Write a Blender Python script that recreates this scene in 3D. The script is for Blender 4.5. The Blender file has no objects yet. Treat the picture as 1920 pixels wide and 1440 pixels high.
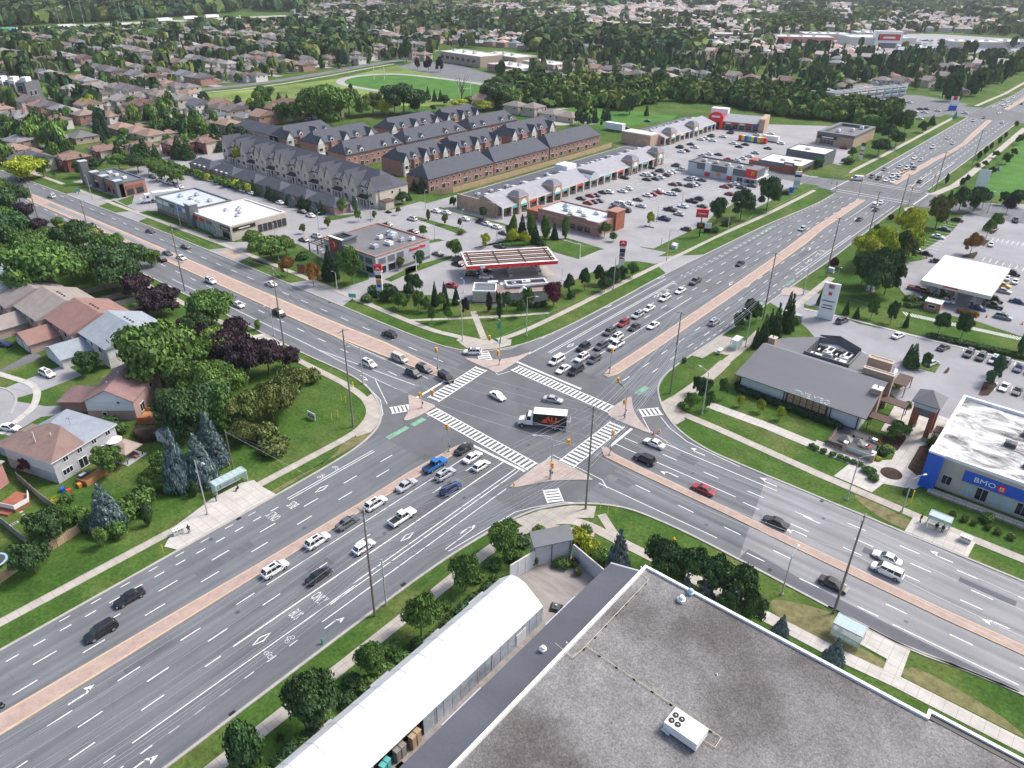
import bpy, math, random
import numpy as np
from mathutils import Matrix, Vector
from math import sin, cos, pi, radians as rad
RND = random.Random(11)
sc = bpy.context.scene
COL = sc.collection
# camera
HAZE = .00006
F_PX, CAM_H, ROLL = 1380.0,85.0, rad(0.79)
PITCH = math.atan(790 * cos(ROLL) / F_PX)
YAW = rad(39.6)
def rz3(v, a): return Vector((cos(a) * v[0] - sin(a) * v[1], sin(a) * v[0] + cos(a) * v[1], v[2]))
FW = rz3((0, cos(PITCH),-sin(PITCH)), YAW); RT0 = rz3((1,0,0), YAW); DN0 = FW.cross(RT0)
RT = RT0 * cos(ROLL) - DN0 * sin(ROLL); DN = RT0 * sin(ROLL) + DN0 * cos(ROLL)
CAM = Vector((84.133,-104.559, CAM_H))
def W(x, y, z=0.0):
 """point of the photograph on the level plane at height z -> world X, Y"""
 d = FW * F_PX + RT * (x - 960) + DN * (y - 720)
 t = (CAM_H - z) / -d.z
 return (CAM.x + d.x * t, CAM.y + d.y * t)
def PX(X, Y, Z=0.0):
 q = Vector((X, Y, Z)) - CAM; k = q.dot(FW)
 return (960 + F_PX * q.dot(RT) / k, 720 + F_PX * q.dot(DN) / k) if k > 1 else (-9999,-9999)
def Zm(x0, y0, s, pts, z=0.0): return [W(x0 + a / s, y0 + b / s, z) for a, b in pts]
cam = bpy.data.objects.new('camera', bpy.data.cameras.new('camera')); COL.objects.link(cam)
cam.matrix_world = Matrix(((RT.x, -DN.x, -FW.x, CAM.x),(RT.y, -DN.y, -FW.y, CAM.y),(RT.z, -DN.z, -FW.z, CAM.z),(0,0,0,1)))
cam.data.sensor_width = 36; cam.data.lens = F_PX / 1920 * 36
cam.data.clip_start = 1; cam.data.clip_end = 20000
sc.camera = cam
# light
SUN_EL, SUN_AZ = rad(50), rad(62)      # azimuth measured from +X towards +Y
wd = bpy.data.worlds.new('World'); sc.world = wd; wd.use_nodes = True
nt = wd.node_tree; bg = nt.nodes['Background']
sky = nt.nodes.new('ShaderNodeTexSky'); sky.sky_type = 'NISHITA'; sky.sun_disc = False
sky.sun_elevation = SUN_EL; sky.sun_rotation = rad(90) - SUN_AZ
sky.air_density = 1.0; sky.dust_density = 4.0; sky.ozone_density = 1.0
nt.links.new(sky.outputs[0], bg.inputs[0]); bg.inputs[1].default_value = 0.13
sun = bpy.data.objects.new('sun', bpy.data.lights.new('sun', 'SUN')); COL.objects.link(sun)
sun.data.energy = 1.9; sun.data.angle = rad(14); sun.data.color = (1.0,0.96,0.9)
sd = Vector((cos(SUN_EL) * cos(SUN_AZ), cos(SUN_EL) * sin(SUN_AZ), sin(SUN_EL)))
sun.rotation_euler = sd.to_track_quat('Z', 'Y').to_euler(); sun.location = (0,0,200)
sc.view_settings.view_transform = 'Standard'; sc.view_settings.look = 'None'
sc.view_settings.exposure = 0.84; sc.view_settings.gamma = 1.0; sc.view_settings.use_curve_mapping = False
# materials
M = {}
def nodes(name):
 m = bpy.data.materials.new(name); m.use_nodes = True
 t = m.node_tree; b = t.nodes['Principled BSDF']; M[name] = m
 return m, t, b
def N(t, k, **kw):
 n = t.nodes.new(k)
 for a, v in kw.items(): setattr(n, a, v)
 return n
def noise(t, scale, detail=4, rough=.6, stretch=None, obj=False, dist=0.0):
 if obj: src = N(t, 'ShaderNodeTexCoord').outputs['Object']
 else: src = N(t, 'ShaderNodeNewGeometry').outputs['Position']
 if stretch:
  mp = N(t, 'ShaderNodeMapping'); mp.inputs['Scale'].default_value = stretch
  t.links.new(src, mp.inputs[0]); src = mp.outputs[0]
 n = N(t, 'ShaderNodeTexNoise'); n.inputs['Scale'].default_value = scale
 n.inputs['Detail'].default_value = detail; n.inputs['Roughness'].default_value = rough; n.inputs['Distortion'].default_value = dist
 t.links.new(src, n.inputs['Vector']); return n.outputs['Fac']
def ramp(t, fac, stops):
 r = N(t, 'ShaderNodeValToRGB'); e = r.color_ramp.elements
 while len(e) < len(stops): e.new(.5)
 for i, (p, c) in enumerate(stops):
  e[i].position = p; e[i].color = (*c, 1) if len(c) == 3 else c
 t.links.new(fac, r.inputs[0]); return r.outputs[0]
def mixc(t, a, b, fac, mode='MIX'):
 n = N(t, 'ShaderNodeMix', data_type='RGBA', blend_type=mode)
 for s, v in ((0, fac),(6, a),(7, b)):
  if hasattr(v, 'is_output'): t.links.new(v, n.inputs[s])
  else: n.inputs[s].default_value = v if s == 0 else ((*v, 1) if len(v) == 3 else v)
 return n.outputs[2]
def grey(v): return (v, v, v)
def simple(name, col, rough=.8, var=.12, scale=1.5, metal=0.0, spec=.5, fine=None, stretch=None, obj=False, bump=0):
 m, t, b = nodes(name)
 c = mixc(t, (*col, 1), ramp(t, noise(t, scale, stretch=stretch, obj=obj),[(.3, grey(1 - var)),(.7, grey(1 + var))]),1.0, 'MULTIPLY')
 if fine:
  c = mixc(t, c, ramp(t, noise(t, fine[0],2),[(.3, grey(1 - fine[1])),(.7, grey(1 + fine[1]))]),1.0, 'MULTIPLY')
 t.links.new(c, b.inputs['Base Color'])
 b.inputs['Roughness'].default_value = rough; b.inputs['Metallic'].default_value = metal; b.inputs['Specular IOR Level'].default_value = spec
 if bump:
  bp = N(t, 'ShaderNodeBump'); bp.inputs['Strength'].default_value = .4; bp.inputs['Distance'].default_value = bump
  t.links.new(noise(t, scale * 6), bp.inputs['Height']); t.links.new(bp.outputs[0], b.inputs['Normal'])
 return m
def tinted(name, rough=.8, var=.15, scale=1.5, stretch=None, coat=0.0, fine=None, spec=.5, obj=True):
 """base colour comes from the object's own colour"""
 m, t, b = nodes(name)
 oc = N(t, 'ShaderNodeObjectInfo').outputs['Color']
 c = mixc(t, oc, ramp(t, noise(t, scale, stretch=stretch, obj=obj),[(.3, grey(1 - var)),(.7, grey(1 + var))]),1.0, 'MULTIPLY')
 if fine:
  c = mixc(t, c, ramp(t, noise(t, fine[0],2, obj=obj),[(.3, grey(1 - fine[1])),(.7, grey(1 + fine[1]))]),1.0, 'MULTIPLY')
 t.links.new(c, b.inputs['Base Color']); b.inputs['Roughness'].default_value = rough
 b.inputs['Coat Weight'].default_value = coat; b.inputs['Coat Roughness'].default_value = .05; b.inputs['Specular IOR Level'].default_value = spec
 return m
m, t, b = nodes('grass')
c = ramp(t, noise(t, .05,6,.65),[(.3,(.038,.088,.016)),(.48,(.056,.112,.022)),(.6,(.092,.130,.034)),(.75,(.150,.155,.066))])
c = mixc(t, c, ramp(t, noise(t, 1.7,3),[(.3, grey(.68)),(.7, grey(1.3))]),1.0, 'MULTIPLY')
c = mixc(t, c, ramp(t, noise(t, .3,3),[(.35, grey(.85)),(.65, grey(1.15))]),1.0, 'MULTIPLY')
t.links.new(c, b.inputs['Base Color']); b.inputs['Roughness'].default_value = .95; b.inputs['Specular IOR Level'].default_value = .1
bp = N(t, 'ShaderNodeBump'); bp.inputs['Strength'].default_value = .6; bp.inputs['Distance'].default_value = .12
t.links.new(noise(t, 4,3), bp.inputs['Height']); t.links.new(bp.outputs[0], b.inputs['Normal'])
simple('worn_grass', (.165,.155,.075),.95,.35,.8, fine=(6,.2), spec=.1)
simple('bright_grass', (.068,.165,.034),.95,.25,.08, fine=(1,.15), spec=.1)
simple('meadow', (.155,.215,.060),.95,.45,.03, fine=(.4,.2), spec=.1)
simple('mulch', (.06,.042,.032),.95,.4,1.2, fine=(8,.3), spec=.1)
def asphalt(name, base, stretch, streak=.16, lane=None):
 m, t, b = nodes(name)
 s1 = ramp(t, noise(t, .55,3, stretch=stretch),[(.3, grey(1 - streak)),(.7, grey(1 + streak))])
 c = mixc(t, (*base, 1), s1,1.0, 'MULTIPLY')
 c = mixc(t, c, ramp(t, noise(t, .09,5),[(.3, grey(.88)),(.7, grey(1.12))]),1.0, 'MULTIPLY')
 c = mixc(t, c, ramp(t, noise(t, 14,2),[(.3, grey(.88)),(.7, grey(1.12))]),1.0, 'MULTIPLY')
 if lane:
  sx = N(t, 'ShaderNodeSeparateXYZ'); gp = N(t, 'ShaderNodeNewGeometry'); t.links.new(gp.outputs['Position'], sx.inputs[0])
  a1 = N(t, 'ShaderNodeMath', operation='ADD'); a1.inputs[1].default_value = lane[1]; t.links.new(sx.outputs[lane[0]], a1.inputs[0])
  a2 = N(t, 'ShaderNodeMath', operation='MULTIPLY'); a2.inputs[1].default_value = 2 * pi / lane[2]; t.links.new(a1.outputs[0], a2.inputs[0])
  a3 = N(t, 'ShaderNodeMath', operation='COSINE'); t.links.new(a2.outputs[0], a3.inputs[0])
  a4 = N(t, 'ShaderNodeMath', operation='MULTIPLY'); t.links.new(a3.outputs[0], a4.inputs[0]); t.links.new(noise(t, .03,2), a4.inputs[1])
  c = mixc(t, c, ramp(t, a4.outputs[0],[(0, grey(1.06)),(.3, grey(1.0)),(.8, grey(.72))]),1.0, 'MULTIPLY')
 v = N(t, 'ShaderNodeTexVoronoi', feature='DISTANCE_TO_EDGE'); v.inputs['Scale'].default_value = .045
 geo = N(t, 'ShaderNodeNewGeometry'); ns = N(t, 'ShaderNodeTexNoise'); ns.inputs['Scale'].default_value = .25
 t.links.new(geo.outputs['Position'], ns.inputs['Vector'])
 ad = N(t, 'ShaderNodeVectorMath', operation='MULTIPLY_ADD'); ad.inputs[1].default_value = (5,5,0)
 t.links.new(ns.outputs['Color'], ad.inputs[0]); t.links.new(geo.outputs['Position'], ad.inputs[2]); t.links.new(ad.outputs[0], v.inputs['Vector'])
 c = mixc(t, c, ramp(t, v.outputs[0],[(0, grey(.86)),(.0025, grey(.88)),(.004, grey(1))]),1.0, 'MULTIPLY')
 t.links.new(c, b.inputs['Base Color']); b.inputs['Roughness'].default_value = .85; b.inputs['Specular IOR Level'].default_value = .35
asphalt('asphalt_a', (.136,.143,.156),(1.4,.02,1), lane=(0,8.55,3.2))
asphalt('asphalt_b', (.138,.145,.158),(.02,1.4,1), lane=(1,-6.2,3.35))
asphalt('asphalt_x', (.120,.123,.132),(.25,.25,1),.1)
asphalt('asphalt_old', (.228,.230,.240),(.02,1.0,1), lane=(1,-6.2,3.35))
asphalt('asphalt_dark', (.108,.112,.128),(.02,1.0,1))
asphalt('lot', (.285,.282,.292),(.1,.1,1),.1)
asphalt('lot_keg', (.262,.262,.280),(.1,.1,1),.1)
asphalt('lot_far', (.15,.15,.16),(.3,.3,1),.1)
for nm_, cc_ in (('concrete', (.42,.385,.34)),('concrete_light', (.50,.475,.44))):
 m, t, b = nodes(nm_); br = N(t, 'ShaderNodeTexBrick'); br.offset = 0; br.inputs['Scale'].default_value = 1; br.inputs['Brick Width'].default_value = 1.6; br.inputs['Row Height'].default_value = 1.6; br.inputs['Mortar Size'].default_value = .03
 br.inputs['Color1'].default_value = (*cc_, 1); br.inputs['Color2'].default_value = (*[v * .90 for v in cc_],1); br.inputs['Mortar'].default_value = (*[v * .55 for v in cc_],1)
 t.links.new(N(t, 'ShaderNodeNewGeometry').outputs['Position'], br.inputs['Vector'])
 c = mixc(t, br.outputs[0], ramp(t, noise(t, .4,5),[(.3, grey(.84)),(.7, grey(1.1))]),1.0, 'MULTIPLY'); t.links.new(c, b.inputs['Base Color']); b.inputs['Roughness'].default_value = .9
simple('kerb', (.37,.355,.33),.9,.12,.5, fine=(5,.1))
simple('brick_median', (.37,.275,.235),.9,.14,.6, fine=(7,.16))
simple('brick_island', (.40,.32,.285),.9,.14,.6, fine=(7,.14))
simple('kerb_tan', (.50,.385,.27),.9,.1,.5)
simple('tan_patch', (.42,.31,.23),.9,.14,.4, fine=(6,.1))
m, t, b = nodes('paint')
c = ramp(t, noise(t, 1.1,6,.75),[(.30,(.36,.36,.37)),(.38,(.68,.68,.68)),(.5,(.80,.80,.80))])
t.links.new(c, b.inputs['Base Color']); b.inputs['Roughness'].default_value = .75
m, t, b = nodes('paint_worn')
c = ramp(t, noise(t, 1.6,6,.75),[(.36,(.25,.25,.26)),(.46,(.58,.58,.58)),(.6,(.74,.74,.74))])
t.links.new(c, b.inputs['Base Color']); b.inputs['Roughness'].default_value = .75
m, t, b = nodes('paint_green')
c = ramp(t, noise(t, .9,6,.75),[(.38,(.15,.17,.17)),(.5,(.16,.34,.23)),(.68,(.20,.50,.30))])
t.links.new(c, b.inputs['Base Color']); b.inputs['Roughness'].default_value = .8
simple('paint_yellow', (.72,.55,.12),.7,.1,1.0)
simple('pipe_yellow', (.62,.54,.36),.6,.1,1.0)
simple('paint_red', (.55,.10,.07),.8,.15,1.0)
simple('track', (.33,.32,.33),.9,.1,.2)
simple('sand', (.40,.33,.24),.9,.2,.3)
m, t, b = nodes('gravel_roof')
c = ramp(t, noise(t, 4.5,6,.85),[(.36,(.115,.112,.112)),(.5,(.225,.220,.220)),(.64,(.38,.375,.372))])
c = mixc(t, c, ramp(t, noise(t, .06,2.5,.5, dist=.1),[(.36,(.47,.44,.43)),(.50,(.78,.765,.76)),(.6,(.93,.92,.91))]),1.0, 'MULTIPLY')
c = mixc(t, c, ramp(t, noise(t, .4,4),[(.3, grey(.85)),(.7, grey(1.15))]),1.0, 'MULTIPLY')
t.links.new(c, b.inputs['Base Color']); b.inputs['Roughness'].default_value = .95; b.inputs['Specular IOR Level'].default_value = .1
bp = N(t, 'ShaderNodeBump'); bp.inputs['Strength'].default_value = .5; bp.inputs['Distance'].default_value = .04
t.links.new(noise(t, 9,3), bp.inputs['Height']); t.links.new(bp.outputs[0], b.inputs['Normal'])
m, t, b = nodes('stained_white_roof')
c = ramp(t, noise(t, .33,6,.7, stretch=(.45,1,1), dist=.6),[(.36,(.04,.04,.04)),(.45,(.24,.24,.24)),(.54,(.50,.51,.52)),(.66,(.66,.67,.68))])
t.links.new(c, b.inputs['Base Color']); b.inputs['Roughness'].default_value = .7
simple('white_membrane', (.66,.67,.68),.6,.06,.2)
simple('blue_membrane', (.46,.505,.545),.6,.12,.15)
simple('tent_white', (.66,.67,.69),.5,.07,.5, stretch=(2,.15,1))
simple('tent_wall', (.36,.40,.45),.7,.35,.45, stretch=(1,.35,.5), fine=(2,.15))
simple('lean_roof', (.100,.105,.125),.75,.12,.15, fine=(3,.06), stretch=(.3,1,1))
simple('white', (.78,.78,.78),.5,.05,.5)
simple('offwhite', (.60,.57,.52),.7,.08,.5)
simple('light_metal', (.55,.57,.60),.4,.08,1, metal=.3)
simple('dark_metal', (.07,.07,.075),.5,.1,1)
simple('black', (.012,.012,.013),.5,.1,1)
simple('rubber', (.02,.02,.02),.8,.1,3)
simple('rim', (.42,.43,.45),.3,.1,3, metal=.7)
simple('headlamp', (.75,.77,.80),.15,.05,3)
simple('taillamp', (.30,.012,.012),.2,.05,3)
simple('wood_pole', (.20,.175,.14),.9,.25,.8, stretch=(1,1,.15))
simple('concrete_pole', (.42,.42,.41),.8,.1,.8)
simple('steel_pole', (.45,.47,.49),.45,.08,1, metal=.4)
simple('wire', (.42,.43,.46),.4,.05,1, metal=.2)
simple('signal_yellow', (.78,.36,.03),.5,.05,3)
simple('sign_green', (.02,.26,.17),.5,.05,3)
simple('red', (.60,.03,.03),.45,.06,1)
simple('bright_red', (.72,.02,.03),.4,.05,1)
simple('blue', (.012,.10,.55),.4,.06,1)
simple('orange_red', (.80,.10,.02),.5,.04,1)
simple('orange', (.72,.25,.04),.6,.08,1)
simple('yellow', (.80,.60,.05),.5,.05,1)
simple('teal', (.10,.45,.45),.6,.08,1)
simple('brick_red', (.30,.105,.065),.9,.2,.8, fine=(9,.2))
simple('brick_pink', (.34,.19,.15),.9,.14,.6, fine=(9,.18))
simple('brick_tan', (.42,.30,.22),.9,.14,.6, fine=(9,.16))
simple('stone_beige', (.47,.42,.35),.9,.16,.5, fine=(6,.15))
simple('stucco', (.47,.42,.36),.9,.08,.4)
simple('siding_grey', (.42,.43,.46),.8,.06,.4, stretch=(.2,.2,3))
simple('siding_white', (.66,.68,.70),.8,.06,.4, stretch=(.2,.2,3))
simple('keg_roof', (.135,.137,.152),.7,.08,.2, stretch=(.15,1,1))
simple('grey_panel', (.13,.14,.155),.5,.1,.5)
simple('light_panel', (.47,.50,.53),.6,.06,.5)
simple('deck_wood', (.42,.20,.08),.8,.2,2, stretch=(4,.5,1))
simple('fence_grey', (.26,.24,.225),.95,.22,1.2, stretch=(3,3,.4))
simple('fence_tan', (.42,.30,.19),.95,.2,1.2, stretch=(3,3,.4))
simple('pergola', (.085,.05,.04),.8,.15,1)
simple('soil', (.16,.13,.10),.95,.2,.8)
simple('yard_floor', (.27,.245,.23),.95,.2,.5, fine=(5,.12), stretch=(.4,1.5,1))
simple('skin', (.45,.28,.2),.6,.05,3)
simple('cloth_dark', (.03,.03,.035),.9,.1,3)
simple('cloth_blue', (.04,.06,.14),.9,.1,3)
simple('bark', (.13,.10,.08),.95,.3,3)
simple('teal_glass', (.36,.47,.47),.15,.05,1)
simple('patina_blue', (.34,.48,.56),.4,.08,1)
tinted('tint_paint', .28,.02,.5, coat=.6)
tinted('tint_wall', .9,.10,.7, fine=(8,.10))
tinted('tint_roof', .9,.12,.5, fine=(5,.12))
tinted('tint_flat', .8,.06,.6)
m, t, b = nodes('glass')
b.inputs['Base Color'].default_value = (.018,.024,.032,1); b.inputs['Roughness'].default_value = .08; b.inputs['Specular IOR Level'].default_value = .8
m, t, b = nodes('car_glass')
b.inputs['Base Color'].default_value = (.015,.019,.024,1); b.inputs['Roughness'].default_value = .05; b.inputs['Specular IOR Level'].default_value = .7
m, t, b = nodes('clear_glass')
b.inputs['Base Color'].default_value = (.55,.74,.74,1); b.inputs['Roughness'].default_value = .08; b.inputs['Alpha'].default_value = .45
m, t, b = nodes('leaf')
oc = N(t, 'ShaderNodeObjectInfo').outputs['Color']
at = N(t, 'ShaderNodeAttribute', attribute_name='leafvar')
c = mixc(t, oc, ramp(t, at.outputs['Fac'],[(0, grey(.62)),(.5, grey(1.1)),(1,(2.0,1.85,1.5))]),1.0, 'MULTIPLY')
c = mixc(t, c, ramp(t, noise(t, .8,3),[(.3, grey(.72)),(.7, grey(1.3))]),1.0, 'MULTIPLY')
t.links.new(c, b.inputs['Base Color']); b.inputs['Roughness'].default_value = .65; b.inputs['Specular IOR Level'].default_value = .25
m, t, b = nodes('far_leaf')
at = N(t, 'ShaderNodeAttribute', attribute_name='col')
c = mixc(t, at.outputs['Color'], ramp(t, noise(t, .35,3),[(.3, grey(.7)),(.7, grey(1.35))]),1.0, 'MULTIPLY')
t.links.new(c, b.inputs['Base Color']); b.inputs['Roughness'].default_value = .8; b.inputs['Specular IOR Level'].default_value = .1
m, t, b = nodes('far_paint')
at = N(t, 'ShaderNodeAttribute', attribute_name='col')
t.links.new(at.outputs['Color'], b.inputs['Base Color']); b.inputs['Roughness'].default_value = .85
# mesh helpers
class MB:
 def __init__(s): s.v = []; s.f = []; s.m = []; s.slots = []
 def slot(s, m):
  if m not in s.slots: s.slots.append(m)
  return s.slots.index(m)
 def face(s, pts, m):
  n = len(s.v); s.v += [tuple(p) for p in pts]; s.f.append(tuple(range(n, n + len(pts)))); s.m.append(s.slot(m)); return s
 def raw(s, vs, fs, m):
  n = len(s.v); s.v += [tuple(p) for p in vs]; k = s.slot(m)
  for f in fs: s.f.append(tuple(i + n for i in f)); s.m.append(k)
  return s
 def box(s, x0, x1, y0, y1, z0, z1, m, top=None):
  vs = [(x0, y0, z0),(x1, y0, z0),(x1, y1, z0),(x0, y1, z0),(x0, y0, z1),(x1, y0, z1),(x1, y1, z1),(x0, y1, z1)]
  s.raw(vs, [(0,3,2,1),(0,1,5,4),(1,2,6,5),(2,3,7,6),(3,0,4,7)], m)
  n = len(s.v) - 8; s.f.append((n + 4, n + 5, n + 6, n + 7)); s.m.append(s.slot(top or m)); return s
 def prism(s, poly, z0, z1, m, top=None):
  a = sum(poly[i][0] * poly[(i + 1) % len(poly)][1] - poly[(i + 1) % len(poly)][0] * poly[i][1] for i in range(len(poly)))
  if a < 0: poly = poly[::-1]
  n = len(poly); vs = [(x, y, z0) for x, y in poly] + [(x, y, z1) for x, y in poly]
  s.raw(vs, [(i, (i + 1) % n, n + (i + 1) % n, n + i) for i in range(n)], m)
  k = len(s.v) - 2 * n; s.f.append(tuple(range(k + n, k + 2 * n))); s.m.append(s.slot(top or m)); return s
 def flat(s, poly, z, m):
  a = sum(poly[i][0] * poly[(i + 1) % len(poly)][1] - poly[(i + 1) % len(poly)][0] * poly[i][1] for i in range(len(poly)))
  if a < 0: poly = poly[::-1]
  return s.face([(x, y, z) for x, y in poly], m)
 def tube(s, p, q, r0, m, r1=None, n=6, cap=True):
  p = Vector(p); q = Vector(q); r1 = r0 if r1 is None else r1
  d = (q - p).normalized(); a = d.orthogonal().normalized(); b_ = d.cross(a)
  vs = [p + (a * cos(2 * pi * i / n) + b_ * sin(2 * pi * i / n)) * r0 for i in range(n)] + [q + (a * cos(2 * pi * i / n) + b_ * sin(2 * pi * i / n)) * r1 for i in range(n)]
  fs = [(i, (i + 1) % n, n + (i + 1) % n, n + i) for i in range(n)]
  if cap: fs += [tuple(range(n))[::-1], tuple(range(n, 2 * n))]
  return s.raw(vs, fs, m)
 def ring(s, prof, m, cx=0, cy=0, n=10, closed=True):
  """lathe: prof = [(r, z)...]"""
  vs = [(cx + r * cos(2 * pi * i / n), cy + r * sin(2 * pi * i / n), z) for r, z in prof for i in range(n)]
  fs = [(k * n + i, k * n + (i + 1) % n, (k + 1) * n + (i + 1) % n, (k + 1) * n + i) for k in range(len(prof) - 1) for i in range(n)]
  if closed: fs += [tuple(range((len(prof) - 1) * n, len(prof) * n))]
  return s.raw(vs, fs, m)
 def strip(s, pts, w, z0, z1, m, closed=False):
  """kerb-like ribbon of width w centred on a polyline"""
  L, Rr = [],[]
  n = len(pts)
  for i, (x, y) in enumerate(pts):
   a = pts[i - 1] if (i or closed) else pts[i]; c = pts[(i + 1) % n] if (i < n - 1 or closed) else pts[i]
   dx, dy = c[0] - a[0], c[1] - a[1]; l = math.hypot(dx, dy) or 1
   L.append((x - dy / l * w / 2, y + dx / l * w / 2)); Rr.append((x + dy / l * w / 2, y - dx / l * w / 2))
  for i in range(n if closed else n - 1):
   j = (i + 1) % n
   a, b_, c, d = L[i], L[j], Rr[j], Rr[i]
   s.raw([(*a, z0),(*b_, z0),(*c, z0),(*d, z0),(*a, z1),(*b_, z1),(*c, z1),(*d, z1)],[(4,7,6,5),(0,4,5,1),(3,2,6,7)], m)
  return s
 def mesh(s, name, smooth=False):
  me = bpy.data.meshes.new(name); me.from_pydata(s.v, [], s.f)
  for k in s.slots: me.materials.append(M[k])
  if len(s.slots) > 1: me.polygons.foreach_set('material_index', s.m)
  if smooth: me.polygons.foreach_set('use_smooth', [True] * len(s.f))
  me.update(); return me
 def build(s, name, parent=None, smooth=False, color=None, loc=None, rz=0):
  return link(name, s.mesh(name, smooth), parent, color, loc, rz)
def link(name, me, parent=None, color=None, loc=None, rz=0):
 o = bpy.data.objects.new(name, me); COL.objects.link(o)
 if parent: o.parent = parent
 if color: o.color = (*color, 1)
 if loc is not None: o.location = loc
 if rz: o.rotation_euler = (0,0, rz)
 return o
LAB = []          # things whose labels may need an ordinal
def tag(o, label, cat, group=None):
 o['label'] = label; o['category'] = cat
 if group: o['group'] = group
 LAB.append(o); return o
def thing(name, label, cat, loc=(0,0,0), rz=0, group=None):
 o = bpy.data.objects.new(name, None); COL.objects.link(o); o.location = loc if len(loc) == 3 else (*loc, 0)
 o.rotation_euler = (0,0, rz); o.empty_display_size = .5
 return tag(o, label, cat, group)
def struct(name, mb, parent=None):
 o = mb.build(name, parent)
 if parent is None: o['kind'] = 'structure'
 return o
def piece(name, mb, parent=None): return mb.build(name, parent)
_tm = {}
def text_mesh(s, size, depth, mat, bold=0.0, key=None):
 k = (s, size, depth, mat, bold)
 if k in _tm: return _tm[k]
 cu = bpy.data.curves.new('lettering', 'FONT'); cu.body = s; cu.size = size; cu.extrude = depth / 2; cu.offset = bold; cu.resolution_u = 2
 cu.align_x = 'CENTER'; cu.align_y = 'CENTER'
 o = bpy.data.objects.new('lettering', cu); COL.objects.link(o)
 dg = bpy.context.evaluated_depsgraph_get(); me = bpy.data.meshes.new_from_object(o.evaluated_get(dg))
 bpy.data.objects.remove(o); bpy.data.curves.remove(cu)
 me.name = 'lettering'; me.materials.clear(); me.materials.append(M[mat]); _tm[k] = me; return me
def lettering(s, size, mat, parent, loc, rot, depth=.06, bold=0.0, sx=1):
 o = link('lettering', text_mesh(s, size, depth, mat, bold), parent, None, loc); o.rotation_euler = rot; o.scale = (sx, 1,1); return o
SOUTH = (pi / 2,0,0); EAST = (pi / 2,0, pi / 2)
hz = MB(); hz.box(-5600,3300,-900,6400,-1,88, 'grass'); ho = hz.build('haze'); ho.data.materials.clear(); ho['kind'] = 'stuff'
m = bpy.data.materials.new('haze_air'); m.use_nodes = True; t = m.node_tree; t.nodes.remove(t.nodes['Principled BSDF']); pv = t.nodes.new('ShaderNodeVolumePrincipled')
pv.inputs['Density'].default_value = HAZE; pv.inputs['Color'].default_value = (.90,.95,1,1); pv.inputs['Anisotropy'].default_value = .2
t.links.new(pv.outputs[0], t.nodes['Material Output'].inputs['Volume']); ho.data.materials.append(m)
# ground, roads
g = MB(); g.flat([(-5500,-800),(3200,-800),(3200,6300),(-5500,6300)],0, 'grass'); struct('ground', g)
ZR, ZM = .03,.045
def arc(pts, n=6):
 """Catmull-Rom smoothing of an open polyline"""
 out = []
 for i in range(len(pts) - 1):
  p0 = pts[max(i - 1,0)]; p1 = pts[i]; p2 = pts[i + 1]; p3 = pts[min(i + 2, len(pts) - 1)]
  for k in range(n):
   t_ = k / n
   out.append(tuple(.5 * (2 * p1[j] + (p2[j] - p0[j]) * t_ + (2 * p0[j] - 5 * p1[j] + 4 * p2[j] - p3[j]) * t_ ** 2 + (3 * p1[j] - p0[j] - 3 * p2[j] + p3[j]) * t_ ** 3) for j in (0,1)))
 return out + [pts[-1]]
def closed_arc(pts, n=4):
 m_ = len(pts); q = [pts[-1]] + pts + [pts[0], pts[1]]; out = []
 for i in range(1, m_ + 1):
  p0, p1, p2, p3 = q[i - 1], q[i], q[i + 1], q[i + 2]
  for k in range(n):
   t_ = k / n
   out.append(tuple(.5 * (2 * p1[j] + (p2[j] - p0[j]) * t_ + (2 * p0[j] - 5 * p1[j] + 4 * p2[j] - p3[j]) * t_ ** 2 + (3 * p1[j] - p0[j] - 3 * p2[j] + p3[j]) * t_ ** 3) for j in (0,1)))
 return out
kW = arc([(-900,-60),(-500,-30),(-311,-17),(-200,-13.2),(-110,-12.6),(-64,-12.7),(-46,-12.1),(-38.4,-12.4),(-31.5,-14.2),(-25.5,-17.3),(-21,-21.3),(-18.3,-27),(-17,-35),(-16.6,-50),(-16.4,-70),(-16.2,-95),(-16.2,-130),(-16.2,-190)])
kN = arc([(-900,-25),(-500,-5),(-311,6.3),(-200,10.9),(-120,12.0),(-64,12.1),(-45,12.4),(-34,13.6),(-27.5,16.8),(-23.5,22.5),(-20.8,31),(-19.3,45),(-18.9,70),(-18.9,95),(-17.8,125),(-15.9,165),(-12.4,205),(-12,229)])
kE = arc([(140,15),(100,15),(65,14.9),(45,15.0),(36,15.5),(29,17.8),(23.7,21.5),(19.7,25.6),(16,31),(14.1,38),(14.0,50),(14.6,66),(15.2,95),(15.4,121),(15.9,145),(15.2,200),(15.2,229)])
kS = arc([(18.2,-190),(18.0,-90),(18.0,-60),(18.2,-46),(18.9,-36.4),(20.3,-27),(22.4,-21.2),(26.5,-15.8),(33,-11.5),(40,-10.2),(50,-10),(70,-10.9),(82,-11.3),(96,-9.4),(140,-9.0)])
r = MB(); r.flat([p for p in kW if p[0] < -26] + [(-26,-17)] + [(-26,17.6)] + [p for p in kN if p[0] < -28][::-1], ZR, 'asphalt_b'); struct('road', r)
r = MB(); r.flat([(-19,-24.5)] + [p for p in kW if p[1] < -24.5 and p[0] > -19.5] + [p for p in kS if p[1] < -24.6 and p[0] < 21.5] + [(21,-24.5)], ZR, 'asphalt_a'); struct('road', r)
r = MB(); r.flat([p for p in kN if p[1] > 25.5 and p[0] > -23] + [p for p in kE if p[1] > 25.5 and p[0] < 20][::-1] + [(19.8,25.5),(-22.3,25.5)], ZR, 'asphalt_a'); struct('road', r)
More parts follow.
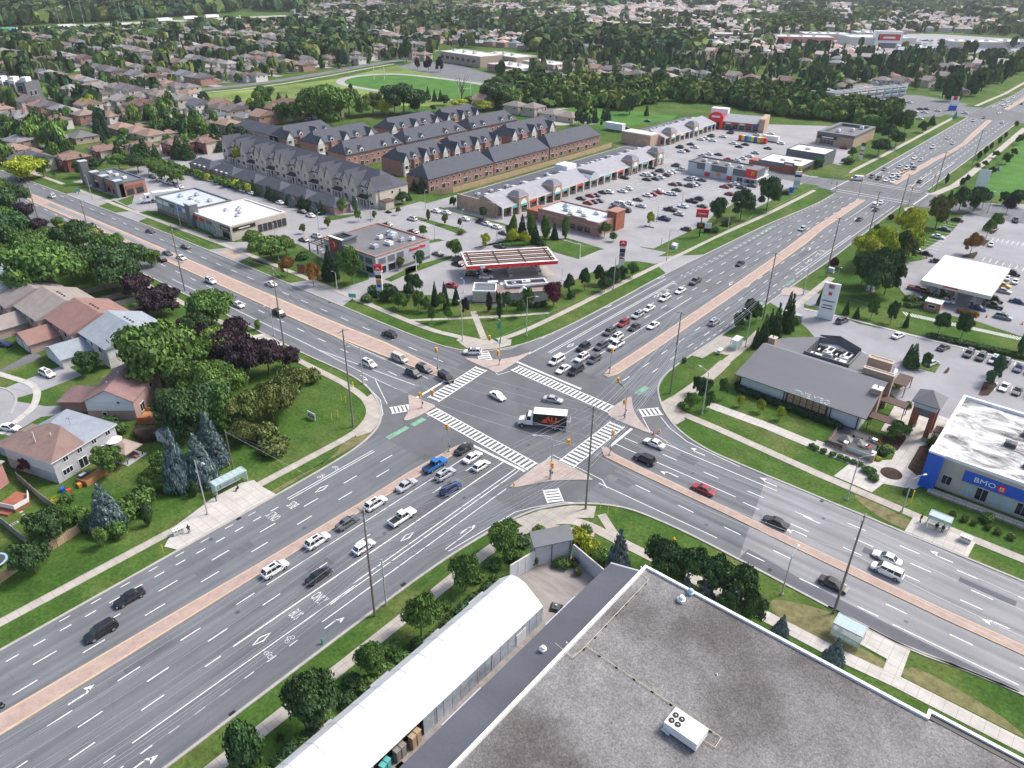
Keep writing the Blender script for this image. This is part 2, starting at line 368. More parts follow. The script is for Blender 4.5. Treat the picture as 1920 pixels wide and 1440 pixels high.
r = MB(); r.flat([(26,19.5)] + [p for p in kE if p[0] > 26][::-1] + [p for p in kS if p[0] > 26][::-1] + [(26,-16.3)], ZR, 'asphalt_b'); struct('road', r)
q = [p for p in kW if p[0] >= -26 and p[1] >= -24.5]; q2 = [p for p in kS if p[1] >= -24.6 and p[0] <= 26]; q3 = [p for p in kE if p[0] <= 26 and p[1] <= 25.5]; q4 = [p for p in kN if p[0] >= -28 and p[1] <= 25.5]
r = MB(); r.flat([(-26,-17)] + q + [(-18.7,-24.5),(21,-24.5)] + q2 + [(26,-16.3),(26,19.5)] + q3 + [(19.8,25.5),(-22.3,25.5)] + q4[::-1] + [(-26,17.6)], ZR, 'asphalt_x'); struct('road', r)
r = MB(); r.flat([(-12,229),(15.2,229),(18.5,232),(26,233.5),(60,235),(60,258),(26,257),(18,259),(16.8,263),(16.8,480),(60,490),(60,530),(20,528),(10,620),(10,1500),(-12,1500),(-8,620),(-12,530),(-26.8,526),(-60,520),(-60,485),(-26,482),(-12,478),(-11.8,270),(-13,257),(-16,255),(-30,250.5),(-60,247),(-60,239),(-26,236),(-15,233)], ZR, 'asphalt_a'); struct('road', r)
r = MB(); r.flat([(-14.5,230),(16.8,232),(17,260),(-13.5,259)], ZR + .012, 'asphalt_x'); struct('road', r)
r = MB(); r.flat([(-12.5,480),(17.2,482),(17.5,527),(-13,527)], ZR + .012, 'asphalt_x'); struct('road', r)
r = MB(); r.flat([(55,-10.0),(49.2,14.85),(66,14.75),(100,14.85),(140,14.9),(140,-8.8),(96,-9.2),(95.2,-8.9),(82,-8.6),(66,-7.9),(55.2,-6.8)], ZR + .006, 'asphalt_old'); struct('resurfaced_road', r)
r = MB(); r.flat([(55.2,-6.9),(66,-8),(82,-8.7),(95.2,-8.7),(95.2,-9.3),(90,-10.0),(82,-11.1),(70,-10.7),(55,-9.9)], ZR + .010, 'asphalt_dark'); struct('road_patch', r)
for k in (kW, kN, kE, kS): struct('kerb', MB().strip(k, .42,0,.15, 'kerb'))
struct('kerb', MB().strip([(16.9,263),(16.8,480)],.5,0,.15, 'kerb')); struct('kerb', MB().strip([(-11.9,270),(-11.8,480)],.5,0,.15, 'kerb'))
struct('kerb', MB().strip([(95.2,-9.3),(80,-11.3),(70,-10.9)],.4,0,.15, 'kerb'))
def median(lo, hi, brick='brick_median'):
 poly = lo + hi[::-1]
 o = struct('median', MB().prism(poly, 0,.17, 'kerb_tan', 'kerb_tan'))
 cx = [((a[0] + b_[0]) / 2,(a[1] + b_[1]) / 2) for a, b_ in zip(lo, hi)] if len(lo) == len(hi) else None
 def inset(a, c, k):
  return [(p[0] + (c_[0] - p[0]) * k, p[1] + (c_[1] - p[1]) * k) for p, c_ in zip(a, c)]
 if cx:
  piece('brick_paving', MB().flat(inset(lo, cx, .2) + inset(hi, cx, .2)[::-1],.178, brick), o)
median([(-5.2,-190),(-5.1,-100),(-4.2,-75),(-3.7,-62),(-3.3,-40),(-3.5,-30),(-2.9,-19),(-2.2,-14.8)],[(-1.9,-190),(-1.7,-100),(-1.6,-75),(-1.5,-62),(-1.3,-40),(-1.1,-30),(-1.0,-19),(-1.3,-15.2)])
median([(3.2,27.3),(2.5,31),(2.4,50),(2.1,68),(1.5,100),(.8,129),(-.3,155),(-1.2,175),(-1.3,226)],[(4.6,27.2),(5.6,30),(5.8,50),(5.4,68),(5.0,100),(4.6,120),(3.6,155),(2.2,175),(1.4,227)])
median([(.6,263),(1,300),(2.4,330),(4.6,360),(4.9,385),(2.5,420),(.4,470),(.3,478)],[(3.9,263),(4.4,300),(5.2,330),(6.8,360),(7.2,385),(5.6,420),(3.2,470),(2.5,478)])
median([(0,530),(1.0,620),(1,1400)],[(3,530),(4,620),(4,1400)])
median([(-420,-10),(-330,-6.0),(-262,-3.8),(-247,-4.4),(-186,-2.9),(-139,-2.6),(-85,-2.2),(-60,-1.6),(-48,-.8),(-25,.9)],[(-420,-9),(-330,-4),(-262,.3),(-247,.8),(-186,2.4),(-139,3.0),(-85,3.6),(-60,4.3),(-48,4.9),(-25,3.6)], 'brick_median')
struct('median_asphalt', MB().flat([(-240,-2.6),(-186,-.9),(-140,-.9),(-140,.5),(-186,1.0),(-240,-.5)],.19, 'asphalt_old'))
median([(19.6,2.0),(22,-.4),(30,-.7),(47,-.9),(66,-1.6),(84,-2.0),(95,-1.9),(140,-1.9)],[(20.6,2.6),(23,1.7),(30,1.3),(47,.9),(66,.4),(84,.1),(95,.2),(140,.2)])
def island(pts, brick='brick_island'):
 p = closed_arc(pts, 3); o = struct('corner_island', MB().prism(p, 0,.15, 'kerb', 'concrete'))
 cx = sum(a for a, _ in p) / len(p); cy = sum(b_ for _, b_ in p) / len(p)
 piece('brick_paving', MB().flat([(cx + (a - cx) * .86, cy + (b_ - cy) * .86) for a, b_ in p],.156, brick), o)
island([(14.1,-20.2),(13.8,-14.5),(13.9,-9.5),(14.6,-7.7),(18.8,-7.4),(24.4,-8.0),(23,-9.6),(19,-13.5),(16,-18)])
island([(-16.9,-8.8),(-20,-9.0),(-24.6,-9.3),(-23.0,-11.1),(-20,-13.8),(-17.8,-17.3),(-16.8,-15.5),(-16.6,-11)])
island([(13.1,20.8),(12.9,17.2),(13.6,13.6),(16,12.6),(20,12.6),(24.6,12.9),(22,14.6),(18,17.6),(15,21.2),(13.6,23)])
island([(-16.3,12.8),(-17.2,11.4),(-19.5,11.6),(-23,11.5),(-27.5,12.0),(-23.5,14.3),(-20.2,17.6),(-18.2,21.8),(-17.2,25.5),(-16.7,20)])
# sidewalks, paths
def walk(pts, w, mat='concrete', z=.09, name='sidewalk'):
 return struct(name, MB().strip(pts, w, 0, z, mat))
def pave(poly, mat='concrete', z=.09, name='sidewalk'):
 return struct(name, MB().prism(poly, 0, z, mat))
walk(arc([(-560,-46),(-320,-21),(-200,-17),(-110,-16.3),(-48,-15.6),(-38,-15.9),(-31,-17),(-26,-19.7),(-23.2,-23.5),(-21.8,-29),(-21.7,-45),(-21.7,-90),(-21.7,-170)]),1.7)
pave([(-31.5,-14.5),(-26,-16.9),(-21.2,-20.9),(-19.6,-25),(-20.5,-28),(-22.5,-27),(-25.5,-20.5),(-31,-17)], z=.093)
walk(arc([(-560,-10),(-330,12),(-205,16.4),(-140,18.4),(-90,18.2),(-50,17.7),(-38,19.4),(-30,21.5)]),1.8)
pave([(-36.5,21),(-36,17.8),(-31,16.3),(-27.8,17.4),(-25,21),(-23.6,25),(-25.5,27.5),(-29,25),(-31,22.5)], z=.093)
walk(arc([(-29,22),(-26.6,32),(-25.6,50),(-25.2,80),(-24.4,110),(-23.8,140),(-21.5,180),(-20.5,228)]),1.7)
walk([(-31,23),(-45,34)],1.7, z=.085); walk(Zm(760,420,4.8,[(0,870),(400,855),(600,845),(1000,825),(1290,800)]),1.3, z=.08)
walk([(-20,270),(-19,320),(-18.5,470)],2.0); walk([(-18,535),(-14,620),(-14,1200)],2.5, z=.08)
pave([(19.9,25.2),(23.6,21.6),(27,19.4),(27.5,22.5),(24.5,25.5),(24.0,46),(23.5,53),(20.8,53),(21.2,44),(20.6,30)], z=.093)
walk([(22.2,50),(22.0,75),(22,128)],2.0); walk([(24.5,24.3),(34,23.9),(57,21.9),(74,21),(86,20.8),(140,20.8)],2.0)
walk([(28.6,31.6),(42,31.8),(54,31),(70,30.3)],2.8, 'concrete_light', .085)
pave(Zm(1140,420,4.8,[(740,1180),(1020,1005),(1090,1020),(1180,1040),(1230,1055),(1330,960),(1340,1000),(1180,1170),(1060,1180),(950,1150),(850,1210)]), z=.087, name='bus_stop_pad')
walk(arc([(22.5,-170),(22.5,-60),(22.4,-44),(22.6,-34),(24,-27),(27,-21.5),(31,-19.6),(38,-19.3),(50,-19)]),2.0)
walk([(50,-19),(75,-19),(82,-18.4),(97,-18.2),(140,-18)],2.3, 'concrete_light', .085)
pave([(20.6,-27),(22.6,-21.6),(26,-17.0),(29.5,-14.2),(31,-17.2),(26.5,-21),(23.6,-27)], z=.093)
walk([(31.5,-15.5),(37,-19.0),(40,-21.5)],1.6, z=.08); walk([(26,-24.5),(33.5,-20.6)],1.5, 'brick_island', .075, 'brick_path')
pave([(72.1,-14.8),(72.0,-11.4),(82.0,-11.5),(82.3,-18.0),(80.0,-18.3),(79.9,-15.3)], 'concrete_light', .10, 'bus_stop_pad')
pave([(74.1,20.7),(74.0,15.3),(83.9,15.3),(84.1,20.2)], 'concrete_light', .10, 'bus_stop_pad')
pave([(-16.9,-49.8),(-16.7,-69),(-19,-70),(-22.5,-66),(-24.5,-58),(-24.6,-52),(-23.6,-50.0),(-21,-50.2)], 'concrete_light', .10, 'bus_stop_pad')
pave([(-77.5,-15.2),(-76.5,-12.9),(-67.5,-12.9),(-66,-18),(-72,-19)], 'concrete_light', .10, 'bus_stop_pad')
struct('plaza_paving', MB().prism([(59,23.3),(66.2,22.8),(67,27),(72,29),(74,35),(73.5,37),(70,38),(70,53),(75,53),(75,60),(60,62),(61,46),(64,46.5),(64.5,37),(61,33.5),(52,33.5),(52,30.5),(60,29.5)],0,.082, 'concrete_light'))
# lots and driveways
LZ = [0]
def lot(poly, mat='lot', z=.02, name='parking_lot'):
 LZ[0] += 1; return struct(name, MB().flat(poly, .005 if LZ[0] == 1 else .010 + .004 * (LZ[0] % 5), mat))
lot([(-268,19.5),(-205,17.6),(-46,19),(-38,24),(-36,38),(-31,52),(-29,110),(-28,228),(-28,236),(-28,300),(-34,320),(-60,390),(-100,362),(-150,345),(-131,250),(-131,100),(-132,78),(-262,78),(-275,60)])
for p in ([(-101,12.0),(-75,12.0),(-78,19),(-98,19)],[(-146,11.9),(-128,11.9),(-131,21),(-141,21)],[(-246,9),(-223,10),(-228,20),(-262,21),(-262,13)],[(-210,10.7),(-193,11.2),(-197,22),(-205,22)]):
 lot(p, 'lot', .026, 'driveway')
lot(Zm(1140,420,4.8,[(290,300),(640,285),(860,275),(530,450),(440,370),(200,310)]), 'lot', .026, 'driveway')
struct('brick_crosswalk', MB().flat([(-141,13),(-132,13),(-132,16.5),(-141,16.5)],.036, 'tan_patch'))
lot([(15.4,96),(22,92),(30,86),(36,79),(150,72),(150,112),(68,104),(40,98),(30,101),(24,112),(15.7,113)], 'lot_keg', .021, 'driveway')
lot([(36,82),(150,76),(150,36),(90,36),(70,52),(60,62),(46,74),(34,76)], 'lot_keg', .02)
lot(Zm(1520,420,4.8,[(780,370),(1060,310),(960,270),(1250,90),(1330,0),(1440,-180),(1920,-180),(2400,-100),(2500,1100),(1920,1020),(1480,870),(1100,790),(850,640),(780,560)]), 'lot_keg', .02)
lot(Zm(1520,180,4.8,[(1000,990),(1250,1000),(1920,1060),(2500,1130),(2500,1060),(1920,980),(1500,960),(1060,960)]), 'lot', .023, 'driveway')
lot([(-95,545),(-60,420),(-26,470),(-24,540),(-60,560)], 'lot_far'); lot([W(*p) for p in [(1430,88),(1440,68),(1560,62),(1760,64),(1920,74),(1930,96),(1850,100),(1700,101),(1500,97)]], 'lot', .03)
lot(Zm(480,0,4,[(1180,470),(1420,460),(1920,600),(1920,640),(1500,600),(1060,500)]), 'lot_far', .03)
walk(Zm(480,0,4,[(-600,690),(-100,640),(200,600),(560,540),(800,495),(1050,455),(1300,440)]),11, 'lot_far', .03, 'street')
walk(Zm(480,0,4,[(-600,715),(-100,668),(200,628),(560,566),(800,520),(1040,478)]),3, 'concrete', .05)
lot([(-290,60),(-275,55),(-252,88),(-262,108),(-300,112),(-330,100)], 'lot', .03, 'street')
walk([(-330,96),(-420,90),(-470,60)],10, 'lot_far', .032, 'street')
walk([(-262,83),(-132,79)],7, 'lot', .034, 'street'); walk([(-131,80),(-131,100)],8, 'lot', .034, 'street')
walk([(-160,103),(-160,250)],6, 'lot_far', .03, 'street'); walk([(-187,130),(-187,245)],6, 'lot_far', .03, 'street')
walk(Zm(0,0,4,[(-800,290),(0,236),(500,200),(1000,172),(1920,128),(2160,118)]),36, 'kerb', .06, 'highway')
lot(Zm(0,560,7.385,[(-200,1240),(0,1240),(150,1290),(215,1400),(210,1500),(140,1650),(30,1800),(-300,1900)]), 'lot', .024, 'street')
for p in ([(0,1240 - 250),(470,735),(590,800),(490,860),(0,1030)],[(40,1250),(490,1070),(900,910),(1140,1060),(600,1270),(220,1380)],[(215,1420),(640,1490),(840,1480),(840,1600),(560,1640),(120,1900),(0,1850)]):
 lot(Zm(0,560,7.385, p), 'lot_far' if p[0][1] < 1000 else 'lot', .026, 'driveway')
walk(arc(Zm(0,560,7.385,[(-150,990),(0,1045),(240,1120),(430,1190),(510,1290),(500,1400),(440,1520),(250,1680),(0,1880)])),1.5, 'concrete_light')
walk(arc(Zm(0,560,7.385,[(-100,1230),(0,1235),(130,1270),(215,1350),(215,1450),(150,1600)])),.5, 'kerb', .12, 'kerb')
# green islands inside the lots
def green(poly, mat='grass', z=.13, name='grass_island'): return struct(name, MB().prism(poly, 0, z, 'kerb', mat))
G = lambda q, p, **k: green(Zm(*q, p), **k)
ZA = (0,220,4.8); ZB = (380,180,4.8); ZC = (760,180,4.8); ZD = (1140,180,4.8); ZE_ = (1520,180,4.8)
YA = (0,460,4.8); YB = (380,420,4.8); YC = (760,420,4.8); YD = (1140,420,4.8); YE = (1520,420,4.8)
XA = (0,740,4.8); XB = (380,700,4.8); XC = (760,700,4.8); XD = (1140,700,4.8); XE = (1520,700,4.8)
G(ZA, [(505,625),(560,605),(640,590),(760,590),(800,630),(1050,720),(1000,745),(700,640),(690,680),(600,685)])
G(ZA, [(1060,750),(1210,700),(1190,780),(1150,795)]); G(ZA, [(1330,840),(1420,850),(1900,1040),(1960,1100),(1900,1070),(1250,860)])
G(YB, [(390,250),(420,150),(860,180),(1100,330),(1470,400),(1500,500),(1240,590),(1180,570)])
G(YB, [(40,110),(200,120),(440,150),(300,165),(60,130)]); G(YB, [(1640,500),(1920,370),(1920,420),(1700,520)])
G(YC, [(0,400),(420,285),(420,310),(0,470)]); G(YC, [(160,160),(300,135),(350,150),(170,185)]); G(YC, [(620,215),(880,150),(960,110),(1290,110),(1740,240),(1560,315),(1330,250),(1290,205),(800,205),(760,180)])
G(YC, [(-380,660),(-250,610),(0,600),(0,640),(230,640),(500,690),(600,690),(620,715),(850,740),(1240,700),(1400,560),(1690,430),(1920,410),(2300,350),(1560,690),(1290,800),(800,1045),(740,1050),(540,1050),(0,865),(-200,770)], z=.07)
G(YD, [(0,420),(130,340),(260,335),(420,360),(400,385),(0,575)], z=.075)
G(ZC, [(0,900),(90,945),(0,985),(-130,1010),(-200,1000)]); G(ZB, [(1080,1090),(1430,1060),(1400,1075),(1180,1120)])
G(ZC, [(310,1000),(920,1160),(910,1172),(300,1010)]); G(ZC, [(60,1075),(520,1200),(560,1230),(480,1255),(450,1230),(50,1090)]); G(ZC, [(1440,1275),(1790,1380),(1740,1390),(1430,1290)])
G(ZD, [(290,1360),(410,1375),(880,1150),(940,1080),(1290,880),(1310,1060),(1260,1120),(640,1420),(500,1400)])
G(ZD, [(1510,870),(1640,830),(1760,790),(1900,810),(1890,825),(1760,865),(1480,1010),(1430,1040)]); G(ZD, [(330,1165),(420,1185),(410,1192),(325,1172)], mat='mulch')
G(ZE_, [(-250,640),(0,660),(100,600),(170,600),(380,660),(290,740),(0,720)]); G(ZE_, [(260,590),(400,500),(520,470),(900,370),(640,500),(430,610)], z=.075)
G(ZE_, [(1260,1080),(1430,1040),(1430,1060),(1300,1100)])
G(YE, [(130,610),(350,440),(560,330),(900,200),(1000,290),(1040,310),(790,360),(780,560),(850,640),(1150,700),(1150,780),(800,790),(470,700)], z=.075)
G(YE, [(1350,290),(1500,250),(1500,270),(1470,315),(1370,300)], mat='mulch'); G(YE, [(1530,190),(1540,140),(1610,150),(1560,200)], mat='mulch'); G(YE, [(1630,70),(1700,40),(1640,95)], mat='mulch')
G(YE, [(-60,720),(0,740),(300,800),(900,960),(1400,1090),(1920,1200),(2400,1300),(2400,1350),(1920,1245),(1420,1115),(900,985),(330,835),(-60,755)], z=.09)
walk(Zm(*YE, [(-60,765),(330,850),(900,1000),(1420,1130),(1920,1255),(2400,1360)]),.9, 'concrete_light', .11)
G(XE, [(1510,195),(1560,80),(1650,80),(1680,110),(1600,200),(1550,205)], mat='mulch'); G(YE, [(1190,1345),(1240,1290),(1250,1310),(1230,1345)], mat='mulch')
G(YE, [(830,1240),(930,1290),(1120,1340),(1165,1270),(1160,1260),(1080,1290),(960,1250),(860,1200)])
G(XE, [(640,560),(850,560),(860,590),(780,700),(640,660)], mat='mulch', z=.1); G(XE, [(540,790),(600,650),(760,720),(730,780)], z=.1)
G(XE, [(870,850),(980,660),(1080,640),(1000,920),(950,920)], mat='mulch', z=.1)
c0 = W(*[1520 + 725 / 4.8,700 + 905 / 4.8]); struct('round_planting_bed', MB().ring([(1.95,0),(1.95,.2),(1.7,.24)], 'mulch', c0[0], c0[1],20))
for poly in ([(-18.2,-29),(-19,-24.5),(-21,-22.4),(-20.8,-31),(-18.6,-36),(-17.3,-50),(-18.4,-49)],[(73,-15.3),(79.4,-15.8),(79.6,-17.7),(66,-18.0),(63,-15),(68,-12.5),(71.5,-12)],[(82.6,-16.9),(90,-16.8),(97,-16.6),(93,-14.8),(85,-14),(82.5,-15)],[(75,18),(72.5,19.5),(64,20.2),(68,17),(73.6,16)]):
 struct('worn_verge', MB().flat(closed_arc(poly, 3),.012, 'worn_grass'))
struct('meadow', MB().flat(Zm(480,0,4,[(-520,715),(0,665),(600,590),(1060,490),(1500,590),(1920,650),(1760,770),(1400,800),(900,790),(300,770),(-200,760)]),.015, 'meadow'))
f_ = Zm(480,0,4,[(600,612),(640,588),(760,565),(960,552),(1120,555),(1400,585),(1650,618),(1820,655),(1860,700),(1800,745),(1480,760),(1200,725),(940,690),(720,655),(620,632)])
struct('running_track', MB().prism(closed_arc(f_, 3),0,.05, 'track'))
cx_, cy_ = sum(a for a, _ in f_) / len(f_), sum(b_ for _, b_ in f_) / len(f_)
struct('playing_field', MB().flat([(cx_ + (a - cx_) * .90, cy_ + (b_ - cy_) * .86) for a, b_ in closed_arc(f_, 3)],.06, 'bright_grass'))
struct('park_lawn', MB().flat(Zm(960,0,4,[(280,850),(440,800),(700,800),(1100,860),(1240,865),(1200,900),(900,940),(700,950),(480,930),(440,860)]),.02, 'bright_grass'))
struct('park_path', MB().flat(Zm(960,0,4,[(200,880),(290,820),(400,810),(420,815),(310,835),(290,855),(440,865),(430,940),(320,940),(240,910)]),.03, 'concrete'))
struct('lawn', MB().flat(Zm(*ZE_, [(1540,790),(1700,640),(1860,420),(2100,200),(2800,300),(2800,950),(1920,920),(1600,890)]),.02, 'bright_grass'))
walk(Zm(*ZE_, [(1040,880),(1120,880),(1290,810),(1430,710),(1500,650),(1720,470),(1930,290)]),3.2, 'concrete', .05, 'path')
struct('corner_paving', MB().prism(Zm(*ZE_, [(840,1010),(925,990),(935,1040),(900,1090),(830,1105),(850,1060)]),0,.08, 'brick_island'))
struct('entrance_island', MB().prism(Zm(*YD, [(1560,600),(1590,575),(1740,580),(1750,630),(1700,650),(1560,640)]),0,.14, 'kerb', 'brick_island'))
# road markings
marks = thing; NM = [0]
unit = MB().flat([(-.5,-.5),(.5,-.5),(.5,.5),(-.5,.5)],0, 'paint').mesh('lane_dash')
def seg(x0, y0, x1, y1, w=.16, root=None, name='lane_dash', z=ZM):
 o = link(name, unit, root, None, ((x0 + x1) / 2,(y0 + y1) / 2, z)); o.scale = (math.hypot(x1 - x0, y1 - y0), w, 1)
 o.rotation_euler = (0,0, math.atan2(y1 - y0, x1 - x0)); return o
def markset(name):
 o = bpy.data.objects.new(name, None); COL.objects.link(o); o['kind'] = 'structure'; return o
mA = markset('lane_markings'); mB = markset('lane_markings'); mC = markset('lane_markings'); mD = markset('lane_markings')
def dash_line(root, axis, c, a, b_, on=3.1, per=9.0, w=.16, off=0, c2=None):
 s_ = a + off
 while s_ < b_ - .5:
  e = min(s_ + on, b_)
  k = lambda u: c if c2 is None else c + (c2 - c) * (u - a) / (b_ - a)
  if axis == 'y': seg(k(s_), s_, k(e), e, w, root)
  else: seg(s_, k(s_), e, k(e), w, root)
  s_ += per
def solid(root, axis, c, a, b_, w=.15, c2=None):
 c2 = c if c2 is None else c2
 if axis == 'y': seg(c, a, c2, b_, w, root, 'lane_line')
 else: seg(a, c, b_, c2, w, root, 'lane_line')
dash_line(mA, 'y', -7.0,-133.3,-26); dash_line(mA, 'y', -10.15,-129.6,-24); dash_line(mA, 'y', -13.5,-131.3,-50,1.6,3.55); dash_line(mA, 'y', -15.4,-88,-55,1.5,4.5,.12)
for c in (-13.75,-14.3): solid(mA, 'y', c, -49.2,-29,.13)
dash_line(mA, 'y', 1.35,-132.3,-66); solid(mA, 'y', 1.3,-64,-15.5); dash_line(mA, 'y', 4.45,-129.8,-16); dash_line(mA, 'y', 8.15,-132.4,-76); solid(mA, 'y', 8.0,-74,-14.8,.2)
solid(mA, 'y', 11.8,-90.4,-55); solid(mA, 'y', 11.3,-55,-15); solid(mA, 'y', 12.1,-60,-15); solid(mA, 'y', 13.9,-63,-45); solid(mA, 'y', 13.9,-45,-21,.14)
dash_line(mA, 'y', 11.8,-120,-91,1.4,2.9,.13); dash_line(mA, 'y', 13.95,-130,-65,1.5,3.6,.13); solid(mA, 'y', 16.8,-40,-33,.12)
solid(mB, 'y', -16.75,29,92,.14); solid(mB, 'y', -13.9,28,92,.14); solid(mB, 'y', -13.3,28,92,.14); solid(mB, 'y', -16.9,24,29)
dash_line(mB, 'y', -14.45,97,225,1.5,3.6,.13, c2=-11.2); dash_line(mB, 'y', -13.3,97,160,1.5,3.6,.13, c2=-12.6)
solid(mB, 'y', -10.3,28,60); dash_line(mB, 'y', -10.2,61,228, c2=-7.8); solid(mB, 'y', -6.9,28,45); dash_line(mB, 'y', -6.6,53,228, c2=-4.4)
solid(mB, 'y', -3.6,28,84); dash_line(mB, 'y', -3.1,86.7,228, c2=-1.6, off=3)
dash_line(mB, 'y', 8.2,28,125, c2=7.6); dash_line(mB, 'y', 5.1,102,228, c2=4.6); dash_line(mB, 'y', 11.3,31,145, c2=10.9, off=5); dash_line(mB, 'y', 13.0,54,128,1.6,3.5,.13, c2=13.6)
solid(mB, 'y', 9.3,126,150); solid(mB, 'y', 12.4,123,175); solid(mB, 'y', 13.3,128,226); dash_line(mB, 'y', 8.0,152,228, c2=7.6); solid(mB, 'y', 4.7,196,228);
for a, b_ in ((265,478),(532,700)):
 for c in (-9,-5.6,-2.2,8.6,12): dash_line(mB, 'y', c + (1.5 if a > 500 else 0), a, b_, 3.1,9,.2)
solid(mB, 'y', -8.9,265,340,.2); solid(mB, 'y', 13,265,330,.2); solid(mB, 'y', 9.6,265,300,.2)
dash_line(mC, 'x', 8.0,21.4,66); dash_line(mC, 'x', 4.3,49.2,140, c2=3.6); dash_line(mC, 'x', 7.7,59,140, c2=6.9); dash_line(mC, 'x', 11.0,65.7,140,3.1,8.75, c2=10.2)
solid(mC, 'x', 4.85,20.5,47.5); solid(mC, 'x', 11.6,29,52.5); solid(mC, 'x', 13.2,26,32, c2=11.6); dash_line(mC, 'x', -4.15,31.6,140, c2=-4.9); dash_line(mC, 'x', -7.85,55.4,77); solid(mC, 'x', -8.05,78.6,95); solid(mC, 'x', -8.2,26,50,.13, c2=-7.7)
for a, b_ in (((20.2,17.2),(24,13.7)),((24,13.7),(32,11.6)),((22.9,20.1),(26.5,17.5)),((26.5,17.5),(32,15.2)),((32,15.2),(44,14.2))): seg(*a, *b_, .13, mC, 'lane_line')
dash_line(mD, 'x', 6.95,-316,-30, off=3.6, c2=7.05); dash_line(mD, 'x', -5.05,-400,-32, c2=-5.0, off=3.4); dash_line(mD, 'x', -1.4,-115,-84,3.3,7); solid(mD, 'x', -1.9,-82,-27, c2=-1.2); solid(mD, 'x', -9.1,-130,-60, c2=-8.9); solid(mD, 'x', -8.9,-58,-27, c2=-5.4)
solid(mD, 'x', -9.0,-60,-40,.12, c2=-9.4); solid(mD, 'x', -9.4,-40,-29,.12, c2=-9.3); dash_line(mD, 'x', -1.7,-300,-170); solid(mD, 'x', -9.6,-36,-25.5,.13, c2=-15.2)
for a, b_ in (((-36,-12.5),(-28,-15)),((-28,-15),(-23,-18.6)),((-23,-18.6),(-20,-24))): seg(*a, *b_, .12, mD, 'lane_line')
for a, b_ in (((-36,13),(-28,15.5)),((-28,15.5),(-22.5,23)),((-22.5,23),(-19.5,38))): seg(*a, *b_, .12, mD, 'lane_line')
for a, b_ in (((20,-25),(21.5,-22)),((21.5,-22),(25,-17)),((25,-17),(31,-12.6)),((18,-40),(20,-25))): seg(a[0] - .5, a[1], b_[0] - .5, b_[1],.12, mA, 'lane_line')
for a, b_ in (((13.9,-8.5),(13.9,-6.6)),((13.9,-6.6),(26,-7.0)),((26,-7),(28,-8.5))): seg(*a, *b_, .13, mA, 'lane_line')
for a, b_ in (((-15.2,-12.9),(-13.8,-9.3)),((-15.8,11.0),(-14.8,14.2)),((-19.4,12.4),(-15.8,11.0)),((13.2,14.1),(16.8,12.4))): seg(*a, *b_, .13, mA, 'lane_line')
def zebra(p, q, width, n, bw):
 """bars laid across the walking direction p->q"""
 o = markset('zebra_crossing'); dx, dy = q[0] - p[0], q[1] - p[1]; L = math.hypot(dx, dy); ux, uy = dx / L, dy / L; vx, vy = -uy, ux
 for k in range(n):
  s_ = (k + .5) * L / n; cx, cy = p[0] + ux * s_, p[1] + uy * s_
  seg(cx - vx * width / 2, cy - vy * width / 2, cx + vx * width / 2, cy + vy * width / 2, bw, o, 'stripe', ZM + .004)
 for sg in (-1,1): seg(p[0] + vx * sg * width / 2, p[1] + vy * sg * width / 2, q[0] + vx * sg * width / 2, q[1] + vy * sg * width / 2,.2, o, 'border_line', ZM + .008)
zebra((-16.4,-10.7),(13.5,-12.4),2.9,27,.5); zebra((-15.2,16.3),(14.2,15.6),2.9,27,.5)
zebra((-19.2,-7.3),(-20.9,10.9),3.2,15,.55); zebra((17.8,-7.4),(17.5,11.5),3.4,16,.55)
zebra((-22.9,-16.6),(-20.6,-12.8),2.6,5,.5); zebra((20.2,-15.6),(23.3,-18.1),2.9,5,.45); zebra((18.7,18.3),(21.8,22.2),2.8,5,.5); zebra((-22.6,14.5),(-27.0,17.6),3.0,5,.5)
seg(-1.8,-14.6,13.2,-14.5,.55, mA, 'stop_line', ZM + .003); seg(-16.6,19.0,3.0,18.5,.55, mB, 'stop_line', ZM + .003); seg(-22.6,-9.2,-23.2,1.2,.55, mD, 'stop_line', ZM + .003); seg(20.9,3.6,20.7,11.9,.55, mC, 'stop_line', ZM + .003)
for y in (233,236.5,255.5,258.5): seg(-13, y, 16, y + .5,.3, mB, 'crossing_line', ZM + .004)
for x in (-15.5,18.5): seg(x, 234, x + .5,256,.3, mB, 'crossing_line', ZM + .004)
def glyph(name, polys, x, y, a, mat='paint', sc_=1.0, root=None, z=ZM + .004):
 mb = MB()
 for p in polys: mb.flat([(u * sc_, v * sc_) for u, v in p],0, mat)
 o = mb.build(name, root, loc=(x, y, z), rz=a); return o
ARR_L = [[(-.1,-1.9),(.1,-1.9),(.1,.2),(-.1,.4)],[(-.1,.35),(.1,.15),(-.4,1.05),(-.55,.9)],[(-1.05,.5),(-.1,.85),(-.55,1.75)],[(-.1,.3),(.1,.1),(.1,.6),(-.35,1.1)]]
ARR_R = [[(-u, v) for u, v in p][::-1] for p in ARR_L]
ARR_S = [[(-.1,-1.9),(.1,-1.9),(.1,.6),(-.1,.6)],[(-.45,.5),(.45,.5),(0,1.9)]]
DIA = [[(-.55,0),(-.35,0),(0,1.3),(0,1.6)],[(0,1.6),(0,1.3),(.35,0),(.55,0)],[(.55,0),(.35,0),(0,-1.3),(0,-1.6)],[(0,-1.6),(0,-1.3),(-.35,0),(-.55,0)]]
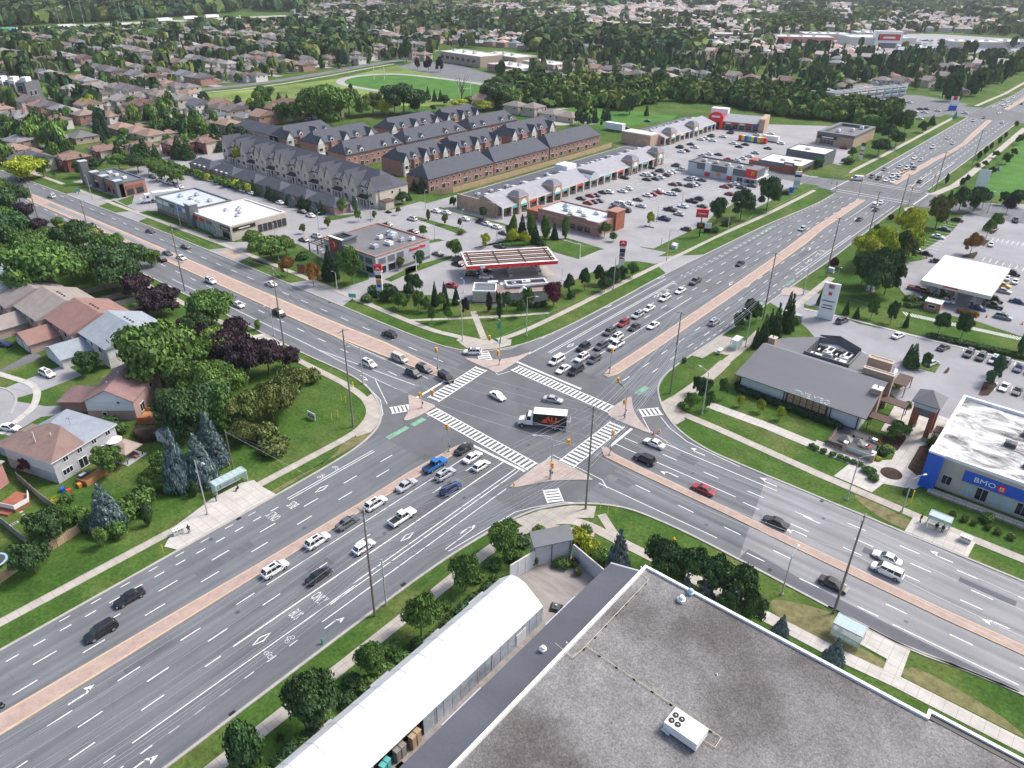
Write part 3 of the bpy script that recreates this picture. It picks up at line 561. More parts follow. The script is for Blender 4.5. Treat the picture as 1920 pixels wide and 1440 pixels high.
def circ(cx, cy, r_, w=.07, n=10): return [[(cx + r_ * cos(2 * pi * i / n), cy + r_ * sin(2 * pi * i / n)),(cx + r_ * cos(2 * pi * (i + 1) / n), cy + r_ * sin(2 * pi * (i + 1) / n)),(cx + (r_ - w) * cos(2 * pi * (i + 1) / n), cy + (r_ - w) * sin(2 * pi * (i + 1) / n)),(cx + (r_ - w) * cos(2 * pi * i / n), cy + (r_ - w) * sin(2 * pi * i / n))] for i in range(n)]
BIKE = circ(-.45,0,.35) + circ(.45,0,.35) + [[(-.45,0),(-.4,-.05),(.05,.5),(0,.55)],[(.45,0),(.4,.05),(.15,.6),(.2,.6)],[(-.2,.5),(.2,.5),(.2,.58),(-.2,.58)]]
for nm, pl, x, y, a, s_ in (('turn_arrow', ARR_L, .1,-91.3,0,1),('turn_arrow', ARR_R, 15.2,-90.8,0,1),('turn_arrow', ARR_R, 15.2,-61.8,0,.9),('turn_arrow', ARR_R, 16.0,-33.8,0,.9),
  ('turn_arrow', ARR_L, 34.6,3.3, pi / 2,1),('turn_arrow', ARR_R, 35.2,13.2, pi / 2,.95),('turn_arrow', ARR_R, 50.1,12.9, pi / 2,1),('turn_arrow', ARR_L, 59.7,2.8, pi / 2,1),('turn_arrow', ARR_L, 90.3,2.4, pi / 2,1),('turn_arrow', ARR_R, 80.4,12.3, pi / 2,1),
  ('turn_arrow', ARR_L, -85.6,0.2,-pi / 2,.9),('turn_arrow', ARR_L, -205,-1,-pi / 2,.9),('turn_arrow', ARR_R, -38.4,-10.6,-pi / 2,.9),('turn_arrow', ARR_L, 0,102, pi, 1),('turn_arrow', ARR_L, 6.8,150,0,1),('turn_arrow', ARR_L, 7.2,197,0,1),
  ('turn_arrow', ARR_R, -18.3,62, pi, .9),('turn_arrow', ARR_R, -18.2,92, pi, .9),('turn_arrow', ARR_R, -20,34, pi, .9),('turn_arrow', ARR_L, 2.5,330,0,1)):
 glyph(nm, pl, x, y, a, sc_=s_, root=mA)
for x, y in ((9.9,-70.6),(9.7,-42),(-11.9,-43.3),(-12,35),(-12,78),(11,139)): glyph('diamond_symbol', DIA, x, y, 0, root=mA)
for x, y, a in ((13.0,-68, pi / 2),(13.0,-71.6,0),(-15.2,-41,-pi / 2),(-15.2,-37.6,0),(-12.4,90,0),(11.0,131,0)): glyph('bicycle_symbol', BIKE, x, y, a, root=mA)
def roadword(s, x, y, a, size=2.0, sy=1.5, root=mA):
 o = link('road_lettering', text_mesh(s, size, .004, 'paint_worn', .0), root, None, (x, y, ZM + .01), a); o.scale = (.46, sy * .9,1); return o
roadword('BUS', 9.8,-64.7,0); roadword('ONLY', 9.8,-60.4,0); roadword('BUS', -12.0,-49.5, pi); roadword('ONLY', -12.0,-53.6, pi)
roadword('BUS', -12,84, pi); roadword('ONLY', -12,80.5, pi); roadword('BUS', 11,147,0); roadword('ONLY', 11,151,0)
for x0, x1, y0, y1 in ((-15.9,-14.7,-24.2,-18.6),(13.2,14.6,25.0,29.5),(13.3,14.3,91.5,94.5),(13.3,14.2,112,118),(-13.7,-13.0,155,166),(-15.7,-14.4,-17.5,-14)):
 struct('green_bike_lane', MB().flat([(x0, y0),(x1, y0),(x1, y1),(x0, y1)], ZM + .002, 'paint_green'))
mL = markset('bay_lines')
def bays(q, p, r_, n, L, root=mL, w=.14):
 a = W(q[0] + p[0] / q[2], q[1] + p[1] / q[2]); b_ = W(q[0] + r_[0] / q[2], q[1] + r_[1] / q[2])
 for k in range(n):
  t_ = k / (n - 1); x = a[0] + (b_[0] - a[0]) * t_; y = a[1] + (b_[1] - a[1]) * t_
  seg(x, y, x + L[0], y + L[1], w, root, 'bay_line', .034)
bays(ZE_, (930,1430),(1250,1075),17,(5.2,0)); bays(YE, (1560,110),(1920,170),9,(0,-4.6)); bays(YE, (1570,300),(2050,420),9,(0,-4.6)); bays(YE, (1400,1080),(1990,1240),10,(.3,-5)); bays(XE, (1680,80),(2100,200),7,(.3,-5))
bays(ZD, (60,800),(420,640),14,(9.5,0)); bays(ZD, (80,1010),(640,720),22,(9.5,0)); bays(ZD, (300,1060),(900,800),22,(9.5,0)); bays(ZC, (50,1100),(480,1180),14,(0,-4.8)); bays(ZB, (180,790),(700,960),14,(0,-4.8))
bays(YE, (830,790),(1940,1030),40,(1.6,-2.2), w=.28)
rp = random.Random(3); mP = markset('road_repairs')
for x0, x1, y0, y1 in ((3,5.6,-58,-54),(-9.6,-7.8,-70,-60),(0.2,1.0,-86,-79),(5.4,7.4,-37,-31),(-6,-3,4,7),(4,8,-4,-2.6),(33,37,8.6,10.8),(28,31,-6,-4.6),(9,12.6,60,64),(-9,-7,100,106),(6,8,140,150),(-60,-54,8,10),(-90,-84,-8,-6),(-6,-3.9,70,74),(70,74,5,6.6),(84,92,8,9.4),(-130,-120,4,6)):
 MB().flat([(x0, y0),(x1, y0),(x1, y1),(x0, y1)], ZR + .010, 'asphalt_dark').build('asphalt_patch', mP)
cov = MB().ring([(.34,0),(.34,.004),(.26,.005)], 'dark_metal', n=12).mesh('manhole_cover')
for x, y in ((-5.4,-52),(2.8,-70),(6.2,-44),(-11.8,-80),(9.8,-28),(0,0),(-8,9),(8,-7),(11,5),(38,6.2),(47,-5.8),(62,9.4),(27,-9),(-40,9.4),(-58,-6.8),(-92,5),(-1.6,42),(9.9,58),(-8.4,66),(6.4,96),(-5,120),(80,-6.2),(-14.8,-64)): link('manhole_cover', cov, mP, None, (x, y, ZR + .012))
for x, y in ((17.4,-50),(17.5,-80),(-16.0,-58),(14.6,60),(-18.4,80),(60,14.2),(60,-9.2),(-80,11.4),(-70,-12)): MB().box(-.3,.3,-.45,.45,0,.012, 'black').build('drain_grate', mP, loc=(x, y, ZR + .004))
# vegetation
def leaf_mesh(name, seed, lobes, n, size, droop=.0, trunk=None, core=True, cone=False):
 """crown of many leaf-cluster faces spread over and through a set of lobes (unit height 1, radius 1)"""
 rs = np.random.RandomState(seed)
 V, Fc, A = [],[],[]
 tot = sum(l[3] ** 2 for l in lobes)
 for (cx, cy, cz, r, rz_) in lobes:
  lo_ = rs.uniform(-.17,.17)
  k = int(n * r * r / tot)
  d = rs.normal(size=(k, 3)); d /= np.linalg.norm(d, axis=1)[:, None]
  d[:, 2] = np.where(d[:, 2] < -.55,-d[:, 2], d[:, 2])
  bump = 1 + .10 * np.sin(7 * d[:, 0] + seed) * np.sin(6 * d[:, 1] + 2) + .09 * rs.normal(size=k)
  rad_ = bump * np.where(rs.rand(k) < .3, rs.uniform(.55,.95, k),1)
  c = np.stack([cx + d[:, 0] * r * rad_, cy + d[:, 1] * r * rad_, cz + d[:, 2] * rz_ * rad_],1)
  nrm = d + rs.normal(size=(k, 3)) * .55; nrm /= np.linalg.norm(nrm, axis=1)[:, None]
  a = np.cross(nrm, rs.normal(size=(k, 3))); a /= np.linalg.norm(a, axis=1)[:, None]; b_ = np.cross(nrm, a)
  s_ = size * rs.uniform(.45,1.7, k)[:, None]
  asp = rs.uniform(.5,1, k)[:, None]
  q = np.stack([c - a * s_, c - b_ * s_ * asp, c + a * s_, c + b_ * s_ * asp],1)
  base = len(V); V.extend(q.reshape(-1,3).tolist()); Fc.extend([(base + 4 * i, base + 4 * i + 1, base + 4 * i + 2, base + 4 * i + 3) for i in range(k)])
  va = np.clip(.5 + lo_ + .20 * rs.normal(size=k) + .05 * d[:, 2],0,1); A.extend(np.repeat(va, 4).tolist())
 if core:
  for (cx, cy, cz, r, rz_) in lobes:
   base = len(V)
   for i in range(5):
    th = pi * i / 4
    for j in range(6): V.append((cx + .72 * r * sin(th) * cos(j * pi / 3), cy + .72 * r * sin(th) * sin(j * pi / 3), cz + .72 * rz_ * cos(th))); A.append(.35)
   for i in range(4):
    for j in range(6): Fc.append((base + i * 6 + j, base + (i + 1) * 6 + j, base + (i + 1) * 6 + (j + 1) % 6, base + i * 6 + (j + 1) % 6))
 me = bpy.data.meshes.new(name); me.from_pydata(V, [], Fc)
 at_ = me.attributes.new('leafvar', 'FLOAT', 'POINT'); at_.data.foreach_set('value', A)
 me.materials.append(M['leaf']); me.update(); return me
def lobes_round(seed, k=17, flat_=1.0):
 rs = random.Random(seed); L = [(0,0,.60,.62,.30)]
 for i in range(k):
  a = i * 2.4 + rs.random(); u = rs.uniform(.2,.70); z = rs.uniform(.30,.84); r = rs.uniform(.20,.42); u *= 1.15 - .5 * max(0, z - .5)
  L.append((u * cos(a), u * sin(a), z, r, r * .42 * flat_))
 L.append((0.05,-.05,.84,.36,.14)); return L
def lobes_col(seed):
 rs = random.Random(seed); return [(rs.uniform(-.15,.15), rs.uniform(-.15,.15),.16 + .78 * i / 8,.85 * (sin(pi * (.12 + .82 * i / 9)) ** .7),.13) for i in range(9)]
def lobes_cone(seed, k=13):
 rs = random.Random(seed); L = []
 for i in range(k):
  z = .08 + .86 * i / (k - 1); R_ = (1 - z) ** .85 + .06
  m_ = max(1, int(7 * R_) + 1)
  for j in range(m_):
   a = j * 2 * pi / m_ + i * .7 + rs.uniform(-.2,.2)
   L.append((R_ * .62 * cos(a), R_ * .62 * sin(a), z, max(.12, R_ * .36),.050 + .02 * R_))
 return L
CR = {}
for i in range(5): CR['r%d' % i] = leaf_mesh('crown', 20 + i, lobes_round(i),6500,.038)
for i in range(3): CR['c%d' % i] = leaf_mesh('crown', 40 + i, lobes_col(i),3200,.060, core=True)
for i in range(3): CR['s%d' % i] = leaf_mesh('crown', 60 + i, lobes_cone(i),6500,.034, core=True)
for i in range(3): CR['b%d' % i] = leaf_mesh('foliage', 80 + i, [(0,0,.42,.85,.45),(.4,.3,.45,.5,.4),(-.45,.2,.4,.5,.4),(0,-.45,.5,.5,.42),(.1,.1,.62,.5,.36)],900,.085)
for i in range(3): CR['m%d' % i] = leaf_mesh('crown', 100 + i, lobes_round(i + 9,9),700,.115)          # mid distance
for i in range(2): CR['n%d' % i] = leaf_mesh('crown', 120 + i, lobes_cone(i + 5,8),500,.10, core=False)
tr_ = MB(); tr_.tube((0,0,0),(.01,.01,.45),.05, 'bark', .03,7)
for a in (0.3,2.2,4.1,5.3): tr_.tube((.01,.01,.33),(.38 * cos(a),.38 * sin(a),.68),.022, 'bark', .008,5)
TRUNK = tr_.mesh('trunk')
TRUNKC = MB().tube((0,0,0),(0,0,.92),.05, 'bark', .008,7).mesh('trunk')
GREEN = dict(g=(.074,.140,.034), d=(.042,.087,.032), l=(.115,.195,.046), y=(.26,.30,.030), p=(.034,.022,.032), o=(.22,.11,.032), b=(.105,.155,.165), v=(.105,.13,.038), m=(.095,.025,.038), c=(.028,.064,.034), k=(.06,.12,.06))
NAMEC = dict(g='green', d='dark green', l='light green', y='yellow-green', p='dark purple-leaved', o='rust-orange turning', b='blue-grey', v='olive green', m='maroon-leaved', c='deep green', k='fresh green')
def tree(x, y, h, r, kind='r', c='g', place='', group=None, mid=False, name=None):
 nm = name or {'r': 'broadleaf_tree', 'c': 'columnar_tree', 's': 'spruce_tree' if c == 'b' else 'conifer_tree', 'b': 'shrub'}[kind]
 kd = {'r': ('m' if mid else 'r'), 'c': 'c', 's': ('n' if mid else 's'), 'b': 'b'}[kind]
 opts = [k for k in CR if k[0] == kd]
 word = {'r': 'round-crowned tree', 'c': 'slender upright tree', 's': 'pointed conifer', 'b': 'shrub'}[kind]
 if kind == 's' and c == 'b': word = 'spruce'
 lab = NAMEC[c] + ' ' + word + ' ' + place
 t = thing(nm, lab, 'tree' if kind != 'b' else 'shrub', (x, y, 0), RND.uniform(0,6.28), group or 'trees and shrubs ' + place)
 v = RND.uniform(.85,1.18); w = RND.uniform(.93,1.07); col = GREEN[c]
 cr = link('crown' if kind != 'b' else 'foliage', CR[RND.choice(opts)], t, (col[0] * v * w, col[1] * v, col[2] * v))
 cr.scale = (r, r, h)
 if kind != 'b':
  tk = link('trunk', TRUNKC if kind == 's' else TRUNK, t); s_ = max(2.2, h * .5); tk.scale = (s_ * .8, s_ * .8, h) if kind != 'r' else (r * .9, r * .9, h)
 return t
def trees(q, lst, place, group=None, mid=False):
 """(a, b) = foot of the tree in zoom coordinates, rp = crown radius in zoom pixels, h = height or None"""
 for it in lst:
  a, b_, rp, kind, c = it[:5]; px, py = q[0] + a / q[2], q[1] + b_ / q[2]
  X, Y = W(px, py); s_ = (py + 70) / CAM_H * .868   # pixels per metre
  r = rp / q[2] / s_
  h = it[5] if len(it) > 5 else {'r': 2.25 * r + .8, 'c': 4.2 * r + 1, 's': 2.9 * r + 1.2, 'b': 1.25 * r}[kind]
  tree(X, Y, h * (1.12 if kind == 'r' else 1), r, kind, c, place, group, mid)
FULL = (0,0,1)
trees(FULL, [(588,1362,50, 'r', 'd', 8.5),(467,1440,34, 'c', 'd', 7.5),(695,1265,27, 'r', 'g', 5.2),(790,1192,38, 'r', 'g', 6.8),(872,1108,33, 'r', 'g', 6.2),(947,1045,34, 'r', 'g', 6)], 'between the sidewalk and the long white tent')
trees(FULL, [(526,1388,8, 'b', 'd', 1.3)], 'ball-shaped on the sidewalk beside the tent')
for i, (x, y) in enumerate([(568,1400),(612,1350),(650,1318),(690,1290),(722,1262),(755,1240),(783,1218),(818,1200),(843,1172),(868,1150),(895,1130),(915,1108),(932,1092),(660,1284),(736,1222),(830,1140),(890,1085),(925,1062),(965,1048),(980,1020),(548,1415),(590,1385),(532,1440),(500,1462)]):
 X, Y = W(x, y); tree(X, Y, RND.uniform(1.2,1.9), RND.uniform(1.3,1.8), 'b', RND.choice('dgg'), 'in the planting strip along the white tent')
trees(FULL, [(1010,1000,14, 'b', 'l', 1.6),(1085,1015,20, 'b', 'y', 2.6),(1106,1035,20, 'b', 'y', 2.6),(1125,1048,18, 'b', 'l', 2.2),(1098,1000,14, 'b', 'g', 1.6),(1140,1055,14, 'b', 'l', 1.8)], 'on the corner lawn behind the shed of the walled yard')
trees(FULL, [(1157,1072,27, 's', 'b', 9.0)], 'at the end of the dark lean-to roof')
trees(FULL, [(1002,1058,10, 'b', 'g', 2.4),(1055,1062,16, 'b', 'g', 1.6),(1075,1062,10, 'b', 'v', 1.6),(1083,1078,8, 'b', 'v', 1.4),(1040,1062,8, 'b', 'g', 1.0)], 'growing inside the walled yard')
trees(FULL, [(1240,1078,38, 'r', 'd', 6.5),(1288,1090,36, 'r', 'd', 6),(1335,1112,38, 'r', 'd', 6.4),(1382,1130,40, 'r', 'd', 6.5),(1405,1170,30, 'r', 'd', 5.5),(1262,1098,24, 'r', 'd', 4.5),(1362,1160,26, 'r', 'd', 4.8)], 'in the row beside the gravel roof')
trees(FULL, [(1285,1112,15, 's', 'b', 3.8),(1320,1130,23, 's', 'b', 5.0),(1372,1158,25, 's', 'b', 5.6)], 'in front of the dark trees by the gravel roof')
trees(FULL, [(1461,1192,19, 's', 'b', 4.2),(1558,1248,26, 's', 'b', 5.4)], 'standing alone between gravel roof and bus shelter')
L = 'behind the houses left of the crossing'
trees(FULL, [(306,726,78, 'r', 'g', 14),(398,765,46, 'r', 'l', 10),(372,705,40, 'r', 'g', 9),(404,690,40, 'r', 'l', 9),(396,612,46, 'r', 'g', 9),(350,822,50, 'r', 'd', 10),(425,805,40, 's', 'g', 10),(385,760,38, 's', 'k', 11),(330,790,30, 'r', 'd', 7),(425,750,40, 'r', 'g', 8.5),(400,800,40, 'r', 'd', 9),(350,745,40, 'r', 'g', 8),(375,640,30, 'r', 'd', 7)], L)
trees(FULL, [(303,590,48, 'r', 'p', 7),(430,692,42, 'r', 'p', 9),(468,712,44, 'r', 'p', 9.5),(505,700,38, 'r', 'p', 8),(445,660,34, 'r', 'p', 8),(392,655,26, 'r', 'p', 6),(545,690,22, 'r', 'p', 5),(262,560,32, 'r', 'p', 6.5),(358,628,26, 'r', 'p', 5)], 'between the houses and the road to the upper left')
trees(FULL, [(478,800,38, 'r', 'v', 7),(512,785,44, 'r', 'v', 7.5),(552,748,36, 'r', 'v', 7),(440,800,30, 'r', 'v', 6),(530,765,40, 'r', 'v', 7),(585,715,20, 'b', 'v', 3.4),(460,830,26, 'r', 'v', 4.5),(500,825,26, 'b', 'v', 4)], 'at the edge of the corner lawn')
trees(FULL, [(515,848,32, 'b', 'v', 3.2)], 'alone on the corner lawn')
trees(FULL, [(340,915,32, 's', 'b', 13),(382,905,34, 's', 'b', 11),(398,850,30, 's', 'b', 9.5),(208,990,36, 's', 'b', 9.5),(412,870,24, 's', 'b', 7)], 'in the back garden beside the grey siding house')
trees(FULL, [(168,700,26, 'r', 'd', 5)], 'in front of the grey-roofed garage')
trees(FULL, [(207,885,32, 'r', 'g', 5),(95,1015,40, 'r', 'd', 5.5),(120,990,26, 'r', 'g', 4.5),(68,1075,34, 'r', 'd', 5.5),(240,970,26, 'b', 'g', 3.5),(268,945,28, 'b', 'g', 3.5),(290,920,26, 'r', 'g', 4.5),(310,890,24, 'r', 'g', 4.5),(170,990,20, 'b', 'd', 2.6),(195,1025,15, 'r', 'l', 3.5),(222,1005,20, 'b', 'g', 3),(278,965,12, 'b', 'd', 2.6),(280,985,9, 'c', 'd', 3.6),(367,930,8, 'c', 'd', 3),(100,945,10, 'b', 'y', 1.6),(128,940,14, 'b', 'g', 1.8),(205,800,20, 'b', 'd', 2.4),(228,810,16, 'b', 'g', 2),(150,975,20, 'b', 'g', 2.6)], 'in the gardens along the back fences at left')
trees(FULL, [(58,885,19, 'r', 'm', 3.2)], 'beside the white side wall of the grey house')
L = 'in the wooded strip at the left edge below the upper-left road'
trees(FULL, [(105,556,68, 'r', 'g', 14.5),(235,545,54, 'r', 'd', 11.5),(150,470,40, 'r', 'd', 9),(80,510,40, 'r', 'g', 10),(5,480,40, 'r', 'd', 11),(255,500,28, 'r', 'd', 7),(120,510,40, 'r', 'd', 9),(182,520,40, 'r', 'd', 9),(40,560,40, 'r', 'g', 8),(30,470,44, 'r', 'd', 11),(8,410,36, 'r', 'd', 10),(22,440,30, 'r', 'g', 9),(60,490,36, 'r', 'g', 9),(160,470,30, 'r', 'v', 7),(210,490,34, 'r', 'g', 8),(132,455,20, 'r', 'y', 6),(112,430,14, 'r', 'g', 4),(95,470,30, 'r', 'g', 7),(75,445,22, 'r', 'p', 6),(145,440,16, 'r', 'v', 5),(50,420,22, 'r', 'p', 7),(285,500,18, 'r', 'g', 5),(15,520,34, 'r', 'g', 8),(-20,460,40, 'r', 'd', 10),(40,385,22, 'r', 'd', 7),(5,375,25, 'r', 'g', 8)], L)
trees(FULL, [(484,618,6, 'c', 'g', 2.6)], 'on the verge of the upper-left road')
for i, (a, b_) in enumerate([(170,570),(190,562),(215,555),(235,550),(200,590),(225,583),(250,575),(270,570),(240,598),(265,592),(185,580),(210,572)]):
 X, Y = W(a, b_); tree(X, Y, 1.2,1.1, 'b', 'gl'[i % 2], 'in the planted strips of the fenced back gardens')
NC = 'on the lawn of the corner gas station'
trees(YC, [(240,895,40, 'r', 'g', 4.5),(388,885,42, 'r', 'g', 4.2),(320,780,50, 'r', 'g', 5),(120,780,60, 'r', 'g', 5.5),(190,800,42, 'r', 'g', 4.4),(40,690,60, 'r', 'd', 5),(910,790,55, 'r', 'k', 5.5),(1040,840,46, 'r', 'g', 5),(1105,770,56, 'r', 'g', 6),(848,855,28, 'c', 'd', 5.5),(845,760,20, 'c', 'd', 4.5),(1470,640,50, 'r', 'd', 6),(1610,600,55, 'r', 'd', 6.5),(1735,540,52, 'r', 'd', 5.5),(1790,610,60, 'r', 'd', 4.5),(1865,560,60, 'r', 'd', 5),(1490,670,40, 'b', 'd', 2.4),(105,640,56, 'r', 'd', 6),(460,730,30, 'b', 'd', 2),(-60,760,55, 'r', 'g', 4.4),(-120,690,50, 'r', 'd', 4.5),(-190,690,50, 'b', 'd', 3),(-10,700,50, 'b', 'd', 3)], NC)
trees(YC, [(268,740,42, 's', 'c', 7.5),(372,770,36, 's', 'c', 6.5),(350,690,28, 's', 'c', 6),(458,720,40, 's', 'c', 5.5)], NC)
trees(YC, [(1330,750,92, 'r', 'm', 6.8)], 'at the right end of the gas station kiosk'); trees(YC, [(540,830,42, 'r', 'p', 5),(755,790,28, 'c', 'p', 5.5)], 'in front of the gas station kiosk')
for a, b_ in ((980,730),(1050,740),(1120,745),(1190,745),(1240,735)): X, Y = Zm(*YC, [(a, b_)])[0]; tree(X, Y, 1.5,1.3, 'b', 'd', 'clipped low along the kiosk wall')
trees(YD, [(40,540,60, 'r', 'd', 5),(120,520,55, 'r', 'd', 4.6),(-40,560,50, 'r', 'd', 4),(220,480,50, 'r', 'g', 4.5),(60,500,40, 'b', 'm', 1.5)], 'around the tall gas price sign at the road')
trees(YB, [(1560,640,90, 'b', 'd', 3),(1480,700,60, 'b', 'g', 2.2),(1700,690,80, 'r', 'd', 4.2),(1660,620,60, 'b', 'd', 3),(1805,780,55, 'r', 'g', 4.5),(1870,610,50, 'r', 'd', 5)], 'on the bank beside the restaurant driveway')
RW = 'on the lawn before the restaurant with the round red logo'
trees(YB, [(620,330,170, 'r', 'g', 7.5),(760,290,90, 'r', 'g', 6.5),(1155,500,90, 's', 'c', 11),(1350,540,118, 'r', 'g', 10.5),(770,470,66, 'r', 'o', 6),(1000,560,76, 'r', 'o', 6.8),(900,320,60, 'b', 'd', 2.5),(1060,420,60, 'b', 'd', 2.5),(480,230,90, 'r', 'g', 6)], RW)
trees(YB, [(1780,410,40, 'r', 'v', 3.8)], RW); trees(YC, [(130,390,60, 'r', 'k', 5),(450,300,78, 'r', 'g', 5.4),(725,210,50, 'r', 'y', 4.5),(160,110,42, 'r', 'g', 3.6),(500,95,30, 'b', 'v', 2)], 'in the lot islands beside the gas station', mid=False)
trees(ZC, [(970,1300,38, 'c', 'g', 8.5),(1050,1290,56, 's', 'c', 9),(1130,1290,44, 'c', 'g', 9),(1172,1330,50, 's', 'c', 7),(1262,1290,50, 'c', 'g', 8),(1340,1290,40, 's', 'c', 6),(1435,1285,36, 'c', 'g', 7.5),(960,1350,60, 'r', 'y', 5.5),(1072,1350,56, 'r', 'y', 4.8),(1230,1350,40, 'b', 'd', 2),(940,1290,50, 'r', 'g', 5)], 'between the brick-fronted restaurant and the gas station')
LT = 'in the plaza parking lot'
trees(ZC, [(432,1005,36, 'r', 'd', 4),(702,1105,44, 'r', 'd', 4.2),(208,1118,20, 'c', 'v', 4),(355,1160,28, 'r', 'v', 3.6),(490,1180,22, 'r', 'v', 3),(150,870,55, 's', 'c', 7),(80,850,35, 's', 'c', 5),(1870,1310,42, 'r', 'g', 3),(1790,1270,60, 'r', 'g', 5)], LT)
trees(ZD, [(975,1150,88, 'r', 'd', 9),(1190,1110,122, 'r', 'd', 10.5),(1425,1030,122, 'r', 'd', 12)], 'along the road edge of the plaza lot', mid=False)
trees(ZD, [(375,1172,40, 'r', 'y', 5),(738,670,24, 'c', 'd', 4),(1565,655,34, 'r', 'g', 4),(1680,670,40, 'r', 'd', 3.5),(1870,650,60, 'r', 'k', 5),(1060,1170,45, 'b', 'd', 2.5),(960,1230,40, 'b', 'd', 2.2),(1590,890,34, 'b', 'd', 2)], LT)
trees(ZB, [(105,500,80, 's', 'c', 9),(150,500,60, 's', 'c', 9),(350,620,55, 'r', 'y', 8),(515,650,50, 'r', 'g', 7.5),(715,720,50, 'r', 'l', 7.5),(915,800,28, 'b', 'd', 2),(1130,865,30, 'b', 'd', 2),(1320,930,30, 'b', 'd', 2),(1515,990,42, 'r', 'k', 5.4),(1375,1040,30, 'c', 'k', 5),(1260,1060,46, 'r', 'l', 5.4),(1400,1130,36, 'r', 'l', 4.4),(1128,1190,30, 'r', 'v', 3.6),(905,1240,34, 'r', 'v', 3.2),(1760,1070,24, 'r', 'v', 3),(1545,1110,24, 'r', 'v', 3),(1800,970,60, 'r', 'd', 4.5),(1850,940,40, 's', 'd', 4)], 'in front of the pale stone townhouse row')
HG = 'in the hedge row between the shop lot and the garages'
X0, Y0 = -262,60
for i in range(34):
 t_ = i / 33; X = -262 + 112 * t_; Y = 59.5 + 2.5 * t_ + RND.uniform(-1,1)
 if i < 20: tree(X, Y, RND.uniform(2.6,4), RND.uniform(1.8,2.6), 'r', RND.choice('gggly'), HG, mid=True)
 else: tree(X, Y, RND.uniform(4,6.4), RND.uniform(1.5,2.1), 's', RND.choice('ccb'), HG, mid=False)
trees(ZE_, [(600,540,92, 'r', 'd', 8),(755,470,80, 'r', 'd', 8),(690,420,80, 'r', 'd', 9),(840,340,75, 'r', 'g', 12),(700,300,85, 'r', 'g', 13),(760,330,60, 'r', 'd', 10),(1000,330,50, 'r', 'd', 6),(365,560,40, 'r', 'g', 5),(1085,260,40, 's', 'd', 6),(330,610,60, 'b', 'd', 3)], 'beside the dark-signed store near the far crossing')
trees(ZE_, [(1120,1190,120, 'r', 'v', 11),(870,1250,130, 'r', 'y', 9),(1230,1000,50, 's', 'd', 7),(1330,1040,95, 'r', 'd', 9),(1460,1040,100, 'r', 'd', 9),(1760,1060,55, 'r', 'p', 6),(1840,990,80, 'r', 'd', 6),(1720,980,50, 'r', 'd', 5),(700,1330,60, 'b', 'g', 3),(1540,1010,60, 'r', 'd', 7)], 'right of the road near the far crossing')
trees(ZE_, [(1580,1270,58, 'r', 'l', 6),(1650,1210,52, 'r', 'g', 6),(1430,1430,72, 'r', 'o', 7),(720,1110,30, 'b', 'm', 2),(590,1200,30, 'b', 'g', 2)], 'in the islands of the big lot at right')
trees(YE, [(520,660,165, 'r', 'd', 12.5),(660,640,130, 'r', 'd', 11.5),(450,560,110, 'r', 'd', 10),(600,560,120, 'r', 'd', 11),(490,400,140, 'r', 'y', 10),(620,350,140, 'r', 'y', 11),(880,290,110, 'r', 'y', 9.5),(800,320,80, 'r', 'd', 9),(850,330,85, 'r', 'v', 7),(900,180,95, 'r', 'y', 10),(540,150,60, 'b', 'g', 3),(640,100,60, 'b', 'g', 3),(205,380,45, 'b', 'm', 3),(760,430,60, 'r', 'd', 7)], 'between the road and the big white canopy')
trees(YE, [(540,850,56, 'r', 'g', 5.4),(715,895,56, 'r', 'd', 6),(850,930,28, 's', 'd', 4.6),(1140,1000,72, 'r', 'd', 6),(1350,1030,82, 'r', 'd', 6.6),(312,815,34, 's', 'd', 4.4),(405,850,34, 's', 'd', 3.6),(85,730,40, 's', 'd', 6),(1880,1180,46, 'c', 'k', 6)], 'in the strip along the driveway before the white canopy')
for i in range(30):
 t_ = i / 29; X, Y = Zm(*YE, [(1080 + 840 * t_, 1020 + 190 * t_)])[0]; tree(X, Y, 1.3,1.35, 'b', 'd' if i % 3 else 'g', 'in the clipped hedge behind the restaurant cars')
for i in range(9):
 X, Y = Zm(*YE, [(880 + 250 * (i % 5) / 4,690 + 55 * (i // 5))])[0]; tree(X, Y, 1.6,1.6, 'b', 'g', 'in the bed before the white canopy')
for i in range(5):
 X, Y = Zm(*YE, [(1340 + 36 * i, 800 + 8 * i)])[0]; tree(X, Y, 1.4,1.0, 'b', 'o', 'in the rust-coloured bed before the white canopy')
trees(YE, [(895,1290,78, 's', 'd', 6.5),(1020,1310,50, 'r', 'd', 4.2),(870,1240,40, 's', 'd', 5),(1650,1420,60, 'r', 'k', 5.5),(1590,1470,50, 'r', 'k', 4),(1650,1360,48, 'r', 'k', 5)], 'in the lot islands behind the grey-roofed restaurant')
KG = 'on the street side of the grey-roofed restaurant'
trees(YD, [(1255,920,80, 'r', 'd', 7.2),(1160,960,60, 'r', 'd', 4.8),(1330,880,45, 'r', 'g', 5),(1610,970,62, 's', 'd', 11),(1490,1040,70, 's', 'd', 10.5),(1380,1100,66, 's', 'd', 9),(1440,1010,50, 's', 'd', 8),(1320,1120,40, 's', 'd', 6),(1600,880,50, 's', 'd', 9),(1700,900,40, 'b', 'g', 2)], KG)
trees(XD, [(850,230,80, 'r', 'd', 4.6),(735,320,66, 'r', 'l', 3.6),(905,330,50, 'r', 'g', 4.4),(1030,235,46, 'r', 'g', 5),(1185,300,38, 'r', 'y', 2.6),(1365,350,46, 'r', 'y', 3),(1545,420,42, 'r', 'y', 3),(660,300,40, 'b', 'l', 1.2),(685,-100,26, 'b', 'g', 1.4),(790,180,50, 'r', 'd', 4)], KG)
hd = [(30.5,43.5),(30,42),(33,41.4),(38,41.2),(44,41.0),(50,40.6),(53,40.2)]
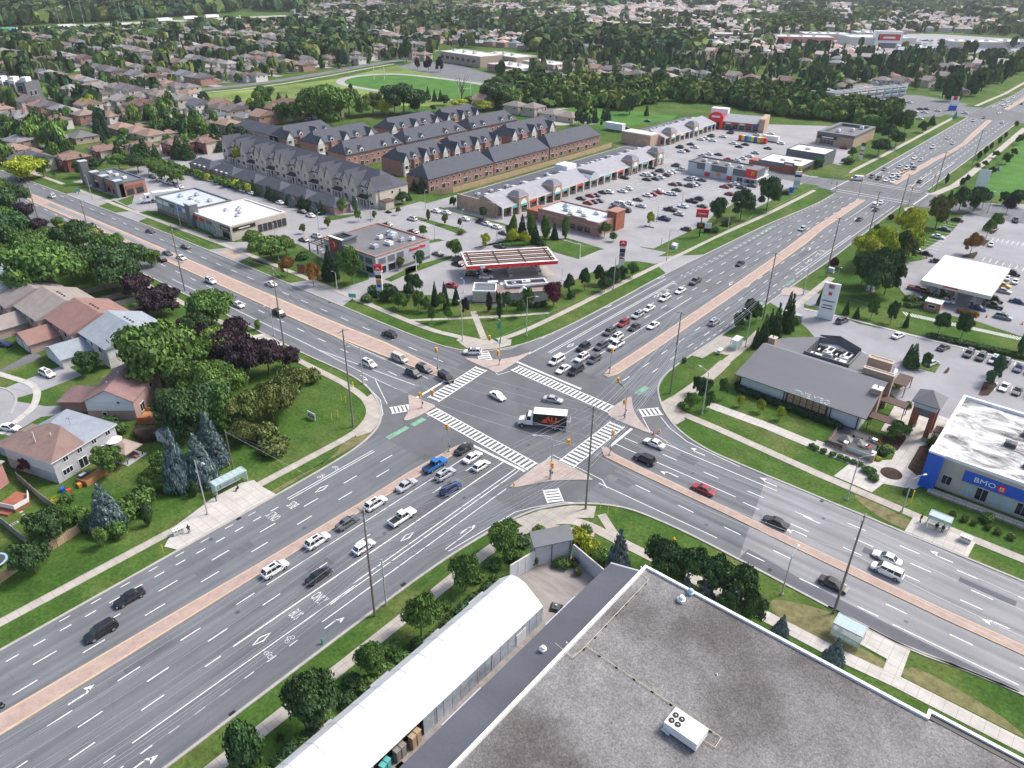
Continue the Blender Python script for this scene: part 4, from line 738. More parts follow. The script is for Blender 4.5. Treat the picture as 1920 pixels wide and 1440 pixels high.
for i in range(22):
 t_ = i / 21; X = 30 + 23.5 * t_; tree(X, 42.0 - .9 * t_ + (1.6 if i == 0 else 0),1.5,1.15, 'b', 'c', ('in the left' if i < 11 else 'in the right') + ' half of the clipped hedge under the restaurant wall')
for i, (a, b_) in enumerate([(10,665),(45,685),(115,710),(195,740),(265,765),(320,785),(380,810),(440,830),(500,890),(560,960),(530,900),(1800,1290 / 1)]):
 if i < 11: X, Y = Zm(*XE, [(a, b_)])[0]; tree(X, Y, .9 + .5 * (i > 7),.75 + .4 * (i > 7), 'b', 'g', 'along the paved path before the patio')
trees(XE, [(760,600,100, 'r', 'g', 3.6),(640,730,60, 'b', 'd', 1.6),(700,690,60, 'b', 'l', 1),(600,780,40, 'b', 'y', .8),(870,310,40, 'b', 'g', 1.6),(1060,640,30, 'b', 'g', 1.4),(780,130,40, 'b', 'y', 1.6)], 'in the beds around the brick clock-tower gate'.replace('clock-tower', 'corner'))
trees(XE, [(1270,1290,38, 'b', 'v', 1.2),(1380,1330,34, 'b', 'v', 1.2),(1465,1360,30, 'b', 'v', 1.1),(1590,1400,34, 'b', 'v', 1.1),(1680,1440,38, 'b', 'v', 1.2),(1580,1330,64, 'b', 'l', 1.8),(1800,1490,40, 'b', 'v', 1.2),(880,1090,50, 'b', 'd', 1.2)], 'in the bed before the bank with the blue sign')
trees(ZE_, [(1750,615,46, 'r', 'd', 5),(1510,570,22, 'c', 'd', 4),(1565,525,20, 'c', 'd', 4),(1695,430,18, 'c', 'd', 3.5),(1620,480,16, 'c', 'd', 3.5),(1750,375,16, 'c', 'd', 3),(1215,795,18, 'c', 'd', 4.5),(1395,795,24, 'r', 'd', 4),(1350,825,26, 'r', 'd', 4),(1620,720,34, 'r', 'd', 4),(1820,550,30, 'r', 'd', 4),(1660,560,36, 'r', 'v', 3.5),(1560,640,30, 'r', 'v', 3),(1840,290,20, 'r', 'd', 4),(1500,640,26, 'b', 'v', 2),(1870,440,40, 'r', 'g', 5)], 'along the path beside the park lawn at right')
# vehicles
def car_parts(kind):
 D = dict(sedan=(4.7,.91,1.42,.80), suv=(4.7,.94,1.68,.98), hatch=(4.2,.88,1.48,.86), van=(5.1,.98,1.82,1.0), pickup=(5.7,.98,1.85,1.05), cargo=(5.6,1.0,2.3,1.15))[kind]
 L, w, H, belt = D; h2 = L / 2; P = {}
 hood = belt - .06
 if kind == 'sedan': st = [(-h2,.80 * w, .38,.62,.70,.72 * w),(-h2 + .18,.96 * w, .24,.66,.86,.84 * w),(-h2 + .9, w, .2,.66,.90,.86 * w),(0, w, .2,.66,.86,.88 * w),(h2 - 1.35, w, .2,.64,.84,.88 * w),(h2 - .45,.97 * w, .22,.58,.74,.82 * w),(h2,.78 * w, .34,.50,.58,.66 * w)]
 elif kind == 'pickup': st = [(-h2,.94 * w, .5,.8,1.0,.9 * w),(-h2 + .1, w, .42,.8,1.02,.94 * w),(-.6, w, .35,.8,1.02,.94 * w),(h2 - 1.5, w, .35,.8,1.08,.9 * w),(h2 - .25,.98 * w, .38,.8,1.02,.84 * w),(h2,.88 * w, .45,.7,.90,.8 * w)]
 else: st = [(-h2,.86 * w, .42, belt - .25, belt - .02,.80 * w),(-h2 + .15,.98 * w, .28, belt - .2, belt, .90 * w),(0, w, .24, belt - .2, belt, .90 * w),(h2 - 1.15, w, .24, belt - .22, belt - .03,.88 * w),(h2 - .3,.96 * w, .28, belt - .3, belt - .12,.82 * w),(h2,.8 * w, .4, belt - .42, belt - .28,.7 * w)]
 b = MB(); n = 8; vs = []
 for x, hw, z0, zs, zt, tw in st: vs += [(x, -hw * .9, z0),(x, -hw, (z0 + zs) / 2),(x, -hw, zs),(x, -tw, zt),(x, tw, zt),(x, hw, zs),(x, hw, (z0 + zs) / 2),(x, hw * .9, z0)]
 fs = []
 for i in range(len(st) - 1):
  for j in range(8): fs.append((i * 8 + j, (i + 1) * 8 + j, (i + 1) * 8 + (j + 1) % 8, i * 8 + (j + 1) % 8))
 fs += [tuple(range(8)), tuple(range((len(st) - 1) * 8, len(st) * 8))[::-1]]
 b.raw(vs, fs, 'tint_paint')
 cb = dict(sedan=(-1.55,1.15,-.85,.25), suv=(-h2 + .15,1.30,-h2 + .55,.55), hatch=(-h2 + .15,1.15,-h2 + .6,.4), van=(-h2 + .1,1.75,-h2 + .35,.95), pickup=(-.75,1.35,-.6,.6), cargo=(-h2 + .05,2.0,-h2 + .1,1.25))[kind]
 xb0, xb1, xt0, xt1 = cb; zb = belt - .04 if kind != 'sedan' else .84
 if kind == 'pickup': zb = 1.0
 wb = .88 * w; wt = .70 * w if kind != 'cargo' else .84 * w
 base = [(xb0,-wb * .95, zb),(xb1,-wb, zb),(xb1, wb, zb),(xb0, wb * .95, zb)]; top = [(xt0,-wt, H),(xt1,-wt, H),(xt1, wt, H),(xt0, wt, H)]
 b.raw(base + top, [(0,1,5,4),(1,2,6,5),(2,3,7,6),(3,0,4,7),(4,5,6,7)], 'tint_paint')
 if kind == 'pickup':
  b.box(-h2 + .12,-.85,-w * .78, w * .78,.70,1.025, 'black')
  for s_ in (-1,1): b.box(-h2 + .1,-.8, s_ * w * .86 - .05, s_ * w * .86 + .05,.95,1.12, 'tint_paint')
  b.box(-h2 + .05,-h2 + .12,-w * .86, w * .86,.9,1.12, 'tint_paint')
 if kind == 'suv':
  for s_ in (-1,1): b.box(xt0 + .15, xt1 - .2, s_ * wt * .92 - .03, s_ * wt * .92 + .03, H, H + .06, 'dark_metal')
  b.box(xt0 + .9, xt1 - .35,-wt * .45, wt * .45, H, H + .012, 'car_glass')
 b.box(-h2 + .1, h2 - .1,-w * .80, w * .80,.18,.30, 'black')
 P['body'] = b.mesh('body')
 lerp = lambda p, q_, t_: tuple(a + (c - a) * t_ for a, c in zip(p, q_))
 def pane(p0, p1, p2, p3, u0, u1, v0, v1, off):
  def pt(u, v): return lerp(lerp(p0, p1, u), lerp(p3, p2, u), v)
  q_ = [pt(u0, v0), pt(u1, v0), pt(u1, v1), pt(u0, v1)]
  return [(x + off[0], y + off[1], z + off[2]) for x, y, z in q_]
 g_ = MB(); g_.face(pane(base[1], base[2], top[2], top[1],.06,.94,.06,.92,(.015,0,.012)), 'car_glass'); P['windshield'] = g_.mesh('windshield')
 if kind != 'cargo':
  g_ = MB(); g_.face(pane(base[3], base[0], top[0], top[3],.08,.92,.12,.9,(-.015,0,.012)), 'car_glass'); P['rear_window'] = g_.mesh('rear_window')
 for nm, (i0, i1) in (('side_window', (0,1)),('side_window2', (2,3))):
  g_ = MB(); sg = -1 if i0 == 0 else 1
  spans = [(.05,.46),(.50,.95)] if kind in ('sedan', 'hatch', 'pickup') else [(.05,.34),(.37,.64),(.67,.95)]
  if kind == 'cargo': spans = [(.76,.96)]
  for u0, u1 in spans:
   if sg == 1: u0, u1 = 1 - u1,1 - u0
   g_.face(pane(base[i0], base[i1], top[(i1)], top[i0], u0, u1,.14,.88,(0, sg * .015,.004)), 'car_glass')
  P[nm] = g_.mesh('side_window')
 fx = h2 - .02; zf = st[-1][3]
 for s_, nm in ((-1, 'headlight'),(1, 'headlight2')):
  g_ = MB(); g_.box(fx - .22, fx + .01, s_ * w * .62 - .17, s_ * w * .62 + .17, zf - .05, zf + .08, 'headlamp'); P[nm] = g_.mesh('headlight')
 zr = st[0][3]
 for s_, nm in ((-1, 'taillight'),(1, 'taillight2')):
  g_ = MB(); g_.box(-h2 - .012,-h2 + .16, s_ * w * .70 - .13, s_ * w * .70 + .13, zr - .02, zr + .12, 'taillamp'); P[nm] = g_.mesh('taillight')
 g_ = MB(); g_.box(h2 - .03, h2 + .008,-w * .4, w * .4, zf - .14, zf - .02, 'black'); P['grille'] = g_.mesh('grille')
 g_ = MB(); g_.box(-h2 - .006,-h2 + .02,-.26,.26, zr - .22, zr - .10, 'white'); P['number_plate'] = g_.mesh('number_plate')
 for s_, nm in ((-1, 'mirror'),(1, 'mirror2')):
  g_ = MB(); g_.box(xb1 - .45, xb1 - .30, s_ * (w + .08) - .09, s_ * (w + .08) + .09, zb + .02, zb + .15, 'black'); P[nm] = g_.mesh('mirror')
 return P, L, w, H
_w = MB()
for k in range(12):
 pass
WR = .34
def wheel_mesh():
 a = MB(); n = 14; r = WR
 pr = [(r * .62,-.11),(r * .96,-.115),(r, -.08),(r, .08),(r * .96,.115),(r * .62,.11)]
 vs = [(q_[0] * cos(2 * pi * i / n), q_[1], q_[0] * sin(2 * pi * i / n)) for q_ in pr for i in range(n)]
 a.raw(vs, [(k * n + i, k * n + (i + 1) % n, (k + 1) * n + (i + 1) % n, (k + 1) * n + i) for k in range(5) for i in range(n)], 'rubber')
 b = MB(); vs = [(0, s_ * .09,0) for s_ in (-1,1)]
 for s_ in (-1,1):
  c = [(r * .63 * cos(2 * pi * i / 10), s_ * .10, r * .63 * sin(2 * pi * i / 10)) for i in range(10)]
  b.raw(c + [(0, s_ * .08,0)],[(i, (i + 1) % 10,10) for i in range(10)], 'rim')
 return a.mesh('tyre', True), b.mesh('rim')
TYRE, RIM = wheel_mesh()
CP = {k: car_parts(k) for k in ('sedan', 'suv', 'hatch', 'van', 'pickup', 'cargo')}
def far_car(kind):
 """one mesh for cars too small to show their parts"""
 P, L, w, H = CP[kind]; b = MB()
 for k, me in P.items():
  if k in ('mirror', 'mirror2', 'grille', 'number_plate'): continue
  mats = [m_.name for m_ in me.materials]
  for p in me.polygons: b.face([tuple(me.vertices[i].co) for i in p.vertices], mats[p.material_index])
 for sx in (-1,1):
  for sy in (-1,1): b.tube((sx * L * .305, sy * (w - .2),.32),(sx * L * .305, sy * (w + .005),.32),.32, 'rubber', n=8)
 return b.mesh(kind + '_body')
FC = {k: far_car(k) for k in CP}
PAINT = dict(w=(.80,.80,.80), k=(.012,.012,.014), g=(.09,.095,.10), s=(.42,.44,.46), r=(.32,.015,.02), b=(.015,.035,.14), B=(.01,.13,.42), t=(.22,.28,.27), y=(.75,.42,.03), m=(.16,.02,.03), d=(.04,.045,.055), e=(.50,.47,.42))
PNAME = dict(w='white', k='black', g='dark grey', s='silver', r='red', b='dark blue', B='bright blue', t='grey-green', y='yellow', m='maroon', d='charcoal', e='beige')
CAT = dict(sedan='car', suv='car', hatch='car', van='van', pickup='pickup truck', cargo='van')
KN = dict(sedan='sedan', suv='SUV', hatch='hatchback', van='minivan', pickup='pickup truck', cargo='cargo van')
def car(X, Y, ang, kind, c, place, group, far=False):
 lab = PNAME[c] + ' ' + KN[kind] + ' ' + place
 nm = {'sedan': 'sedan_car', 'suv': 'suv_car', 'hatch': 'hatchback_car', 'van': 'minivan', 'pickup': 'pickup_truck', 'cargo': 'cargo_van'}[kind]
 if far:
  o = link(nm, FC[kind], None, PAINT[c],(X, Y, .04), rad(ang)); o.scale = (.97,.97,.97); return tag(o, lab, CAT[kind], group)
 P, L, w, H = CP[kind]
 t = thing(nm, lab, CAT[kind],(X, Y, ZM), rad(ang), group); t.scale = (.96,.96,.96)
 for k, me in P.items():
  o = link(k.rstrip('2'), me, t, PAINT[c])
 for sx in (-1,1):
  for sy in (-1,1):
   r_ = WR * (1.1 if kind in ('pickup', 'suv', 'cargo', 'van') else 1)
   wh = link('wheel', TYRE, t, None, (sx * L * .305, sy * (w - .10), r_)); wh.scale = (r_ / WR,) * 3
   link('rim', RIM, wh, None, (0,0,0))
 return t
def cars(q, lst, ang, place, group, z=.7, far=False):
 for it in lst:
  a, b_, kind, c = it[:4]; X, Y = W(q[0] + a / q[2], q[1] + b_ / q[2], z); an = it[4] if len(it) > 4 else ang
  car(X, Y, an, {'s': 'sedan', 'u': 'suv', 'h': 'hatch', 'v': 'van', 'p': 'pickup', 'c': 'cargo'}[kind], c, place, group, far)
g_ = 'vehicles on the road'
cars(FULL, [(242,1119, 's', 'k'),(189,1182, 'u', 'k')],-90, 'driving towards the lower left', g_)
cars(FULL, [(515,1066, 'u', 'w'),(595,1013, 'u', 'w'),(652,978, 's', 'g'),(704,943, 'u', 'w'),(762,908, 's', 's'),(816,871, 'p', 'B'),(870,840, 's', 'k')],90, 'queued beside the brick median at lower left', g_)
cars(FULL, [(754,969, 'p', 'w'),(835,888, 'u', 's'),(886,856, 's', 'w'),(902,872, 'h', 'w'),(845,915, 'u', 'b'),(682,1024, 'h', 'w'),(598,1078, 's', 'k')],90, 'on the lower-left approach', g_)
cars(FULL, [(933,741, 's', 'w', -8),(1037,748, 's', 's', 22)],0, 'turning in the middle of the crossing', g_)
UL = 'on the upper-left road heading to the crossing'
cars(FULL, [(303,485, 'u', 'k'),(314,474, 's', 'g'),(340,482, 's', 'w'),(395,526, 'u', 'w'),(447,570, 's', 'w'),(523,587, 'u', 'k'),(692,681, 'u', 'w'),(749,671, 'v', 'e'),(775,699, 'u', 'g'),(795,690, 'u', 'g'),(836,707, 'v', 'k', -12)],0, UL, g_)
cars(FULL, [(348,461, 's', 'g'),(281,432, 's', 'k'),(97,367, 'u', 'w'),(38,337, 's', 'k'),(508,531, 's', 'w'),(730,626, 'u', 'k')],180, 'on the far side of the upper-left road', g_)
cars(FULL, [(886,659, 'u', 'w', 218)],0, 'turning right past the upper corner island', g_)
cars(FULL, [(1227,830, 's', 'w'),(1209,860, 'u', 'k'),(1319,916, 's', 'r'),(1455,978, 's', 'k'),(1664,1045, 's', 'w'),(1664,1070, 'v', 'w')],180, 'on the lower-right road heading to the crossing', g_)
cars(FULL, [(1563,1094, 's', 'k')],0, 'on the lower-right road beside the bus shelter', g_)
UR = 'waiting in the queue on the upper-right road'
cars(FULL, [(1044,675, 'v', 'w'),(1056,691, 's', 'w'),(1080,694, 'v', 'k'),(1091,670, 'u', 'w'),(1114,673, 'u', 'g'),(1094,650, 'u', 'k'),(1127,648, 'u', 'g'),(1156,632, 'u', 'w'),(1155,647, 'p', 'w'),(1143,621, 'u', 'g'),(1169,605, 'u', 'r'),(1190,612, 's', 'k'),(1225,609, 's', 'w')],-90, UR, g_)
cars(FULL, [(1196,590, 'u', 's'),(1217,577, 's', 'w'),(1247,558, 'u', 'w'),(1276,544, 's', 'w'),(1304,527, 'p', 'g'),(1388,493, 's', 'k'),(1505,428, 'h', 's')],-90, 'driving down the upper-right road', g_)
cars(FULL, [(1339,603, 'u', 's'),(1612,410, 's', 'k'),(1641,384, 'v', 'w'),(1652,379, 's', 'w'),(1643,392, 's', 'k')],90, 'driving up the right side of the upper-right road', g_)
cars(ZE_, [(420,740, 'c', 'w', 200)],0, 'entering the far crossing from the side road', g_, 1)
cars(ZE_, [(550,722, 'u', 'g'),(612,738, 'u', 'd'),(682,752, 's', 'w'),(738,765, 's', 'w'),(790,735, 'u', 's'),(738,718, 'u', 'w'),(662,655, 's', 'g'),(800,630, 's', 's'),(862,645, 'u', 'w'),(822,678, 's', 'y'),(910,620, 'u', 's'),(930,650, 'u', 'g'),(935,552, 's', 'w'),(992,572, 's', 's'),(1100,458, 'p', 'w'),(1280,420, 's', 's'),(1233,373, 's', 's'),(1466,218, 's', 's'),(1562,192, 's', 'g'),(1645,96, 's', 'w'),(1735,32, 's', 's'),(1775,45, 's', 'w'),(1730,75, 's', 'w'),(1700,150, 's', 'w'),(1745,108, 's', 's'),(1780,80, 's', 'w'),(1810,68, 's', 's'),(1825,10, 's', 'w'),(790,690, 's', 'w')],-90, 'in the distant traffic beyond the far crossing', 'distant traffic', far=True)
cars(ZE_, [(983,765, 's', 'k'),(1726,232, 's', 'w'),(1900,68, 's', 'g')],90, 'in the distant lanes right of the median', 'distant traffic', far=True)
cars(ZE_, [(1390,152, 's', 'w', 180)],0, 'leaving the apartment driveway', 'distant traffic', far=True)
PL = 'parked in the plaza lot'
cars(ZD, [(385,640, 's', 'k'),(150,730, 's', 'k'),(325,705, 'h', 'w'),(362,706, 's', 'w'),(400,697, 's', 'k'),(470,727, 's', 'w'),(350,745, 's', 'k'),(425,740, 's', 'd'),(525,708, 'h', 'm'),(465,670, 'u', 'g'),(545,690, 's', 'w'),(580,678, 's', 'w'),(650,658, 'u', 'w'),(610,622, 'u', 'g')],180, PL + ' in the row nearest the arcade', 'parked cars in the plaza', far=True)
cars(ZD, [(725,745, 'u', 's'),(765,738, 's', 'w'),(845,752, 's', 'g'),(585,790, 's', 'm'),(635,787, 's', 'g'),(730,803, 'u', 'g'),(765,797, 's', 'w'),(792,787, 's', 'b'),(130,852, 's', 'w'),(180,827, 's', 'w'),(10,860, 's', 'w'),(355,890, 's', 'w'),(400,880, 's', 'r'),(455,850, 's', 'w'),(455,862, 's', 'r'),(545,874, 's', 'w'),(580,876, 's', 's'),(620,840, 's', 'g')],180, PL + ' in the middle rows', 'parked cars in the plaza', far=True)
cars(ZD, [(270,927, 's', 'g'),(188,960, 's', 'w'),(297,985, 's', 's'),(110,970, 'v', 'w'),(60,1000, 'u', 'g'),(140,985, 's', 's'),(162,1026, 'u', 'd'),(755,942, 'p', 'k'),(812,922, 'u', 'k'),(850,986, 's', 'g'),(675,988, 's', 'w'),(560,1018, 'p', 'k'),(640,1057, 's', 's'),(502,1100, 'p', 'b'),(702,1192, 'h', 'd')],180, PL + ' in the rows nearest the road', 'parked cars in the plaza', far=True)
cars(ZD, [(820,693, 'u', 'd'),(980,722, 's', 'd'),(1095,745, 's', 'w'),(1137,787, 's', 'w'),(1050,812, 's', 'r'),(1085,802, 's', 'g'),(1200,820, 's', 'g'),(1297,803, 's', 'g'),(1090,877, 'h', 'r')],180, 'parked beside the burger restaurant with red panels', 'parked cars in the plaza', far=True)
cars(ZD, [(745,430, 's', 'd'),(780,457, 's', 'w'),(645,457, 'u', 'k'),(702,487, 's', 'k'),(660,497, 's', 'w'),(835,387, 's', 'w'),(925,357, 'u', 'g'),(875,378, 's', 'w'),(940,397, 's', 'w'),(1035,362, 's', 'w'),(1100,328, 'u', 'g'),(1180,452, 's', 'k'),(1237,432, 's', 'k'),(1125,422, 's', 'w'),(850,532, 's', 's'),(905,517, 's', 'w'),(995,522, 's', 'd'),(1440,467, 's', 'g'),(1555,422, 's', 'w'),(1325,507, 's', 's'),(1270,537, 's', 'w'),(1210,557, 's', 'w'),(1155,572, 's', 'w'),(1080,565, 's', 'r'),(1465,337, 's', 'w'),(1090,295, 's', 'b'),(1340,345, 's', 'w')],180, 'parked in the upper part of the plaza lot', 'parked cars in the plaza', far=True)
cars(ZD, [(355,222, 's', 'k'),(160,282, 's', 'k'),(120,298, 's', 'w')],180, 'parked behind the plaza beside the park', 'parked cars in the plaza', far=True)
cars(ZC, [(1580,917, 's', 'k'),(1665,892, 's', 'r'),(1715,887, 's', 'g'),(1775,862, 's', 'k'),(1825,857, 's', 'w'),(1645,957, 's', 'r'),(1693,947, 's', 'd'),(1742,937, 's', 'g'),(1900,965, 'u', 'w'),(1880,1002, 's', 'g')],180, 'parked between the arcade and the brick-fronted restaurant', 'parked cars in the plaza', far=True)
cars(ZC, [(62,1100, 'u', 'w'),(272,1030, 's', 'w'),(365,1045, 's', 'w'),(532,1100, 's', 'w'),(680,1127, 'u', 'k'),(730,1145, 's', 'w'),(815,1172, 's', 'w'),(885,1227, 's', 'g'),(68,1215, 's', 'k'),(290,1415, 's', 'g'),(850,1347, 's', 'd'),(470,1325 + 180, 's', 'k')],180, 'parked in the lot left of the arcade', 'parked cars in the plaza', far=True)
cars(ZB, [(215,802, 's', 'k'),(265,808, 's', 'g'),(315,822, 's', 'd'),(362,845, 's', 'w'),(402,852, 's', 'k'),(440,870, 's', 'w'),(635,925, 's', 'w'),(692,955, 's', 'w'),(893,1035, 's', 'k'),(970,1070, 's', 'w'),(1660,1150, 's', 'g'),(1020,1255, 'u', 'w'),(908,1287, 's', 'g'),(1885,1215, 's', 'k')],180, 'parked behind the white-roofed shops', 'parked cars by the hedge', far=True)
cars(ZA, [(1370,532, 's', 'k'),(1440,555, 's', 'w'),(1492,577, 's', 'w'),(1548,592, 's', 'w'),(1620,622, 's', 'w'),(1580,602, 's', 'b')],180, 'parked beyond the white semi truck', 'parked cars by the hedge', far=True)
cars(YC, [(412,548, 's', 'r', 20)],0, 'driving past the gas pumps', g_)
cars(YC, [(600,450, 'u', 'k', 48),(725,470, 's', 'w', 48),(715,410, 's', 'k', 48),(805,545, 'v', 'w', 48)],0, 'at the pumps under the red-edged canopy', 'cars at the pumps'); cars(YC, [(480,305, 's', 'k', 60)],0, 'parked left of the red-edged canopy', 'cars at the pumps')
cars(YB, [(1650,575, 's', 'g', 15)],0, 'behind the gas price sign', g_)
cars(ZE_, [(1320,1112, 's', 'k'),(1207,1195, 's', 'b'),(1150,1262, 's', 'w'),(975,1395, 's', 'w'),(1045,1415, 's', 'k')],0, 'in the bays beside the yellow-green trees', 'cars in the big lot at right')
cars(ZE_, [(1845,1115, 'p', 'g', 100),(1625,1330, 's', 'w', 95)],90, 'in the open part of the big lot at right', 'cars in the big lot at right')
cars(YE, [(285,865, 'u', 'g'),(790,998, 's', 'w'),(1200,1105, 's', 'd'),(1090,1245, 's', 's')],75, 'in the lane behind the grey-roofed restaurant', 'cars behind the restaurant')
cars(YE, [(1425,1160, 'u', 'g'),(1535,1190, 'u', 'd'),(1650,1220, 'u', 's'),(1755,1248, 'u', 'g'),(1875,1290, 's', 'b'),(1980,1320, 's', 'k')],-93, 'in the row along the hedge behind the restaurant', 'cars behind the restaurant')
cars(XE, [(1745,115, 's', 'w'),(1865,150, 's', 'g'),(1990,185, 's', 'k')],-93, 'in the row above the bank roof', 'cars behind the restaurant')
cars(YE, [(1225,685, 's', 'w', 0),(960,580, 'p', 'r', 0),(1190,625, 'u', 'g', 0),(1040,605, 'u', 'm', 0),(1510,750, 's', 'b', 0),(1640,730, 'p', 'k', 0),(1660,680, 'u', 'k', 0),(1735,597, 's', 's', 0),(1735,832, 'u', 't', 0),(1870,692, 's', 'b', 0),(1845,512, 's', 'w', 90),(1770,480, 's', 'w', 90),(1730,545, 's', 'y', 0),(1820,440, 'u', 'k', 0),(1140,330, 's', 'k', 20)],0, 'queueing around the white canopy pumps', 'cars at the white canopy')
cars((0,560,7.385),[(650,1030, 'u', 'w', -52 + 62),(40,620, 's', 'b', 30),(130,1645 + 130, 's', 'w', 30)],0, 'parked in a driveway of the houses at left', 'cars in driveways')
cars(ZE_, [(300,465, 's', 'r', 0)],0, 'parked at the dark-signed store', 'cars behind the restaurant', far=True)
cars((1440,0,4),[(1105,835, 's', 'w', 0),(1145,815, 's', 'k', 0),(1185,815, 's', 'k', 0),(1275,828, 's', 'w', 0),(1175,840, 's', 'w', 0),(1140,885, 's', 'w', 0),(625,770, 's', 'w', 0),(690,760, 's', 'w', 0),(1060,765, 's', 'w', 0),(730,685, 's', 'k', 0)],0, 'parked at the apartments beyond the far crossing', 'distant parked cars', far=True)
# building helpers
def rect3(p1, p2, p3, z=0):
 """front-left, front-right, one back corner (pixels of the photograph at height z) -> origin, angle, length, depth"""
 a, b_, c = (Vector((*W(p[0], p[1], z),0)) for p in (p1, p2, p3))
 d = b_ - a; L = d.length; u = d / L; v = Vector((-u.y, u.x, 0)); D = (c - a).dot(v)
 return (a.x, a.y), math.atan2(u.y, u.x), L, D
class Bld:
 def __init__(s, name, label, cat, x, y, L, D, h, rz=0, group=None, z=0):
  s.t = thing(name, label, cat, (x, y, z), rz, group); s.L, s.D, s.h = L, D, h
 def walls(s, m, h=None, color=None, name='wall', x0=0, x1=None, y0=0, y1=None, z0=0, top=None):
  return MB().box(x0, s.L if x1 is None else x1, y0, s.D if y1 is None else y1, z0, h or s.h, m, top).build(name, s.t, color=color)
 def parapet(s, m, roofm, w=.45, up=.5, h=None, color=None, rcolor=None):
  h = h or s.h; L, D = s.L, s.D; b = MB(); o = .06
  b.box(-o, L + o, -o, w, h, h + up, m); b.box(-o, L + o, D - w, D + o, h, h + up, m); b.box(-o, w, w, D - w, h, h + up, m); b.box(L - w, L + o, w, D - w, h, h + up, m)
  b.build('parapet', s.t, color=color)
  MB().box(w, L - w, w, D - w, h - .1, h + .03, roofm).build('roof', s.t, color=rcolor)
 def at(s, side, u, z, off=0):
  return {'S': (u, -off, z), 'E': (s.L + off, u, z), 'N': (u, s.D + off, z), 'W': (-off, u, z)}[side]
 def slab(s, name, side, u0, u1, z0, z1, m, th=.08, color=None, parent=None, base=0):
  b = MB()
  if side == 'S': b.box(u0, u1,-th - base, -base, z0, z1, m)
  elif side == 'N': b.box(u0, u1, s.D + base, s.D + th + base, z0, z1, m)
  elif side == 'E': b.box(s.L + base, s.L + th + base, u0, u1, z0, z1, m)
  else: b.box(-th - base, -base, u0, u1, z0, z1, m)
  return b.build(name, parent or s.t, color=color)
 def win(s, side, u0, u1, z0, z1, frame='white', n=1, glass='glass', f=.10, name='window', base=0):
  b = MB(); th = .09
  def bar(a0, a1, c0, c1):
   if side == 'S': b.box(a0, a1,-th - base, .02 - base, c0, c1, frame)
   elif side == 'E': b.box(s.L - .02 + base, s.L + th + base, a0, a1, c0, c1, frame)
   elif side == 'N': b.box(a0, a1, s.D - .02 + base, s.D + th + base, c0, c1, frame)
   else: b.box(-th - base, .02 - base, a0, a1, c0, c1, frame)
  bar(u0, u1, z0, z0 + f); bar(u0, u1, z1 - f, z1); bar(u0, u0 + f, z0 + f, z1 - f); bar(u1 - f, u1, z0 + f, z1 - f)
  for i in range(1, n): um = u0 + (u1 - u0) * i / n; bar(um - f * .35, um + f * .35, z0 + f, z1 - f)
  w = b.build(name, s.t)
  s.slab('pane', side, u0 + f, u1 - f, z0 + f, z1 - f, glass, .03, parent=w, base=base + .012); return w
 def unit(s, x, y, z, l=1.8, w=1.3, h=1.1, m='light_metal'):
  b = MB(); b.box(x, x + l, y, y + w, z + .15, z + h, m); b.box(x + .1, x + l - .1, y + .1, y + w - .1, z, z + .15, 'dark_metal')
  b.ring([(w * .3, z + h),(w * .3, z + h + .08),(w * .2, z + h + .03)], 'dark_metal', x + l * .3, y + w / 2,8)
  return b.build('rooftop_unit', s.t)
 def hip(s, z, rise, m='tint_roof', o=.4, color=None, gx0=False, gx1=False, x0=0, x1=None, y0=0, y1=None, th=.18, name='roof'):
  """ridge along x; gx0 / gx1: gable instead of hip at that end"""
  x1 = s.L if x1 is None else x1; y1 = s.D if y1 is None else y1
  X0, X1, Y0, Y1 = x0 - o, x1 + o, y0 - o, y1 + o; ym = (Y0 + Y1) / 2; d = min((Y1 - Y0) / 2,(X1 - X0) / 2 * .98)
  a = X0 if gx0 else X0 + d; c = X1 if gx1 else X1 - d; zt = z + rise
  v = [(X0, Y0, z),(X1, Y0, z),(X1, Y1, z),(X0, Y1, z),(a, ym, zt),(c, ym, zt)]
  lo = [(p[0], p[1], z - th) for p in v[:4]]
  b = MB(); b.raw(v + lo, [(0,1,5,4),(2,3,4,5),(1,2,5),(3,0,4),(6,7,1,0),(7,8,2,1),(8,9,3,2),(9,6,0,3),(9,8,7,6)], m)
  return b.build(name, s.t, color=color)
 def gable_y(s, z, rise, m='tint_roof', o=.4, color=None, x0=0, x1=None, y0=0, y1=None, wall=None, wcolor=None, name='roof', th=.18):
  """ridge along y, gable faces to S and N with a wall triangle"""
  x1 = s.L if x1 is None else x1; y1 = s.D if y1 is None else y1
  X0, X1, Y0, Y1 = x0 - o, x1 + o, y0 - o, y1 + o; xm = (x0 + x1) / 2; k = rise / ((x1 - x0) / 2); zt = z + rise; ze = z - k * o
  b = MB(); P = [(X0, Y0, ze),(xm, Y0, zt),(X1, Y0, ze),(X1, Y1, ze),(xm, Y1, zt),(X0, Y1, ze)]; T = [(p[0], p[1], p[2] + th) for p in P]
  b.raw(P + T, [(6,7,10,11),(7,8,9,10),(0,5,4,1),(1,4,3,2),(0,1,7,6),(1,2,8,7),(3,4,10,9),(4,5,11,10),(2,3,9,8),(5,0,6,11)], m)
  r_ = b.build(name, s.t, color=color)
  if wall:
   MB().face([(x0, y0, z),(x1, y0, z),(xm, y0, zt)], wall).build('gable', s.t, color=wcolor); MB().face([(xm, y1, zt),(x1, y1, z),(x0, y1, z)], wall).build('gable', s.t, color=wcolor)
  return r_
def shade(c, f): return tuple(min(1, v * f) for v in c)
